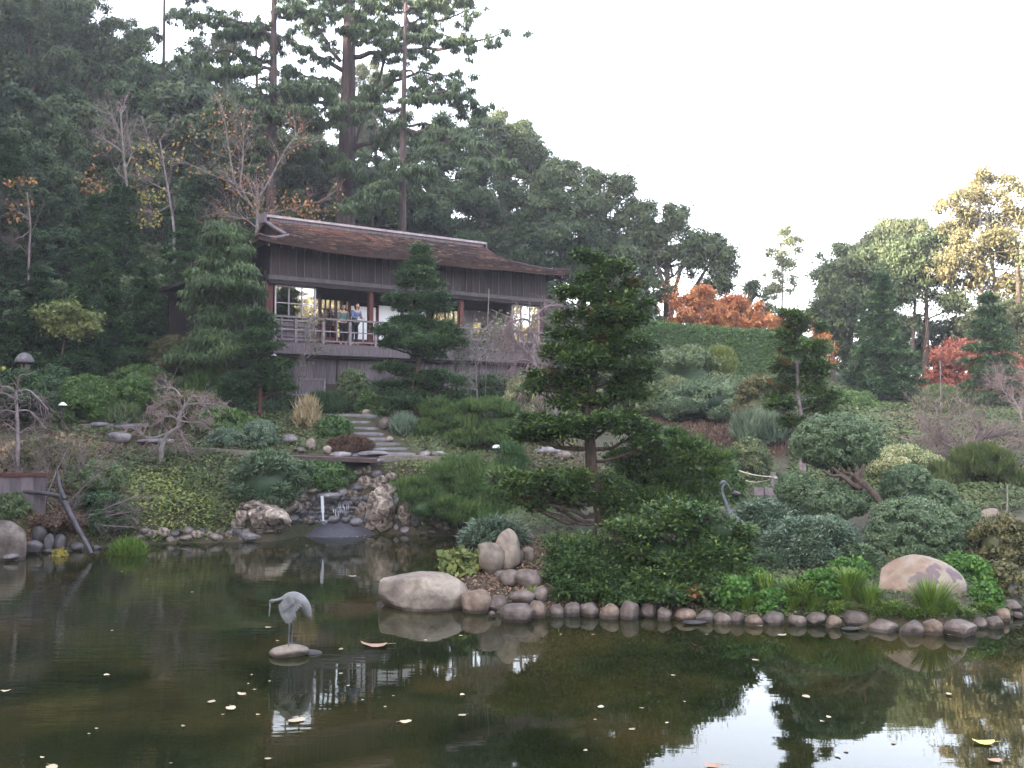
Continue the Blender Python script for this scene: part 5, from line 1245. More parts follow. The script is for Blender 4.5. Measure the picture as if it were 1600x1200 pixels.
for q in sorted(FL):
    r_ = 'in the far channel below the waterfall' if q[1] < 930 and q[0] > 400 else 'near the left bank' if q[1] < 1000 and q[0] <= 400 else 'on the water left of the crane reflection' if q[0] < 400 else 'round the crane and its reflection' if q[0] < 640 else 'in the middle of the pond' if q[0] < 1020 else 'on the water at the lower right'
    _reg.setdefault(r_, []).append(q)
FLAB = {}
for r_, l_ in _reg.items():
    for i, q in enumerate(l_): FLAB[q] = (ORD[i] + ' from the left of the pale leaves ' + r_) if i < 15 else 'pale leaf floating ' + r_ + ', ' + ORD[len(l_) - 1 - i] + ' from the right'
for k, (x, y, r) in enumerate(FL):
    p = W(x, y, .012); s = r * mpp(p[1]) * .85
    o = link('floating_leaf', LM[k % 5], loc=tuple(p), rot=(0, 0, random.uniform(0, 6.28))); o.scale = (s, s, s)
    lab = {(463, 1125): 'large cream leaf floating below the crane reflection', (361, 1106): 'long cream leaf, lowest of three left of the crane reflection', (330, 1096): 'cream leaf, leftmost of three left of the crane reflection', (378, 1084): 'cream leaf, uppermost of three left of the crane reflection',
           (634, 1127): 'cream leaf floating alone in the lower middle of the pond', (82, 1198): 'pale green leaf cut by the bottom edge at the lower left', (9, 1079): 'tan leaf floating at the far left edge', (1221, 992): 'white ragged leaf just below the edging stones'}.get((x, y), FLAB[(x, y, r)])
    tag(o, lab, 'leaf', 'pale leaves floating on the pond')
for x, y, r, m_, l in [(586, 1008, 20, 'floatbrown', 'curled brown leaf floating between crane and big boulder'), (1538, 1160, 16, 'floatyellow', 'bright yellow leaf floating at the lower right'), (1554, 1188, 11, 'floatbrown', 'tan brown leaf below the yellow leaf at lower right'), (1113, 1196, 15, 'floatbrown', 'brown leaf at the bottom edge beside the sky reflection')]:
    p = W(x, y, .014); s = r * mpp(p[1]); g = leafmesh(int(x), .9, .6)
    o = link('floating_leaf', mesh_of('leaf', g, M[m_]), loc=tuple(p), rot=(0, 0, random.uniform(-.5, .5))); o.scale = (s, s, s); tag(o, l, 'leaf', 'large coloured leaves on the pond')
#==PART5==
# ------------------------------------------------------------------ background trees
def lt(px, base, D, lobes, mat, label, name='oak_tree', L=.14, Wd=.10, cover=1.15, rs=.55, r0=.28, top=None, cat='tree', stems=None, **kw):
    ty = top or min(l[1] for l in lobes)
    gz_ = 1.16 if px > 1280 else 1.0; kw.setdefault('fill', 1.25); kw.setdefault('inner', .25)
    return lobetree(name, label, cat, D, [(px, base), (px + 3, (base + ty) / 2), (px, ty + 15)], r0, [(l[0], l[1], l[2] * 1.08 * gz_, l[3] * 1.12 * gz_) + tuple(l[4:]) for l in lobes], mat, min(L, .14), min(Wd, .10), cover, min(rs, .55), stems=stems, **kw)
# forest on the upper left
lt(45, 330, 60, [(-10, 40, 60, 55), (70, 15, 70, 40), (0, 120, 75, 60), (90, 110, 45, 40), (30, 190, 80, 50), (-60, 90, 60, 90), (60, 235, 60, 40)], 'oak', 'tall dark oak at the top left corner of the forest', stems=[[(42, 300), (45, 160), (80, 60)]])
lt(135, 330, 62, [(150, 30, 60, 40), (185, 65, 55, 45), (140, 125, 65, 40), (215, 110, 45, 45), (180, 180, 80, 50), (125, 235, 60, 45), (215, 235, 50, 45), (110, 60, 26, 36)], 'oak', 'dark oak with a leaning trunk right of the corner oak', stems=[[(140, 330), (118, 150), (115, 70)]])
lt(270, 330, 66, [(262, 185, 55, 40), (300, 215, 70, 45), (355, 210, 55, 42), (240, 240, 60, 50), (330, 265, 80, 50), (400, 250, 50, 55)], 'oak', 'dark broad oak behind the bare maples left of the house')
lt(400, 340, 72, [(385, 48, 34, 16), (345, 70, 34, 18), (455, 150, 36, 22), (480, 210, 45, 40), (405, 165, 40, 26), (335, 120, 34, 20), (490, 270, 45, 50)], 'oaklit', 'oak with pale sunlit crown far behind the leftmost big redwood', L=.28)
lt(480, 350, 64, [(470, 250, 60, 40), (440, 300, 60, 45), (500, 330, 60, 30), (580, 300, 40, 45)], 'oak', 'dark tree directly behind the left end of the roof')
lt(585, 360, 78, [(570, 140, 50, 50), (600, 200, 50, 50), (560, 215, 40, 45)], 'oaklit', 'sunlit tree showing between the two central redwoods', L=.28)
# trees behind and right of the house, falling towards the right
lt(690, 400, 60, [(700, 210, 55, 35), (660, 240, 50, 40), (720, 260, 60, 45), (670, 290, 45, 35), (740, 210, 30, 25)], 'redwood', 'feathery dark tree right of the slim redwood', L=.28)
lt(790, 400, 62, [(785, 205, 45, 30), (810, 235, 50, 35), (770, 255, 60, 40), (840, 265, 45, 38), (790, 300, 70, 45), (740, 320, 50, 30), (850, 320, 50, 40)], 'oak', 'tall oak with a warm lit top right of the roof ridge', stems=[[(770, 400), (765, 320), (750, 250)]])
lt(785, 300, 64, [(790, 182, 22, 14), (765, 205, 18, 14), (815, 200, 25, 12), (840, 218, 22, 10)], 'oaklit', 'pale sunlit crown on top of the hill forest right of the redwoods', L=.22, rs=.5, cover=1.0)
lt(910, 450, 58, [(880, 280, 50, 40), (930, 300, 50, 35), (905, 335, 60, 40), (860, 345, 50, 35), (965, 300, 38, 25), (985, 290, 20, 15), (940, 355, 50, 30), (1000, 320, 30, 28), (1005, 360, 34, 28), (975, 375, 34, 24)], 'oak', 'dark oak above the right end of the roof', stems=[[(880, 450), (875, 380), (860, 320)], [(930, 450), (935, 380), (940, 330)]])
lt(1040, 520, 58, [(1040, 350, 42, 30), (1090, 375, 45, 30), (1120, 390, 35, 30), (1020, 390, 50, 30), (1070, 405, 70, 28), (1135, 430, 28, 30), (1000, 430, 40, 25), (1050, 335, 26, 14)], 'oak', 'spreading oak with several thin stems showing sky below its crown', rs=.6, stems=[[(1045, 520), (1052, 460), (1070, 400)], [(1048, 520), (1040, 450), (1020, 400)], [(1075, 520), (1085, 450), (1110, 410)], [(1020, 520), (1012, 460), (1000, 410)]])
lt(985, 520, 56, [(980, 400, 30, 25), (1000, 460, 22, 25), (960, 430, 25, 25)], 'oak', 'small dark oak just right of the island cypress top', rs=.55)
lt(1150, 520, 60, [(1160, 470, 20, 25), (1110, 455, 30, 20), (1185, 460, 18, 22), (1200, 480, 16, 20)], 'oak', 'low dark tree behind the orange maple', rs=.5, cover=.9)
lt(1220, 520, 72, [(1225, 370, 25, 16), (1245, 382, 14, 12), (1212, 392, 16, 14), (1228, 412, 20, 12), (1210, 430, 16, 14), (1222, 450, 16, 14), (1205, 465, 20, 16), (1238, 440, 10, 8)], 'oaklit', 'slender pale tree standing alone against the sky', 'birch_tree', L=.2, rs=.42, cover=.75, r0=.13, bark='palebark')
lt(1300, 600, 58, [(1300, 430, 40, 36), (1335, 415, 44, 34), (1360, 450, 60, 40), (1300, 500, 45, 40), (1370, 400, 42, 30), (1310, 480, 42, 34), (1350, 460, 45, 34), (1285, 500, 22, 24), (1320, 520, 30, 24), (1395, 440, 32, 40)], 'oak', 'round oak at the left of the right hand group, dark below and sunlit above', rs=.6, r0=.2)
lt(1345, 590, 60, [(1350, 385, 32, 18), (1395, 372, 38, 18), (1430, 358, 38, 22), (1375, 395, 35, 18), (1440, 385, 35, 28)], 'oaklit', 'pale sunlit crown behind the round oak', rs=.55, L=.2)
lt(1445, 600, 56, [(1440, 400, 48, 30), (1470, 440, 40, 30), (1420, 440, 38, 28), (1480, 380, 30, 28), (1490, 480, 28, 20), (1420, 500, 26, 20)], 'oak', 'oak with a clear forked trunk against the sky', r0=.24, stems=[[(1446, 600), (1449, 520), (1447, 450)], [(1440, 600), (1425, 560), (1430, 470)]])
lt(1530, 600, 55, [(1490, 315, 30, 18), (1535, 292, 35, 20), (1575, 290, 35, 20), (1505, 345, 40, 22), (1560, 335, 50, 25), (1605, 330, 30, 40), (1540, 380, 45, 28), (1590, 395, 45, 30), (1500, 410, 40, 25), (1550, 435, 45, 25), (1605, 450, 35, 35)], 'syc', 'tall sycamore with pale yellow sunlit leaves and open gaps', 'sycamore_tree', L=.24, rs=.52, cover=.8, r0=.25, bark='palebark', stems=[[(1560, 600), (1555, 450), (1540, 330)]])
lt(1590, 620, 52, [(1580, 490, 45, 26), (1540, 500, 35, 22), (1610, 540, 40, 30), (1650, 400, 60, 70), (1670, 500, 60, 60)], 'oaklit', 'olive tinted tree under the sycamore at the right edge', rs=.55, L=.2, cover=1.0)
lt(1500, 620, 60, [(1500, 520, 40, 26), (1470, 550, 25, 22), (1540, 560, 40, 30), (1395, 540, 30, 40), (1330, 560, 26, 24)], 'oak', 'dark low trees behind the red maple', rs=.5)
lt(870, 520, 62, [(870, 400, 34, 26), (905, 385, 30, 22), (900, 430, 25, 22), (935, 400, 22, 26)], 'oak', 'dark tree with sky holes right of the roof end', rs=.45, cover=.8)
lt(630, 400, 66, [(650, 345, 45, 22), (720, 365, 50, 22), (770, 375, 40, 22), (820, 385, 40, 20), (600, 345, 30, 22)], 'oak', 'thin dark understorey tree behind the roof ridge', rs=.5, cover=.65)
# autumn maples
lt(1115, 540, 52, [(1085, 482, 36, 24), (1098, 462, 26, 16), (1130, 478, 38, 24), (1165, 480, 30, 22), (1080, 505, 36, 14), (1140, 505, 56, 18), (1190, 498, 22, 16), (1110, 492, 50, 20)], 'orange', 'broad orange maple rising behind the clipped hedge', 'maple_tree', L=.16, Wd=.12, rs=.4, r0=.14)
lt(1225, 540, 52, [(1215, 498, 20, 12), (1240, 505, 18, 14), (1285, 530, 14, 24), (1292, 560, 9, 20)], 'orange', 'smaller orange maple behind the slim cypress on the right', 'maple_tree', L=.16, Wd=.12, rs=.36, r0=.1)
lt(1490, 630, 50, [(1485, 552, 36, 22), (1468, 585, 28, 30), (1505, 580, 40, 30), (1530, 555, 28, 22), (1490, 605, 50, 18)], 'redmaple', 'dense red maple left of the layered conifer on the right', 'maple_tree', L=.16, Wd=.12, rs=.36, r0=.12)
lt(1580, 630, 50, [(1570, 575, 30, 28), (1600, 595, 28, 32), (1575, 612, 44, 18)], 'redmaple', 'red maple at the right edge behind the bare sapling', 'maple_tree', L=.16, Wd=.12, rs=.36, r0=.12)

# ------------------------------------------------------------------ redwoods
def redwood(px, label, D, r0, trunk, limbs, auto=10, L=.20, Wd=.07, hang=1.0, bark='redbark'):
    T = np.array([at(x, y, D) for x, y in trunk]); gz = hz(T[0, 0], T[0, 1]); T[0, 2] = gz - .4
    root = thing('redwood_tree', (T[0, 0], T[0, 1], gz), label, 'tree')
    s = np.linspace(0, 1, len(T)); ss = np.linspace(0, 1, 24); TT = np.stack([np.interp(ss, s, T[:, k]) for k in range(3)], 1)
    rad = r0 * (1 - .72 * ss); g = Geo(); tube(g, TT, rad, 14)
    # fluted bark
    V = g.v[0].reshape(24, 14, 3); cen = V.mean(1, keepdims=True); V[:] = cen + (V - cen) * (1 + .13 * np.where(np.arange(14) % 2, 1, -1)[None, :, None] * np.linspace(1, .4, 24)[:, None, None]); part('trunk', g, M[bark], root)
    gl = Geo(); CC = []; RR = []; m = mpp(D)
    for lm in limbs:
        if lm == 'auto': continue
        P = np.array([at(x, y, D + dd) for (x, y), dd in zip(lm[0], np.linspace(0, lm[1], len(lm[0])))]); n = 14
        s = np.linspace(0, 1, len(P)); q = np.linspace(0, 1, n); PP = np.stack([np.interp(q, s, P[:, k]) for k in range(3)], 1) + rng.normal(size=(n, 3)) * .06
        tube(gl, PP, np.linspace(lm[2], .03, n), 6); ln = np.linalg.norm(P[-1] - P[0])
        for i in range(3, n):
            w = lm[3] * (.5 + .8 * math.sin(min(1, i / n) * 2.6))
            for _ in range(4):
                o = rng.normal(size=3) * np.array([w * .55, w * .8, w * .16]); o[2] -= abs(o[0] + o[1]) * .12
                CC.append(PP[i] + o + [0, 0, -.05]); RR.append(np.array([.28, .28, .13]) * random.uniform(.6, 1.25) * (.6 + w * .5))
                if random.random() < .4: tube(gl, wob(PP[i], PP[i] + o, 3, .05), [.03, .02, .01], 3, cap=False)
    for k in range(auto):
        f = (k + random.random()) / auto; i = int(6 + f * 17); p = TT[min(i, 23)]; a = random.uniform(0, 6.28); ln = random.uniform(2.2, 4.6) * (1.1 - .3 * f)
        tip = p + np.array([math.cos(a) * ln, math.sin(a) * ln, random.uniform(-.9, .7)]); PP = wob(p, tip, 8, .04, -.03); tube(gl, PP, np.linspace(.10, .02, 8), 5)
        for i in range(2, 8):
            for _ in range(4):
                o = rng.normal(size=3) * np.array([.35, .35, .1]) * (.6 + ln * .15); CC.append(PP[i] + o); RR.append(np.array([.32, .32, .14]) * random.uniform(.7, 1.3))
    g = Geo(); foliage(g, CC, RR, L, Wd, .95, 'hang', .1, shell=.6, tvar=.22); part('crown', g, M['redwood'], root); part('branches', gl, M[bark], root)
redwood(540, 'massive redwood with thick ridged trunk behind the house', 50, .52, [(537, 400), (540, 300), (543, 180), (545, 60), (547, -120), (548, -330)],
        [([(548, 90), (600, 84), (660, 75), (720, 72), (790, 50)], -1, .14, .75), ([(548, 185), (575, 160), (600, 130), (655, 112), (715, 118)], -2, .15, 1.0), ([(552, 235), (590, 215), (640, 195), (700, 190)], -2.5, .12, 1.0),
         ([(535, 110), (505, 90), (470, 72), (420, 50), (385, 45)], 0, .13, .9), ([(532, 95), (500, 50), (470, 15), (450, -20)], 1, .12, .7), ([(552, 30), (585, 8), (640, 2), (700, 5)], -1, .12, .7),
         ([(550, 240), (580, 150), (610, 80), (650, 30), (700, 0)], 1, .11, .6), ([(538, 175), (500, 160), (455, 145), (400, 150)], -2, .12, 1.1), ([(540, 255), (500, 245), (460, 225), (420, 235)], -2.5, .12, 1.0),
         ([(548, 285), (590, 280), (630, 290)], -3, .1, .9), ([(538, 140), (520, 130), (480, 120), (440, 105)], 2, .1, .8), ([(545, 15), (520, -5), (500, -20)], -1, .1, .8), ([(550, 60), (620, 45), (680, 35), (745, 10)], 2, .12, .7)], auto=6)
redwood(427, 'redwood with reddish trunk left of the massive one', 47.5, .26, [(420, 400), (424, 260), (427, 120), (428, 0), (429, -200)],
        [([(428, 60), (390, 40), (350, 25), (318, 35)], -1, .1, .8), ([(428, 100), (395, 90), (350, 80), (310, 95)], 1, .1, .8), ([(428, 150), (470, 130), (500, 140)], -1, .09, .9), ([(428, 175), (390, 170), (340, 180)], -2, .1, .9),
         ([(428, 20), (470, 10), (500, 30)], -1, .09, .7), ([(426, 210), (380, 215), (350, 240)], 1, .1, .8)], auto=4)
redwood(632, 'slim straight redwood right of the massive one', 46.5, .19, [(628, 400), (629, 300), (630, 180), (633, 60), (636, -150)],
        [([(632, 110), (680, 130), (720, 160), (755, 168)], 0, .06, .45), ([(632, 60), (670, 50), (730, 60)], 1, .06, .5), ([(630, 200), (680, 205), (740, 225), (790, 250)], -3, .08, .9), ([(632, 80), (600, 60), (580, 40)], 0, .06, .5), ([(630, 150), (665, 155), (720, 130)], -1, .06, .7),
         ([(630, 270), (590, 300), (560, 320)], -2, .06, .8), ([(632, 20), (690, -5), (735, -10)], 1, .07, .6)], auto=3)
redwood(255, 'slender distant redwood against the sky on the left', 62, .17, [(250, 330), (252, 200), (256, 80), (258, -120)],
        [([(256, 30), (285, 18), (300, 30)], 0, .05, .5), ([(256, 60), (230, 45), (205, 60)], 0, .05, .5), ([(256, 100), (290, 90), (310, 110)], 0, .05, .6)], auto=5)

# ------------------------------------------------------------------ conifers and pines round the house
conifer(150, 308, 495, 52, 43, 'conifer', 'fir_tree', 'dark layered fir left of the pair, below the orange maple leaves', tiers=12, flatk=.45)
conifer(190, 292, 480, 48, 45, 'conifer', 'fir_tree', 'taller dark fir with pale trunk marks right behind the left fir', tiers=12, flatk=.45)
conifer(290, 345, 545, 58, 41, 'conifer', 'fir_tree', 'dark fir between the pair and the pale green pine', tiers=12, flatk=.45)
conifer(298, 295, 420, 36, 50, 'conifer', 'fir_tree', 'narrow dark fir higher up the slope', tiers=10, flatk=.45)
conifer(15, 215, 560, 62, 44, 'conifer', 'fir_tree', 'big dark green fir at the left edge of the picture', tiers=16, flatk=.5)
conifer(-60, 250, 600, 80, 40, 'conifer', 'fir_tree', 'fir standing left of the edge fir', tiers=14, flatk=.5)
conifer(155, 395, 560, 80, 38.5, 'conifer', 'fir_tree', 'wide low fir with sweeping boughs above the yellow green tree', tiers=10, droop=.28, flatk=.5)
conifer(60, 420, 580, 70, 37.8, 'darkshrub', 'fir_tree', 'dark fir behind the stone lantern', tiers=9, droop=.25, flatk=.5)
conifer(228, 420, 575, 55, 38, 'conifer', 'fir_tree', 'dark fir behind the olive brown shrub', tiers=9, droop=.25, flatk=.5)
padtree('pine_tree', 'pale green pine with drooping tufts just left of the house', 'tree', 34.6, [(357, 600), (356, 520), (357, 470), (354, 420), (352, 372)], .13,
        [(350, 372, 24, 15), (372, 394, 26, 10), (332, 398, 22, 10), (345, 415, 34, 12), (375, 425, 26, 10), (318, 438, 32, 12), (352, 447, 40, 14), (388, 458, 22, 9), (303, 458, 18, 9), (360, 462, 26, 10), (303, 480, 17, 10), (372, 486, 18, 8), (345, 500, 36, 15), (322, 530, 45, 14), (380, 535, 40, 14), (345, 555, 60, 16), (290, 560, 40, 14)],
        'pine', .17, .022, 'needle', 1.5, rs=.8, cover=None) if False else padtree('pine_tree', 'pale green pine with drooping tufts just left of the house', 'tree', 34.6, [(357, 600), (356, 520), (357, 470), (354, 420), (352, 372)], .13,
        [(350, 372, 24, 15), (372, 394, 26, 10), (332, 398, 22, 10), (345, 415, 34, 12), (375, 425, 26, 10), (318, 438, 32, 12), (352, 447, 40, 14), (388, 458, 22, 9), (303, 458, 18, 9), (360, 462, 26, 10), (303, 480, 17, 10), (372, 486, 18, 8), (345, 500, 36, 15), (322, 530, 45, 14), (380, 535, 40, 14), (345, 555, 60, 16), (290, 560, 40, 14)],
        'softpine', .17, .03, 'hang', 1.2, rs=.85, gx_=1.2)
padtree('cloud_pruned_tree', 'dark cloud pruned tree with a red trunk at the left house corner', 'tree', 34.0, [(406, 645), (407, 600), (405, 560), (407, 510), (408, 490)], .11,
        [(408, 496, 20, 10), (412, 510, 24, 9), (400, 528, 30, 10), (412, 545, 34, 10), (392, 565, 30, 10), (425, 572, 34, 9), (405, 592, 46, 11), (375, 600, 35, 12), (435, 605, 28, 10), (360, 625, 40, 12)],
        'conifer', .10, .04, 'spray', 1.5, rs=.75, bark='wood_red', flatk=.5)
padtree('cloud_pruned_tree', 'tall cloud pruned conifer in front of the middle of the balcony', 'tree', 33.5, [(652, 650), (648, 600), (655, 560), (648, 520), (640, 490), (652, 450), (656, 405)], .14,
        [(656, 396, 17, 10), (652, 412, 24, 10), (655, 430, 30, 10), (656, 446, 34, 9), (630, 470, 28, 9), (668, 466, 32, 10), (660, 482, 44, 9), (640, 502, 40, 9), (620, 518, 34, 10), (680, 520, 44, 11), (606, 535, 24, 9), (650, 538, 50, 12), (700, 540, 30, 9), (670, 556, 36, 7), (614, 577, 30, 9), (640, 583, 24, 8), (680, 590, 40, 10), (695, 600, 34, 9), (620, 612, 44, 13), (665, 622, 48, 12), (700, 622, 30, 10), (640, 632, 50, 12)],
        'conifer', .095, .038, 'spray', 1.5, rs=.75, flatk=.5, dvar=.35, depth=.7)
padtree('cypress_tree', 'large cypress on the island with tiered dark foliage and a stout trunk', 'tree', 19.4, [(942, 850), (940, 800), (925, 745), (922, 690), (915, 640), (925, 600), (935, 540), (932, 470), (932, 410)], .16,
        [(910, 404, 14, 12), (938, 412, 18, 11), (968, 422, 22, 12), (938, 437, 32, 11), (985, 447, 16, 10), (885, 462, 24, 10), (925, 462, 34, 12), (968, 470, 30, 14), (1000, 480, 16, 10), (885, 495, 28, 10), (940, 495, 44, 14), (985, 505, 30, 14), (885, 525, 30, 12), (930, 530, 44, 15), (980, 545, 44, 16), (878, 552, 34, 12), (925, 570, 56, 16), (985, 580, 40, 16), (858, 594, 46, 12), (915, 602, 60, 16), (985, 612, 44, 16), (838, 606, 24, 9), (905, 630, 50, 13),
         (840, 660, 32, 9), (880, 668, 60, 13), (945, 664, 70, 15), (1000, 672, 44, 12), (850, 685, 44, 9), (1015, 690, 30, 9), (820, 678, 24, 9), (800, 752, 36, 14), (835, 768, 56, 18), (880, 752, 56, 16), (930, 768, 54, 20), (870, 790, 60, 14), (970, 790, 40, 22), (815, 782, 34, 12)],
        'hinoki', .08, .045, 'spray', 1.2, rs=.6, fill=.85, flatk=.7, dvar=.5, dead=.04, depth=.8, gy_=1.35, gx_=1.12, top=.45)
padtree('juniper_tree', 'dense soft juniper right behind the island cypress trunk', 'tree', 20.6, [(1040, 830), (1045, 790), (1050, 740)], .09,
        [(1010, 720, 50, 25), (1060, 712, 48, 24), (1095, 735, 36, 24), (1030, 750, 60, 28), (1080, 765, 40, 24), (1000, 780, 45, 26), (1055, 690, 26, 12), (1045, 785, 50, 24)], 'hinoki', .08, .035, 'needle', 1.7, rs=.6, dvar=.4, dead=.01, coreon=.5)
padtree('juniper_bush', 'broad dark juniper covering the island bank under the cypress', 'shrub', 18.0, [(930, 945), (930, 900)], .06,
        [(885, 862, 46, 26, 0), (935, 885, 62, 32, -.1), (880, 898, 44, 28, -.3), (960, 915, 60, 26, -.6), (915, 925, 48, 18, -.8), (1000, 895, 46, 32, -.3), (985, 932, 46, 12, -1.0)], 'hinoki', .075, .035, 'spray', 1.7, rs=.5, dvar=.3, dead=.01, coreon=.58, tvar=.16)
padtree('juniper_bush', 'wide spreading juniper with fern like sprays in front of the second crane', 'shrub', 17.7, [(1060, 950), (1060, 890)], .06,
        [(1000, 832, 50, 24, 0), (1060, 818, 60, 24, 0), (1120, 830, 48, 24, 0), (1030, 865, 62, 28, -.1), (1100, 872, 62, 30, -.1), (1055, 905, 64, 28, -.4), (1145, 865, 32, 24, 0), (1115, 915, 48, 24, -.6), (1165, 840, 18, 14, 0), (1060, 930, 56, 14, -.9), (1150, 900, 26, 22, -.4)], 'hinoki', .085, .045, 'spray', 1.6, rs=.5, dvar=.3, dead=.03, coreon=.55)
padtree('cypress_tree', 'slim pruned cypress with bare pale trunk right of the hedge', 'tree', 27.5, [(1254, 700), (1252, 660), (1246, 600), (1246, 540), (1242, 500)], .10,
        [(1240, 498, 30, 13), (1255, 515, 34, 12), (1225, 525, 22, 12), (1232, 548, 26, 12), (1270, 550, 28, 14), (1222, 575, 22, 12), (1262, 585, 30, 14), (1285, 580, 18, 12), (1220, 605, 26, 14), (1275, 612, 30, 14), (1215, 635, 26, 12), (1280, 640, 30, 12), (1235, 660, 24, 10), (1300, 622, 16, 12)], 'hinoki', .10, .05, 'spray', 1.3, rs=.6, bark='greybark', dead=.10, dvar=.6)
conifer(1375, 428, 618, 66, 46, 'conifer', 'fir_tree', 'broad layered blue green fir in the middle of the right slope', tiers=13, flatk=.4, L=.18, droop=.1, r0=.13, bark='greybark')
conifer(1545, 462, 645, 66, 44, 'conifer', 'fir_tree', 'open layered fir in front of the red maples', tiers=9, gap=.2, flatk=.4, L=.18, droop=.05, r0=.13)
# small pines on the middle slope
padtree('pine_tree', 'small cloud pruned pine right of the grey boulder', 'tree', 32.5, [(690, 710), (686, 690), (690, 660)], .06, [(690, 640, 28, 11), (680, 650, 22, 8), (665, 673, 32, 11), (705, 668, 28, 10), (694, 692, 34, 10), (660, 690, 20, 8)], 'pine', .11, .012, 'up', 1.5, rs=.7, dvar=.3)
padtree('pine_tree', 'wider cloud pruned pine with a dark crooked limb above the dome lamp', 'tree', 31.0, [(776, 715), (772, 690), (778, 660), (768, 650)], .07, [(742, 640, 22, 10), (765, 640, 38, 11), (790, 648, 22, 10), (735, 660, 26, 9), (755, 675, 44, 13), (795, 672, 30, 12), (730, 690, 34, 12), (780, 690, 34, 8)], 'pine', .11, .012, 'up', 1.5, rs=.7, dvar=.3)
padtree('pine_shrub', 'low spreading mass of soft green mountain pine sloping to the water', 'shrub', 27.0, [(715, 830), (715, 790)], .06,
        [(690, 745, 30, 16, .8), (670, 765, 40, 18, .6), (720, 760, 44, 20, .7), (755, 775, 40, 22, .4), (660, 795, 34, 20, .2), (705, 800, 44, 22, 0), (750, 808, 40, 20, 0), (785, 800, 34, 24, .3), (730, 730, 34, 14, 1.2), (775, 745, 34, 14, 1.0)], 'pine', .12, .012, 'up', 1.6, rs=.6, coreon=.5)
padtree('pine_tree', 'small dark pine with upright candle tufts beside the brown ground cover', 'shrub', 28.5, [(800, 750), (802, 730)], .04, [(800, 712, 9, 12), (792, 728, 12, 12), (812, 732, 16, 11), (798, 744, 24, 9)], 'conifer', .14, .016, 'up', 1.8, rs=.8, dvar=.1)

# ------------------------------------------------------------------ small deciduous trees
padtree('yellow_tree', 'small tree with yellow green leaves behind the stone lantern', 'tree', 36.5, [(90, 580), (98, 550), (101, 530), (98, 510)], .09, [(80, 490, 24, 10), (105, 484, 24, 10), (92, 505, 34, 12), (130, 500, 20, 10), (118, 525, 22, 10), (140, 515, 14, 8), (85, 520, 18, 8)], 'limeleaf', .12, .09, 'broad', .42, rs=.9, flatk=.8, dvar=.4)
baretree('maple_tree', 'nearly bare maple with orange leaves standing behind the roof corner', 'tree', 43.5, [(.10, .05, [(402, 350), (402, 325), (403, 305)]), (.05, .02, [(402, 335), (385, 310), (375, 290), (335, 275), (300, 258)]), (.05, .02, [(398, 325), (370, 300), (362, 260), (355, 215), (350, 180)]),
        (.05, .02, [(404, 310), (425, 275), (445, 235), (468, 205)]), (.04, .02, [(375, 290), (380, 250), (380, 205)]), (.035, .015, [(404, 335), (440, 330), (490, 318), (510, 310)]), (.03, .015, [(402, 340), (375, 342), (345, 330)])], 'twig', (1.0, 2, 3), tmat='palebark', leafm='rustleaf', leafL=.14, leafn=260,
        leafspots=[(430, 320, 60, 22, 160), (470, 330, 50, 20, 110), (385, 285, 40, 30, 60), (320, 230, 40, 50, 60), (460, 210, 30, 30, 40), (355, 190, 40, 30, 60)])
baretree('maple_tree', 'leafless slender maple with a pale stem left of the firs', 'tree', 47, [(.09, .04, [(199, 305), (195, 260), (191, 220), (189, 180)]), (.035, .015, [(194, 240), (175, 225), (160, 215)]), (.035, .015, [(197, 262), (207, 240), (200, 215)]), (.03, .015, [(190, 215), (180, 190), (170, 175)])], 'twig', (.9, 2, 3), tmat='palebark',
        leafm='rustleaf', leafL=.16, leafspots=[(150, 292, 26, 16, 90), (140, 270, 25, 16, 30), (215, 270, 25, 30, 40), (160, 235, 20, 15, 14)])
baretree('maple_tree', 'thin maple with yellow leaves between the bare maples', 'tree', 46, [(.07, .03, [(273, 360), (265, 310), (258, 270), (250, 220)]), (.03, .015, [(262, 300), (245, 290), (228, 280)]), (.03, .015, [(266, 320), (250, 330), (235, 335)]), (.03, .015, [(256, 250), (240, 235), (228, 205)])], 'twig', (.9, 2, 3), tmat='greybark',
        leafm='yelleaf', leafL=.17, leafspots=[(230, 340, 26, 16, 80), (240, 305, 26, 14, 60), (232, 262, 20, 14, 30), (262, 240, 30, 30, 30), (225, 225, 18, 14, 24)])
baretree('maple_tree', 'small maple with scattered orange leaves at the left edge', 'tree', 42, [(.06, .03, [(45, 400), (48, 350), (42, 300)]), (.03, .015, [(47, 345), (30, 330), (10, 325)]), (.03, .015, [(47, 360), (35, 370), (20, 375)])], 'twig', (.8, 2, 2), leafm='rustleaf', leafL=.16, leafspots=[(22, 284, 20, 8, 26), (45, 280, 18, 5, 16), (22, 340, 14, 10, 26), (40, 318, 12, 5, 14), (14, 320, 10, 8, 12)])
baretree('maple_tree', 'twisted pale leafless maple with layered horizontal boughs above the bank', 'tree', 29.3, [(.085, .05, [(252, 702), (256, 690), (262, 678), (280, 668), (278, 655), (285, 640), (292, 630)]), (.035, .02, [(262, 676), (245, 684), (228, 684), (215, 672), (203, 668)]), (.025, .012, [(250, 682), (247, 695), (244, 705)]),
        (.035, .02, [(290, 632), (310, 630), (328, 632), (345, 628)]), (.03, .015, [(284, 622), (275, 608), (262, 605), (250, 606)]), (.03, .02, [(286, 640), (276, 625), (262, 624), (245, 632), (232, 636)]), (.03, .015, [(292, 630), (300, 618), (315, 622), (320, 635)]), (.03, .02, [(280, 658), (300, 660), (318, 663)]), (.025, .015, [(280, 655), (262, 650), (250, 655)]), (.02, .012, [(283, 676), (287, 685), (286, 695)])],
        'twig', (.35, 2, 4), tmat='palebark', up=.05)
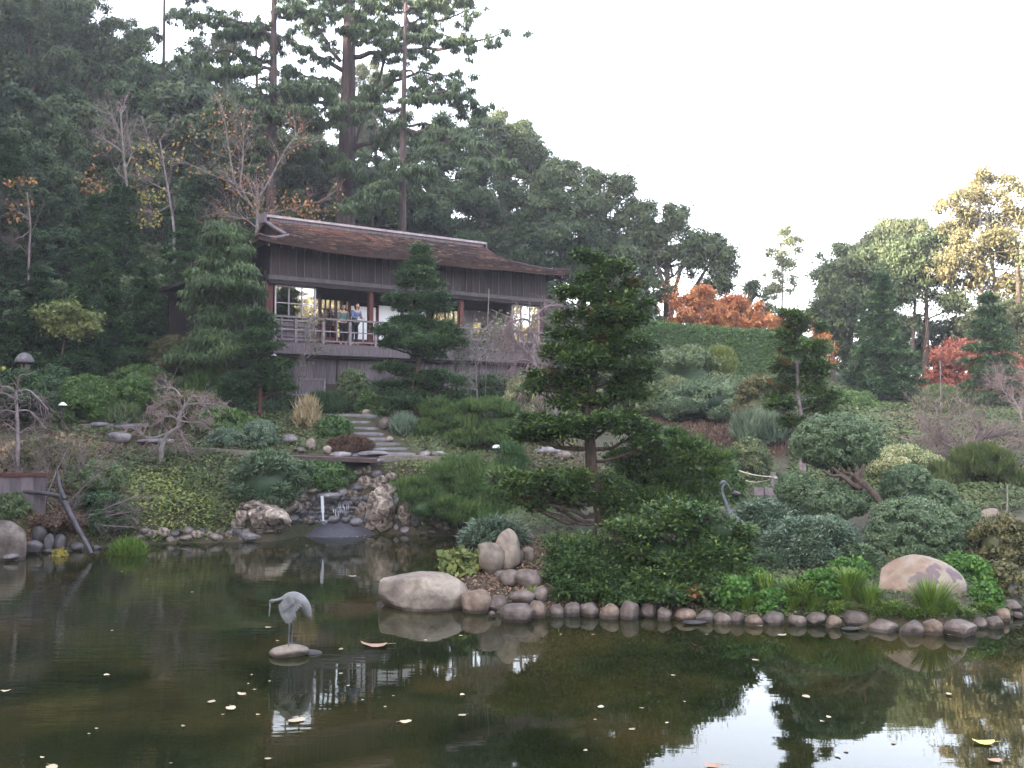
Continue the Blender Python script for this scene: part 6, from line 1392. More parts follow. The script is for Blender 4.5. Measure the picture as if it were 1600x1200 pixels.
baretree('maple_tree', 'weeping leafless tree with pale trunk at the left edge of the bank', 'tree', 27.5, [(.06, .04, [(28, 692), (27, 660), (26, 635), (24, 612)]), (.03, .015, [(26, 625), (10, 615), (-10, 612), (-25, 625)]), (.03, .015, [(25, 612), (45, 608), (62, 625), (75, 640)]), (.025, .012, [(27, 642), (45, 640), (60, 655), (72, 670)]), (.025, .012, [(27, 645), (10, 640), (-5, 645)])], 'twig', (.45, 2, 4), tmat='greybark', droop=.12, up=.0)
baretree('cherry_tree', 'leafless weeping cherry with purple grey twigs at the right end of the balcony', 'tree', 32.5, [(.10, .06, [(868, 640), (860, 612), (848, 598), (838, 575), (830, 555)]), (.05, .02, [(840, 580), (826, 556), (812, 540), (800, 530)]), (.05, .02, [(846, 560), (840, 540), (828, 515), (835, 490)]), (.04, .02, [(835, 495), (850, 480), (872, 476)]), (.04, .02, [(832, 505), (820, 498), (806, 500)]), (.03, .015, [(850, 600), (870, 590), (890, 585)]), (.03, .015, [(836, 500), (870, 492), (895, 500)])],
        'twig', (.85, 2, 6), tmat='greybark', droop=.34, up=0)
baretree('willow_sapling', 'thin drooping sapling with fine green leaves in front of the balcony right of the stake', 'tree', 34.0, [(.04, .02, [(746, 625), (744, 590), (742, 560), (748, 525)]), (.02, .01, [(745, 545), (757, 520), (772, 515)]), (.02, .01, [(744, 540), (735, 528), (728, 540)]), (.02, .01, [(748, 525), (765, 505), (780, 520)])], 'greybark', (.7, 2, 5), droop=.3, up=0, leafm='greyshrub', leafL=.09, leafn=900)
baretree('sapling', 'thin sapling with small yellow green leaves by the left window', 'tree', 34.6, [(.03, .015, [(462, 620), (466, 580), (478, 550), (490, 510)]), (.015, .01, [(468, 570), (485, 555), (495, 545)]), (.015, .01, [(480, 545), (475, 520), (500, 500)])], 'greybark', (.5, 2, 4), leafm='oliveshrub', leafL=.09, leafn=240)
baretree('bare_shrub', 'thorny leafless shrub tangle over the left bank', 'shrub', 25.4, [(.03, .02, [(80, 850), (78, 820), (90, 800)])] + [(.018, .008, [(100 + dx, 812 + dy), (100 + dx + a, 812 + dy - b), (100 + dx + a * 1.9, 812 + dy - b * 1.7)]) for dx, dy, a, b in [(0, 0, 40, 8), (10, 5, 50, -4), (-10, -10, -30, 30), (0, -20, 40, 40), (-20, 0, -40, 10), (5, 10, 60, 15), (-30, -30, 20, 50), (-50, 0, -30, 40), (30, 0, 45, 22), (0, 20, 10, 30)]], 'twig', (.5, 1, 3), tmat='greybark')
baretree('bare_shrub', 'second leafless shrub with straight twigs above the low wall', 'shrub', 26.4, [(.02, .012, [(60, 770), (62, 740)])] + [(.012, .006, [(x, 765), (x + a, 735), (x + 2 * a, 700)]) for x, a in [(10, 5), (30, -6), (50, 8), (75, -4), (95, 6), (120, 3), (-10, 6), (140, -8), (150, 6)]], 'twig', (.45, 1, 3), tmat='greybark')
baretree('plum_tree', 'low twisted leafless tree spreading sideways on the right slope', 'tree', 27.5, [(.06, .05, [(1520, 728), (1522, 712), (1515, 700), (1530, 690)]), (.04, .02, [(1520, 715), (1500, 706), (1485, 695), (1475, 685)]), (.04, .02, [(1530, 690), (1545, 680), (1570, 676), (1598, 680)]), (.035, .015, [(1522, 700), (1530, 680), (1525, 668)]), (.035, .015, [(1490, 700), (1470, 690), (1455, 672)]), (.03, .015, [(1535, 690), (1560, 698), (1590, 700)]), (.03, .015, [(1500, 706), (1480, 712), (1462, 715)])], 'twig', (.6, 2, 5), tmat='greybark', up=.1)
baretree('bare_shrub', 'upright twiggy shrub with yellow buds left of the twisted low tree', 'shrub', 29.0, [(.03, .02, [(1478, 712), (1476, 690)])] + [(.018, .008, [(x, 700), (x + a, 670), (x + a * 1.6, 635)]) for x, a in [(1460, -8), (1470, -3), (1480, 2), (1488, 8), (1496, 12), (1455, -14)]], 'twig', (.5, 1, 3), tmat='palebark', leafm='oliveshrub', leafL=.07, leafn=420)
baretree('sapling', 'young leafless tree with forked pale stem at the right edge', 'tree', 38, [(.05, .03, [(1598, 660), (1592, 635), (1580, 622)]), (.03, .015, [(1592, 640), (1605, 620), (1600, 600)]), (.03, .015, [(1580, 622), (1568, 612), (1565, 602)])], 'twig', (.7, 2, 5), tmat='palebark')
#==PART6==
# ------------------------------------------------------------------ forest filling the hillside
def generic(name, label, cat, H, R, mat, n, L, Wd, rs, group=None, r0=.15, low=.15, cover=1.15):
    """free standing tree or bush at the origin, later placed and copied"""
    root = thing(name, (0, 0, 0), label, cat, group)
    g = Geo(); tube(g, wob((0, 0, -.3), (0, 0, H * .8), 7, .02), np.linspace(r0, r0 * .3, 7), 6); part('trunk', g, M['bark'], root)
    C = []; Rr = []; gl = Geo()
    for _ in range(n):
        u = rdir(1)[0]; z = H * (low + (1 - low) * random.random() ** .8); prof_ = math.sin(min(1, max(.08, (z / H - low * .5))) * math.pi * .86) ** .6
        a = random.uniform(0, 6.28); q = R * prof_ * math.sqrt(random.random()); c = np.array([q * math.cos(a), q * math.sin(a), z]); C.append((c, (R * .32, R * .32, H * .10)))
        if random.random() < .5: tube(gl, wob((0, 0, z * .8), c, 5, .06), np.linspace(r0 * .35, .015, 5), 4, cap=False)
    C, Rr = subclumps(C, rs, 1.2, .2, .8); g = Geo(); foliage(g, C, Rr, L, Wd, cover, 'broad', .25, shell=.5, tvar=.22)
    part('crown', g, M[mat], root); part('branches', gl, M['bark'], root); return root
VAR = [generic('understorey_tree', 'dark evergreen understorey tree filling the shaded hillside', 'tree', 6.0, 2.6, 'oak', 26, .17, .10, .5, 'understorey trees on the shaded hillside'),
       generic('understorey_tree', 'dark evergreen understorey tree filling the shaded hillside', 'tree', 5.0, 2.8, 'darkshrub', 26, .17, .10, .5, 'understorey trees on the shaded hillside'),
       generic('understorey_tree', 'dark evergreen understorey tree filling the shaded hillside', 'tree', 7.0, 2.4, 'redwood', 26, .20, .08, .5, 'understorey trees on the shaded hillside')]
BUSH = generic('hillside_bush', 'rounded dark bush on the shaded hillside', 'shrub', 2.2, 1.5, 'darkshrub', 14, .12, .07, .32, 'bushes on the shaded hillside', .05, .1)
BUSH2 = generic('hillside_bush', 'grey green bush on the shaded hillside', 'shrub', 2.0, 1.5, 'greyshrub', 14, .12, .07, .32, 'grey green bushes on the shaded hillside', .05, .1)
for v in VAR + [BUSH, BUSH2]: index_kids(v)
_first = set()
def plant(v, x, y, s=1.0, label=None, group=None):
    if v.name in _first: o = copy_tree(v)
    else: o = v; _first.add(v.name)
    o.location = (x, y, hz(x, y) - .1); o.rotation_euler = (0, 0, random.uniform(0, 6.28)); o.scale = (s * random.uniform(.9, 1.15), s * random.uniform(.9, 1.15), s)
    if label: o['label'] = label
    if group: o['group'] = group
    return o
for px, D, s in [(-30, 52, 1.2), (20, 55, 1.2), (70, 54, 1.3), (115, 58, 1.3), (30, 63, 1.5), (90, 66, 1.6), (150, 64, 1.5), (210, 62, 1.5), (165, 55, 1.1), (230, 56, 1.2), (270, 60, 1.4), (320, 62, 1.3), (370, 60, 1.3), (345, 54, 1.0), (400, 58, 1.2), (440, 62, 1.2),
                 (0, 72, 1.8), (70, 76, 1.8), (130, 74, 1.7), (190, 74, 1.7), (250, 72, 1.7), (310, 73, 1.5), (360, 70, 1.4), (480, 60, 1.1), (530, 62, 1.1), (580, 60, 1.0), (640, 62, .95), (700, 60, .95), (750, 58, 1.0), (800, 60, 1.0), (850, 57, 1.0), (910, 58, .9), (960, 58, .8), (1010, 56, .6),
                 (90, 50, .9), (380, 52, .8), (430, 53, .8), (1180, 58, .5), (1330, 60, .65), (1400, 62, .7), (1460, 60, .6), (1560, 60, .8), (1620, 56, .9), (1290, 62, .5), (60, 46, .7), (250, 49, .8), (200, 52, .9)]:
    p = at(px, 600, D); plant(VAR[random.randint(0, 2)], p[0], p[1], s)
for px, D, s in [(20, 43, 1), (70, 42, 1), (110, 44, 1), (190, 44, 1), (240, 45, 1), (250, 42, .8), (215, 41, .8), (300, 46, 1), (340, 46, 1), (60, 40, .9), (330, 42, .9), (120, 48, 1.1), (170, 50, 1.1), (220, 48, 1.1), (30, 48, 1.1), (270, 52, 1.2), (100, 53, 1.2), (310, 50, 1.1), (890, 50, 1.2), (940, 52, 1.2), (985, 52, 1.1)]:
    p = at(px, 600, D); plant(BUSH if random.random() < .6 else BUSH2, p[0], p[1], s)
# unseen oaks added on the slope left of the picture to shade the garden
SHADE_OAK = generic('shade_oak', 'large dark oak outside the picture, added to shade the garden', 'tree', 17, 7.5, 'oak', 34, .55, .34, 1.5, 'oaks outside the picture, added to shade the garden', .5, .1, 1.5); index_kids(SHADE_OAK)
for x, y, s in [(-40, 62, 1.1), (-44, 50, 1.15), (-39, 40, 1.05), (-45, 30, 1.2), (-38, 22, 1.1), (-44, 12, 1.2), (-38, 2, 1.15), (-45, -8, 1.2), (-40, -18, 1.2), (-47, -28, 1.25), (-52, 45, 1.2), (-54, 22, 1.2), (-52, 0, 1.2), (-52, -18, 1.2), (-36, -32, 1.25), (-26, -40, 1.2), (-36, 72, 1.0), (-54, 64, 1.1), (-30, 30, .75), (-27, 18, .7), (-25, 6, .75)]:
    plant(SHADE_OAK, x, y, s)
PARK = generic('park_oak', 'sunlit oak across the garden outside the picture', 'tree', 12, 5.5, 'syc', 30, .5, .3, 1.2, 'oaks across the garden outside the picture', .4, .15, 1.3); index_kids(PARK)
for x, y, s in [(52, 22, 1.2), (58, 8, 1.2), (50, -6, 1.2), (62, -4, 1.2), (46, 34, 1.0), (44, -18, 1.1), (10, -32, 1.0), (26, -28, 1.1), (-6, -34, 1.0)]:
    plant(PARK, x, y, s)

# ------------------------------------------------------------------ shrubs
S = shrub
A = dict(style='broad', L=.085, Wd=.05, cover=1.5)
S(125, 588, 660, 66, 'azalea', 'azalea_bush', 'biggest green azalea mound on the left behind the cone lamp', **A)
S(212, 570, 622, 48, 'azalea', 'azalea_bush', 'bright green azalea mound behind the biggest one', D=35.5, **A)
S(105, 553, 598, 48, 'darkshrub', 'clipped_bush', 'dark dome bush under the yellow green tree', D=37, **A)
S(20, 579, 645, 62, 'darkshrub', 'clipped_bush', 'dark bush below the stone lantern', D=31.8, **A)
S(78, 568, 625, 34, 'darkshrub', 'clipped_bush', 'dark bush between lantern and azalea mounds', D=35, **A)
S(262, 520, 588, 46, 'oliveshrub', 'azalea_bush', 'olive brown bush on the shady slope left of the pine', D=37.5, **A)
S(205, 585, 640, 34, 'azalea', 'azalea_bush', 'small azalea shoulder right of the biggest azalea mound', D=33.5, **A)
S(322, 572, 632, 42, 'azalea', 'rhododendron_bush', 'rhododendron with long pointed leaves left of the red barked tree', D=34.5, style='up', L=.20, Wd=.06, cover=1.2)
S(378, 600, 650, 62, 'darkshrub', 'dark_bush', 'wide dark bush under the pines left of the house', D=34.5, **A)
S(345, 640, 684, 46, 'azalea', 'azalea_bush', 'round green azalea above the two small blue green mounds', **A)
S(350, 673, 700, 33, 'bluejuniper', 'juniper_mound', 'small low blue green mound left of the right cone lamp', style='broad', L=.05, Wd=.03)
S(402, 660, 702, 30, 'bluejuniper', 'juniper_mound', 'taller blue green mound right of the right cone lamp', style='broad', L=.05, Wd=.03)
S(290, 615, 668, 60, 'oliveshrub', 'twiggy_bush', 'brownish twiggy bush behind the twisted bare maple', **A)
S(190, 640, 668, 26, 'greyshrub', 'fern_clump', 'fern clump at the foot of the biggest azalea', style='up', L=.22, Wd=.04, cover=1.0)
S(520, 652, 684, 28, 'boxwood', 'boxwood_bush', 'dark green rounded bush left of the steps', **A)
S(545, 688, 710, 34, 'gcrust', 'heather', 'rust red heather mound beside the lower steps', style='up', L=.07, Wd=.02)
S(478, 628, 672, 20, 'blond', 'grassy_bush', 'straw coloured feathery bush below the hatch', style='up', L=.26, Wd=.03, cover=.55, corek=0, cat='shrub', lump=.2)
S(630, 655, 683, 20, 'spikyblue', 'spiky_grass', 'spiky blue grey tuft beside the grey boulder', style='up', L=.22, Wd=.018, cover=1.2, cat='grass clump')
S(550, 573, 632, 26, 'greyshrub', 'upright_bush', 'upright grey green bush against the base wall', D=35.3, L=.08, Wd=.05)
S(585, 605, 650, 30, 'azalea', 'low_bush', 'bush with yellow green tips left of the cloud pruned conifer', D=35, **A)
S(510, 622, 650, 40, 'darkshrub', 'fern_clump', 'ferns at the foot of the base wall behind the straw bush', D=35, style='up', L=.2, Wd=.04)
S(435, 615, 660, 32, 'darkshrub', 'dark_bush', 'dark bush at the left foot of the base wall', D=34.8, **A)
S(745, 612, 645, 45, 'darkshrub', 'clipped_bush', 'smooth low dark mound below the right part of the base wall', D=35.5, L=.06, Wd=.035)
S(800, 628, 670, 50, 'greyshrub', 'loose_bush', 'loose brownish green bush right of the cloud pines', D=34, **A)
S(822, 570, 640, 34, 'variegated', 'variegated_bush', 'pale yellow variegated bush under the weeping cherry', D=34, style='hang', L=.13, Wd=.05, cover=1.0, corek=.6)
S(770, 585, 640, 44, 'darkshrub', 'dark_bush', 'dark bush between base wall and variegated bush', D=35.6, **A)
S(410, 712, 790, 54, 'juniper', 'juniper_mound', 'large blue green juniper mound left of the waterfall', style='spray', L=.12, Wd=.035, cover=1.4)
S(458, 735, 775, 36, 'juniper', 'juniper_mound', 'lower juniper mound spilling towards the waterfall', style='spray', L=.12, Wd=.035, cover=1.4)
S(500, 722, 762, 50, 'boxwood', 'low_bush', 'dark green bush under the footbridge', D=28.6, **A)
S(60, 690, 745, 60, 'oliveshrub', 'brown_bush', 'brown green scrubby bush above the low wall', D=27.8, L=.07, Wd=.04)
S(140, 720, 770, 50, 'greyshrub', 'scrub_bush', 'grey green scrub right of the low wall', D=26.6, L=.07, Wd=.035)
S(150, 770, 830, 46, 'darkshrub', 'scrub_bush', 'dark scrub behind the bent branch', D=25.6, L=.07, Wd=.035)
S(80, 806, 824, 44, 'gcrust', 'rust_scrub', 'rust brown scrub above the left shore stones', D=24.6, L=.06, Wd=.04)
S(10, 770, 815, 30, 'greyshrub', 'scrub_bush', 'grey green scrub in front of the low wall', D=24.4, L=.07, Wd=.035)
S(92, 828, 845, 13, 'yelleaf', 'yellow_plant', 'small bright yellow plant on the left shore stones', D=23.8, L=.07, Wd=.05, cover=.9, corek=.5, cat='plant')
S(725, 862, 908, 40, 'limeleaf', 'broad_leaf_plant', 'lime green broad leaved plant beside the big pale boulder', D=18.6, style='broad', L=.13, Wd=.12, cover=.8, corek=.6, cat='plant')
S(770, 818, 856, 50, 'bluejuniper', 'creeping_juniper', 'creeping blue green juniper left of the upright boulder', D=19.6, style='spray', L=.13, Wd=.03, cover=1.2)
S(838, 918, 950, 20, 'limeleaf', 'weed', 'green weed growing between the first edging stones', D=17.2, L=.06, Wd=.04, cover=.9, corek=.5, cat='plant')
# right hand hedge and bushes
S(1060, 540, 640, 100, 'greyshrub', 'loose_shrub', 'wide loose grey green shrub with bare pale branches below the hedge', D=38, L=.12, Wd=.05, style='broad', cover=1.2, rs=.2, lump=.22)
S(1130, 542, 600, 24, 'pineyel', 'pine_shrub', 'pale tufted pine ball in front of the hedge', D=38.5, style='up', L=.16, Wd=.02, raise_=1, cover=1.4)
S(1100, 590, 650, 70, 'juniper', 'loose_shrub', 'blue green shrub lower right of the loose grey green one', D=36.5, L=.11, Wd=.045, style='broad', rs=.2, lump=.2)
S(1200, 585, 690, 52, 'oliveshrub', 'clipped_bush', 'big dark olive dome behind the slim cypress', D=32, L=.07, Wd=.04, cover=1.4)
S(1320, 618, 668, 70, 'gcgreen', 'low_bush', 'light green low bushes behind the topiary ball', D=42, **A) if False else S(1330, 612, 660, 60, 'azalea', 'low_bush', 'light green low bush behind the topiary ball', D=42, **A)
S(1555, 645, 672, 36, 'boxwood', 'clipped_bush', 'small clipped green dome on the upper right slope', D=38, L=.06, Wd=.035)
S(1475, 604, 650, 36, 'greyshrub', 'grey_green_bush', 'grey green bush below the thin pale pole', D=41, L=.09, Wd=.03, style='up')
S(1175, 680, 770, 42, 'greyshrub', 'flowering_bush', 'bush with small pale flowers behind the rope posts', D=27, L=.06, Wd=.035, tvar=.4)
S(1130, 715, 795, 34, 'boxwood', 'shiny_leaved_bush', 'shiny leaved bush left of the ropes', D=23.4, L=.09, Wd=.05)
S(1050, 665, 700, 24, 'boxwood', 'small_cypress_bush', 'small round bush on the red brown slope behind the island', D=29, L=.06, Wd=.03)
S(1190, 655, 690, 40, 'spikyblue', 'spiky_grass', 'spiky blue green grass tufts on the brown slope', D=31, style='up', L=.3, Wd=.03, cat='grass clump')
S(1420, 700, 745, 60, 'variegated', 'flowering_bush', 'bush with whitish flowers behind the right domes', D=26, L=.05, Wd=.035, tvar=.4, cover=1.0)
for x, y0, y1, w, l in [(1545, 700, 745, 48, 'grassy green broom like bush in the middle of the right slope'), (1470, 730, 765, 40, 'dark broom like bush left of the grassy one'), (1590, 740, 785, 30, 'broom like bush at the right edge')]:
    S(x, y0, y1, w, 'gcgreen', 'broom_bush', l, style='up', L=.14, Wd=.02, D=25.5)
# dome junipers of the island (cloud pruned)
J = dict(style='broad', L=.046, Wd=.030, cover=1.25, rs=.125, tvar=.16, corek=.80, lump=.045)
tb = S(1320, 646, 738, 74, 'juniper', 'topiary_ball', 'large clipped juniper ball raised on bare spreading limbs', D=20.6, raise_=1, depth=.9, cat='topiary', **J)
g = Geo(); b = at(1375, 790, 20.9)
for x, y in [(1285, 735), (1300, 730), (1312, 728), (1325, 730), (1338, 728), (1350, 725)]: tube(g, wob(at(1345, 764, 20.0), at(x, y, 20.2 + random.uniform(-.2, .3)), 5, .04), [.055, .05, .04, .035, .03], 6)
b = at(1380, 795, 19.9); tube(g, [b + [0, 0, -.5], b, at(1368, 775, 19.9), at(1352, 758, 19.9), at(1335, 742, 20.1)], [.08, .07, .07, .065, .06], 8)
for x in (1312, 1322, 1332): tube(g, wob(at(x, 790, 21.0), at(x + 2, 735, 20.8), 4, .03), [.045, .04, .04, .035], 6)
part('trunk', g, M['bark'], tb)
S(1252, 738, 792, 40, 'juniper', 'topiary_dome', 'clipped juniper dome below left of the raised ball', D=20.4, raise_=1, cat='topiary', **J)
S(1312, 756, 812, 62, 'juniper', 'topiary_dome', 'wide clipped juniper dome directly under the raised ball', D=20.2, raise_=1, cat='topiary', **J)
S(1428, 722, 802, 48, 'juniper', 'topiary_dome', 'clipped juniper dome right of the bare limbs', D=21.5, cat='topiary', **J)
S(1472, 748, 806, 32, 'juniper', 'topiary_dome', 'small clipped dome on the right shoulder of the one beside the limbs', D=21.3, cat='topiary', **J)
S(1440, 776, 882, 82, 'juniper', 'topiary_dome', 'biggest low clipped juniper dome above the lichen boulder', D=19.2, cat='topiary', **J)
S(1512, 782, 850, 32, 'juniper', 'topiary_dome', 'small dome tucked behind the right of the biggest low dome', D=20, cat='topiary', **J)
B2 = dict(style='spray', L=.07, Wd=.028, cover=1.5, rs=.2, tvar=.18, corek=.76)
S(1195, 783, 850, 48, 'bluejuniper', 'juniper_mound', 'silvery blue juniper beside the second crane statue', D=19.6, **B2)
S(1235, 785, 850, 66, 'bluejuniper', 'juniper_mound', 'long blue green juniper behind the silvery one', D=20.4, **B2)
S(1275, 812, 905, 84, 'bluejuniper', 'juniper_mound', 'broad blue green juniper mound in the middle of the island', D=18.6, **B2)
S(1345, 850, 905, 40, 'juniper', 'juniper_mound', 'dark juniper shoulder between the broad mound and the lichen boulder', D=18.3, **B2)
S(1210, 865, 915, 40, 'juniper', 'juniper_mound', 'dark juniper mound behind the clover', D=18.4, **B2)
S(1578, 806, 890, 52, 'variegated', 'mottled_bush', 'mottled yellow green bush at the right edge', D=18.8, style='broad', L=.055, Wd=.035, cover=1.2, tvar=.35) if False else S(1578, 806, 890, 52, 'oliveshrub', 'mottled_bush', 'mottled yellow green bush at the right edge', D=18.8, style='broad', L=.055, Wd=.035, cover=1.5, tvar=.45)
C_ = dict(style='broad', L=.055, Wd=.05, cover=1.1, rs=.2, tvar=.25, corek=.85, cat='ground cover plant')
S(1515, 866, 955, 50, 'clover', 'clover_mound', 'bright green clover mound right of the lichen boulder', D=17.4, **C_)
S(1335, 872, 925, 38, 'clover', 'clover_mound', 'bright green clover left of the lichen boulder', D=17.6, **C_)
S(1175, 890, 945, 50, 'clover', 'clover_mound', 'green clover patch below the second crane', D=17.1, **C_)
S(1135, 925, 955, 34, 'clover', 'clover_mound', 'dark clover creeping under the right end of the junipers', D=16.9, **C_)
# clipped hedge
hd = thing('hedge', tuple(ground(1130, 625)), 'long clipped dark green hedge across the slope right of the house', 'hedge')
g = Geo(); HA = [(975, 500, 585, 47), (1040, 508, 595, 46.5), (1110, 514, 600, 46), (1200, 518, 612, 45), (1262, 532, 630, 44), (1290, 545, 640, 43.5)]
Ps = []; Ns = []
for k in range(34000):
    u = random.random() * (len(HA) - 1); i = int(u); f = u - i; a, b = HA[i], HA[i + 1]; x, yt, yb, D = [a[q] * (1 - f) + b[q] * f for q in range(4)]
    t_ = at(x, yt, D); bz = hz(t_[0], t_[1]) - .1; w = 1.1
    if random.random() < .68: P = [t_[0], t_[1], bz + (t_[2] - bz) * random.random()]; N = [.25, -1, .1]
    else: P = [t_[0] + random.uniform(0, .5), t_[1] + w * random.random(), t_[2]]; N = [0, 0, 1]
    Ps.append(P); Ns.append(N)
Ps = np.array(Ps); Ns = norm(np.array(Ns, float)); n = len(Ps); bump_ = SinNoise(77, 16, 1.6)(Ps)
Ps += Ns * (.10 * bump_ + rng.normal(size=n) * .05)[:, None]; N_ = norm(Ns + rdir(n) * .8); A_d = norm(rdir(n) + [0, 0, .6] + Ns * .5)
leaves(g, Ps, A_d, N_, .12 * rng.uniform(.6, 1.3, n), .06, np.clip(.45 + .15 * bump_ + rng.normal(size=n) * .2, 0, .93), 0, True)
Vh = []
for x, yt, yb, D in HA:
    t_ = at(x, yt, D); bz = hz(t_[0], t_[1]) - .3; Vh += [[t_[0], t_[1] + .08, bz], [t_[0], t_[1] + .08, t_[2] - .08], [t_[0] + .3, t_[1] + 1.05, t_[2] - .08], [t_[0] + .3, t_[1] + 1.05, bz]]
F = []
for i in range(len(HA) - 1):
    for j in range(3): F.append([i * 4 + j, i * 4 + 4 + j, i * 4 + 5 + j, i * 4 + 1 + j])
g.add(Vh, F, .02); part('foliage', g, M['boxwood'], hd)  # inner box in the darkest tint, shade inside the hedge put into colour
# grasses
S(197, 824, 864, 30, 'grass', 'grass_tuft', 'round green grass tuft standing at the water left of the waterfall', D=24.0, style='up', L=.20, Wd=.02, cover=1.6, rs=.3, cat='grass clump', lump=.08, depth=.8)
for x, yb, w, yt, l, n in [(1255, 945, 42, 896, 'long bladed grass clump in front of the flat grey slab rock', 170), (1330, 945, 36, 885, 'tall bright grass clump just left of the lichen boulder', 200), (1362, 955, 30, 915, 'grass clump at the left foot of the lichen boulder', 140), (1398, 972, 34, 940, 'low arching grass under the left of the lichen boulder', 120),
                           (1462, 972, 40, 905, 'dark bladed grass clump in front of the lichen boulder', 120), (1440, 972, 30, 945, 'short grass tuft at the foot of the lichen boulder', 100), (1120, 945, 16, 880, 'few long blades rising at the right end of the junipers', 26), (1200, 935, 24, 880, 'arching blades behind the dark wedge rock', 40), (1510, 968, 26, 946, 'yellowish grass right of the lichen boulder', 80), (1225, 950, 30, 915, 'short grass left of the long bladed clump', 90), (1290, 955, 26, 925, 'short grass between the two tall clumps', 90)]:
    grassclump(x, yb, w, yt, 'grass', 'grass_clump', l, n=int(n * 1.8), wid=.03, arch=.7)

# ------------------------------------------------------------------ ground cover
def cover_patch(name, label_kind, mat, poly, n, L, Wd, hgt=.12, style='broad', D0=14.6, D1=50, tvar=.25, clump=1.2, tri=False):
    poly = np.array(poly, float); x0, y0 = poly.min(0); x1, y1 = poly.max(0)
    # uniform over the place, thinned with distance so that near ground is not bare
    D = 1 / rng.uniform(1 / D1, 1 / D0, n * 3); px = rng.uniform(x0, x1, n * 3); X = (px - 800) / FPX * D
    Z = HT(X, D); ppx, ppy = project(np.stack([X, D, Z], 1))
    ins = np.zeros(len(X), bool); A_ = poly; B_ = np.roll(poly, -1, 0); jx = ppx + rng.normal(size=len(X)) * 6; jy = ppy + rng.normal(size=len(X)) * 3
    for a, b in zip(A_, B_):
        c = (a[1] > jy) != (b[1] > jy); xi = (b[0] - a[0]) * (jy - a[1]) / ((b[1] - a[1]) or 1e-9) + a[0]; ins ^= c & (jx < xi)
    ins &= pond_sd(X, D) > .02
    P = np.stack([X, D, Z], 1)[ins][:n]; k = len(P)
    if k < 5: print('EMPTY', name, label_kind); return
    nz = SinNoise(int(x0 + y0 * 3), 14, 1.8)(P * [1, 1, 0]); P[:, 2] += np.maximum(0, hgt * (.5 + .9 * nz)) * np.sqrt(rng.random(k)) + .01
    if style == 'up': A = norm(rdir(k) * .5 + [0, 0, 1.]); N = rdir(k)
    else: N = norm(rdir(k) * .7 + [0, -.2, .9]); A = norm(np.cross(N, rdir(k)))
    t2 = SinNoise(int(x0 * 2 + y1), 12, 1.1)(P)
    g = Geo(); sc = np.clip(P[:, 1] / 26, .6, 2.0); tri = tri or P[:, 1].mean() > 21; leaves(g, P, A, N, L * sc * rng.uniform(.6, 1.3, k), Wd * sc, np.clip(.45 + .22 * t2 + rng.normal(size=k) * tvar, 0, .93), 0, tri)
    o = link(name, mesh_of(name, g, M[mat], P[0]), loc=tuple(P[0]), kind='stuff'); tag(o, label_kind, 'ground cover')
    return k
cover_patch('ground_cover', 'lime green leafy ground cover on the bank left of the waterfall', 'gclime', [(170, 745), (300, 735), (400, 775), (370, 835), (250, 845), (190, 825)], 24000, 0.088, 0.068, .30)
cover_patch('ground_cover', 'mixed green ground cover on the left bank below the path', 'gcgreen', [(120, 715), (430, 705), (420, 760), (350, 850), (130, 850), (150, 760)], 32000, 0.081, 0.061, .25)
cover_patch('ground_cover', 'brown and green scrubby ground cover at the far left bank', 'gcbrown', [(-80, 690), (180, 700), (200, 870), (-80, 880)], 25600, 0.088, 0.054, .25)
cover_patch('fallen_leaves', 'rust coloured fallen leaves above the left shore stones', 'heather', [(-40, 800), (140, 800), (150, 850), (-40, 850)], 4800, 0.088, 0.081, .06)
cover_patch('ground_cover', 'green and rust ground cover round the left path', 'gcgreen', [(40, 640), (430, 640), (430, 716), (60, 720)], 28800, 0.075, 0.054, .2)
cover_patch('ground_cover', 'rust red heath patches round the left path', 'gcrust', [(190, 665), (290, 668), (440, 690), (420, 712), (250, 715), (60, 690), (70, 670)], 9600, 0.075, 0.041, .22, 'up')
cover_patch('ground_cover', 'green ground cover round the steps', 'gcgreen', [(400, 640), (535, 645), (560, 700), (430, 712), (390, 700)], 14400, 0.075, 0.054, .18)
cover_patch('ground_cover', 'green ground cover between steps and cloud pines', 'gcgreen', [(600, 645), (860, 640), (880, 720), (700, 725), (640, 700)], 22400, 0.075, 0.054, .2)
cover_patch('ground_cover', 'soft sage green ground cover right of the stream', 'gclime', [(590, 722), (720, 712), (690, 770), (640, 770), (600, 750)], 14400, 0.075, 0.041, .2)
cover_patch('ground_cover', 'green ground cover on the bank under the low pines', 'gcgreen', [(600, 730), (900, 715), (900, 830), (640, 835), (600, 800)], 22400, 0.075, 0.047, .2)
cover_patch('ground_cover', 'brown ground cover behind the island cypress', 'gcbrown', [(800, 690), (920, 680), (960, 760), (820, 750)], 11200, 0.075, 0.047, .2)
cover_patch('ground_cover', 'red brown low heath on the slope below the hedge', 'gcrust', [(1000, 650), (1240, 650), (1230, 715), (1000, 720)], 19200, 0.088, 0.054, .12, 'up')
cover_patch('ground_cover', 'green ground cover on the slope below the hedge', 'gcgreen', [(960, 600), (1320, 610), (1300, 660), (960, 665)], 19200, 0.100, 0.068, .2)
cover_patch('ground_cover', 'olive green ground cover over the right slope', 'gcgreen', [(1230, 625), (1680, 600), (1700, 800), (1230, 790)], 54400, 0.094, 0.061, .25)
cover_patch('ground_cover', 'brownish scrub patches on the right slope', 'gcbrown', [(1380, 650), (1460, 640), (1500, 690), (1680, 640), (1680, 760), (1450, 760)], 14400, 0.094, 0.054, .25)
cover_patch('ground_cover', 'green ground cover behind the island junipers', 'gcgreen', [(940, 720), (1180, 700), (1240, 760), (1160, 800), (960, 830)], 19200, 0.075, 0.047, .2)
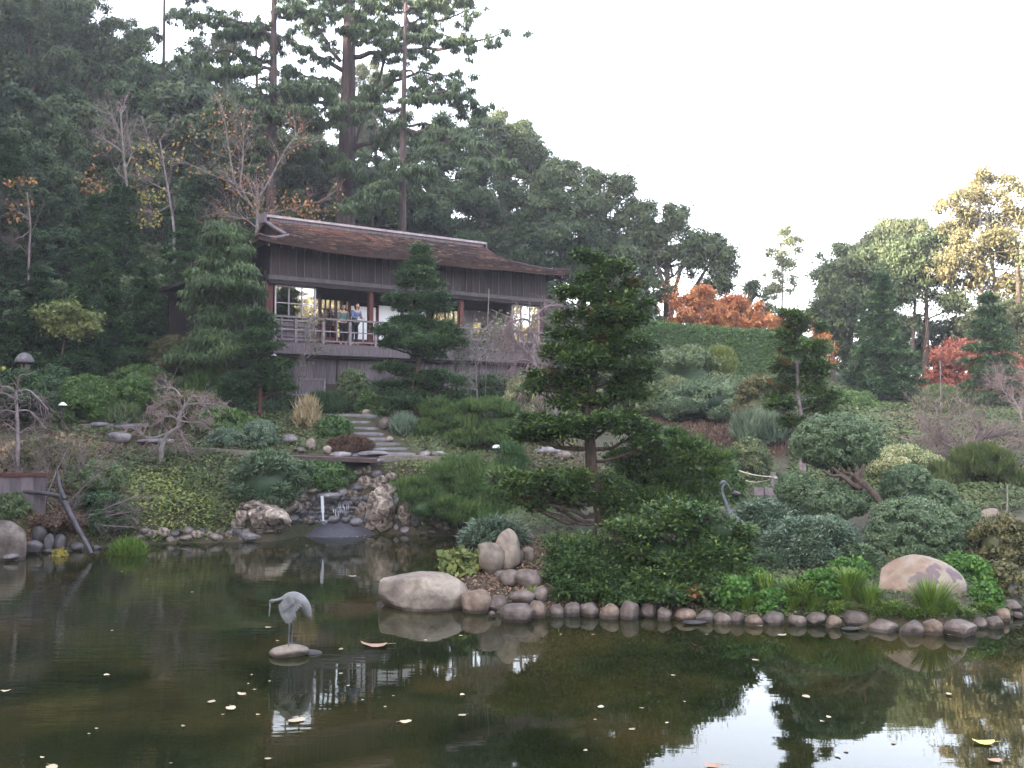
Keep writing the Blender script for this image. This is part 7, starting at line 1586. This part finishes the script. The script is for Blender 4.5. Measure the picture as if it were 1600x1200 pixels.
cover_patch('ground_cover', 'low green growth on the island between junipers and stones', 'gcgreen', [(1080, 880), (1600, 850), (1620, 950), (1540, 975), (1080, 965)], 14400, 0.088, 0.061, .12)
cover_patch('leaf_litter', 'red brown leaf litter and mulch on the island tip', 'litter', [(700, 850), (1020, 830), (1100, 960), (800, 960), (710, 935)], 14400, 0.075, 0.061, .02)
cover_patch('ground_cover', 'dark undergrowth on the shaded hillside left of the house', 'gcgreen', [(-120, 380), (440, 380), (420, 645), (-120, 650)], 35200, 0.112, 0.081, .3, D0=33, D1=75)
cover_patch('ground_cover', 'dark undergrowth behind the house and along the ridge', 'gcgreen', [(-200, 200), (1000, 330), (1700, 560), (1700, 620), (860, 620), (440, 500), (-200, 400)], 25600, 0.150, 0.108, .3, D0=42, D1=95)
for i_, (poly, n) in enumerate([([(150, 700), (380, 690), (420, 840), (160, 845)], 700)]):
    pass
# more growth on the island and the banks
for x, yt, yb, w, m_, l in [(1120, 905, 952, 30, 'hinoki', 'dark juniper sprig drooping over the edging right of the wide juniper'), (1150, 900, 950, 30, 'clover', 'clover clump under the tail of the second crane'), (1210, 925, 958, 26, 'clover', 'clover clump right of the dark wedge rock'),
                            (1290, 895, 940, 36, 'clover', 'clover clump behind the flat grey slab rock'), (1545, 915, 960, 26, 'clover', 'clover clump at the right foot of the clover mound'),
                            (1570, 880, 930, 34, 'oliveshrub', 'low olive plant between mottled bush and edging stones')]:
    S(x, yt, yb, w, m_, 'ground_plant', l, L=.06, Wd=.05, cover=1.1, corek=.7, cat='plant')
for x, yb, w, yt, l, n in [(1170, 960, 30, 922, 'short bright grass left of the dark wedge rock', 120), (1310, 962, 34, 930, 'short bright grass above the round edging stones', 140), (1275, 960, 30, 918, 'arching grass in front of the flat slab', 130), (1385, 965, 34, 935, 'bright grass creeping under the lichen boulder', 140), (1425, 975, 30, 950, 'yellowish grass at the front of the lichen boulder', 120), (1485, 972, 30, 940, 'short grass below the grey side rock', 120), (1535, 962, 26, 935, 'short grass above the small edging stones', 90), (1240, 958, 26, 925, 'short grass between wedge rock and long bladed clump', 100)]:
    grassclump(x, yb, w, yt, 'grass', 'grass_clump', l, n=n * 2, wid=.03, arch=.7)
for k in range(26):
    x = 212 + k * 7.6 + random.uniform(-3, 3); y = 838 + random.uniform(-10, 6)
    rock(x, y, random.uniform(5, 11), random.uniform(4, 8), random.choice(['darkrock', 'lavarock', 'stone']), 'small dark rock half buried in the bank between grass tuft and rockery', 'bank_rock', D=ground(x, min(y + 3, 845))[1], group='small rocks along the bank left of the rockery', crag=.05, level=2 if k % 2 else 3)
for k in range(14):
    x = random.uniform(640, 800); y = 832 + random.uniform(-4, 3)
    rock(x, y, random.uniform(4, 8), random.uniform(3, 5), random.choice(['darkrock', 'stone']), 'small stone in the muddy shore under the low pines', 'bank_rock', D=ground(x, 833)[1], group='small stones in the shore under the low pines', level=2)
for k, (x, y, a, b) in enumerate([(470, 800, 10, 8), (482, 812, 9, 6), (478, 790, 9, 7), (455, 812, 12, 8), (447, 822, 8, 6), (565, 800, 10, 9), (575, 812, 10, 8), (568, 790, 9, 7), (580, 822, 9, 7), (556, 762, 10, 7), (610, 795, 8, 10), (616, 812, 8, 9), (650, 815, 9, 8), (590, 760, 10, 7), (470, 778, 11, 7), (440, 775, 12, 7), (408, 775, 12, 7), (380, 805, 12, 8), (588, 740, 9, 6), (560, 738, 9, 5), (612, 745, 10, 7), (625, 760, 9, 7), (640, 775, 8, 7)]):
    rock(x, y, a, b, 'lavarock' if k % 3 else 'darkrock', 'smaller pitted rock wedged between the rockery boulders', 'rockery_stone', D=ground(x, min(y + b * .4, 844))[1] - .05, group='smaller rocks wedged in the rockery', crag=.12)
for x, y, s in [(-20, 22.6, .5), (-31, 17, .8), (-30, 9, .8), (-37, 17, 1.1), (-29, 24, .7), (-36, 26, 1.0), (-34, 12, 1.0), (-33, -4, 1.1), (-36, -14, 1.1), (-42, 20, 1.2), (-48, 38, 1.2), (-34, 45, .8), (-50, 10, 1.3)]: plant(SHADE_OAK, x, y, s)  # more unseen oaks added to block sun leaking into the garden
# ------------------------------------------------------------------ thin lilac air volume, stands in for lens glare over far trees
g = Geo(); box(g, (0, 145, 33), (530, 560, 72))
hm = bpy.data.materials.new('glare_haze'); hm.use_nodes = True; hn = hm.node_tree.nodes; hn.remove(hn['Principled BSDF'])
pv = hn.new('ShaderNodeVolumePrincipled'); pv.inputs['Color'].default_value = (.93, .91, 1.0, 1); pv.inputs['Density'].default_value = .0008; pv.inputs['Anisotropy'].default_value = .3
hm.node_tree.links.new(pv.outputs[0], hn['Material Output'].inputs['Volume'])
link('glare_haze', mesh_of('glare_haze', g, hm), kind='stuff')
#==PART7==
print('TRIS', sum(len(o.data.polygons) * (2 if len(o.data.polygons) and len(o.data.polygons[0].vertices) == 4 else 1) for o in {o.data.name: o for o in bpy.data.objects if o.type == 'MESH'}.values()))
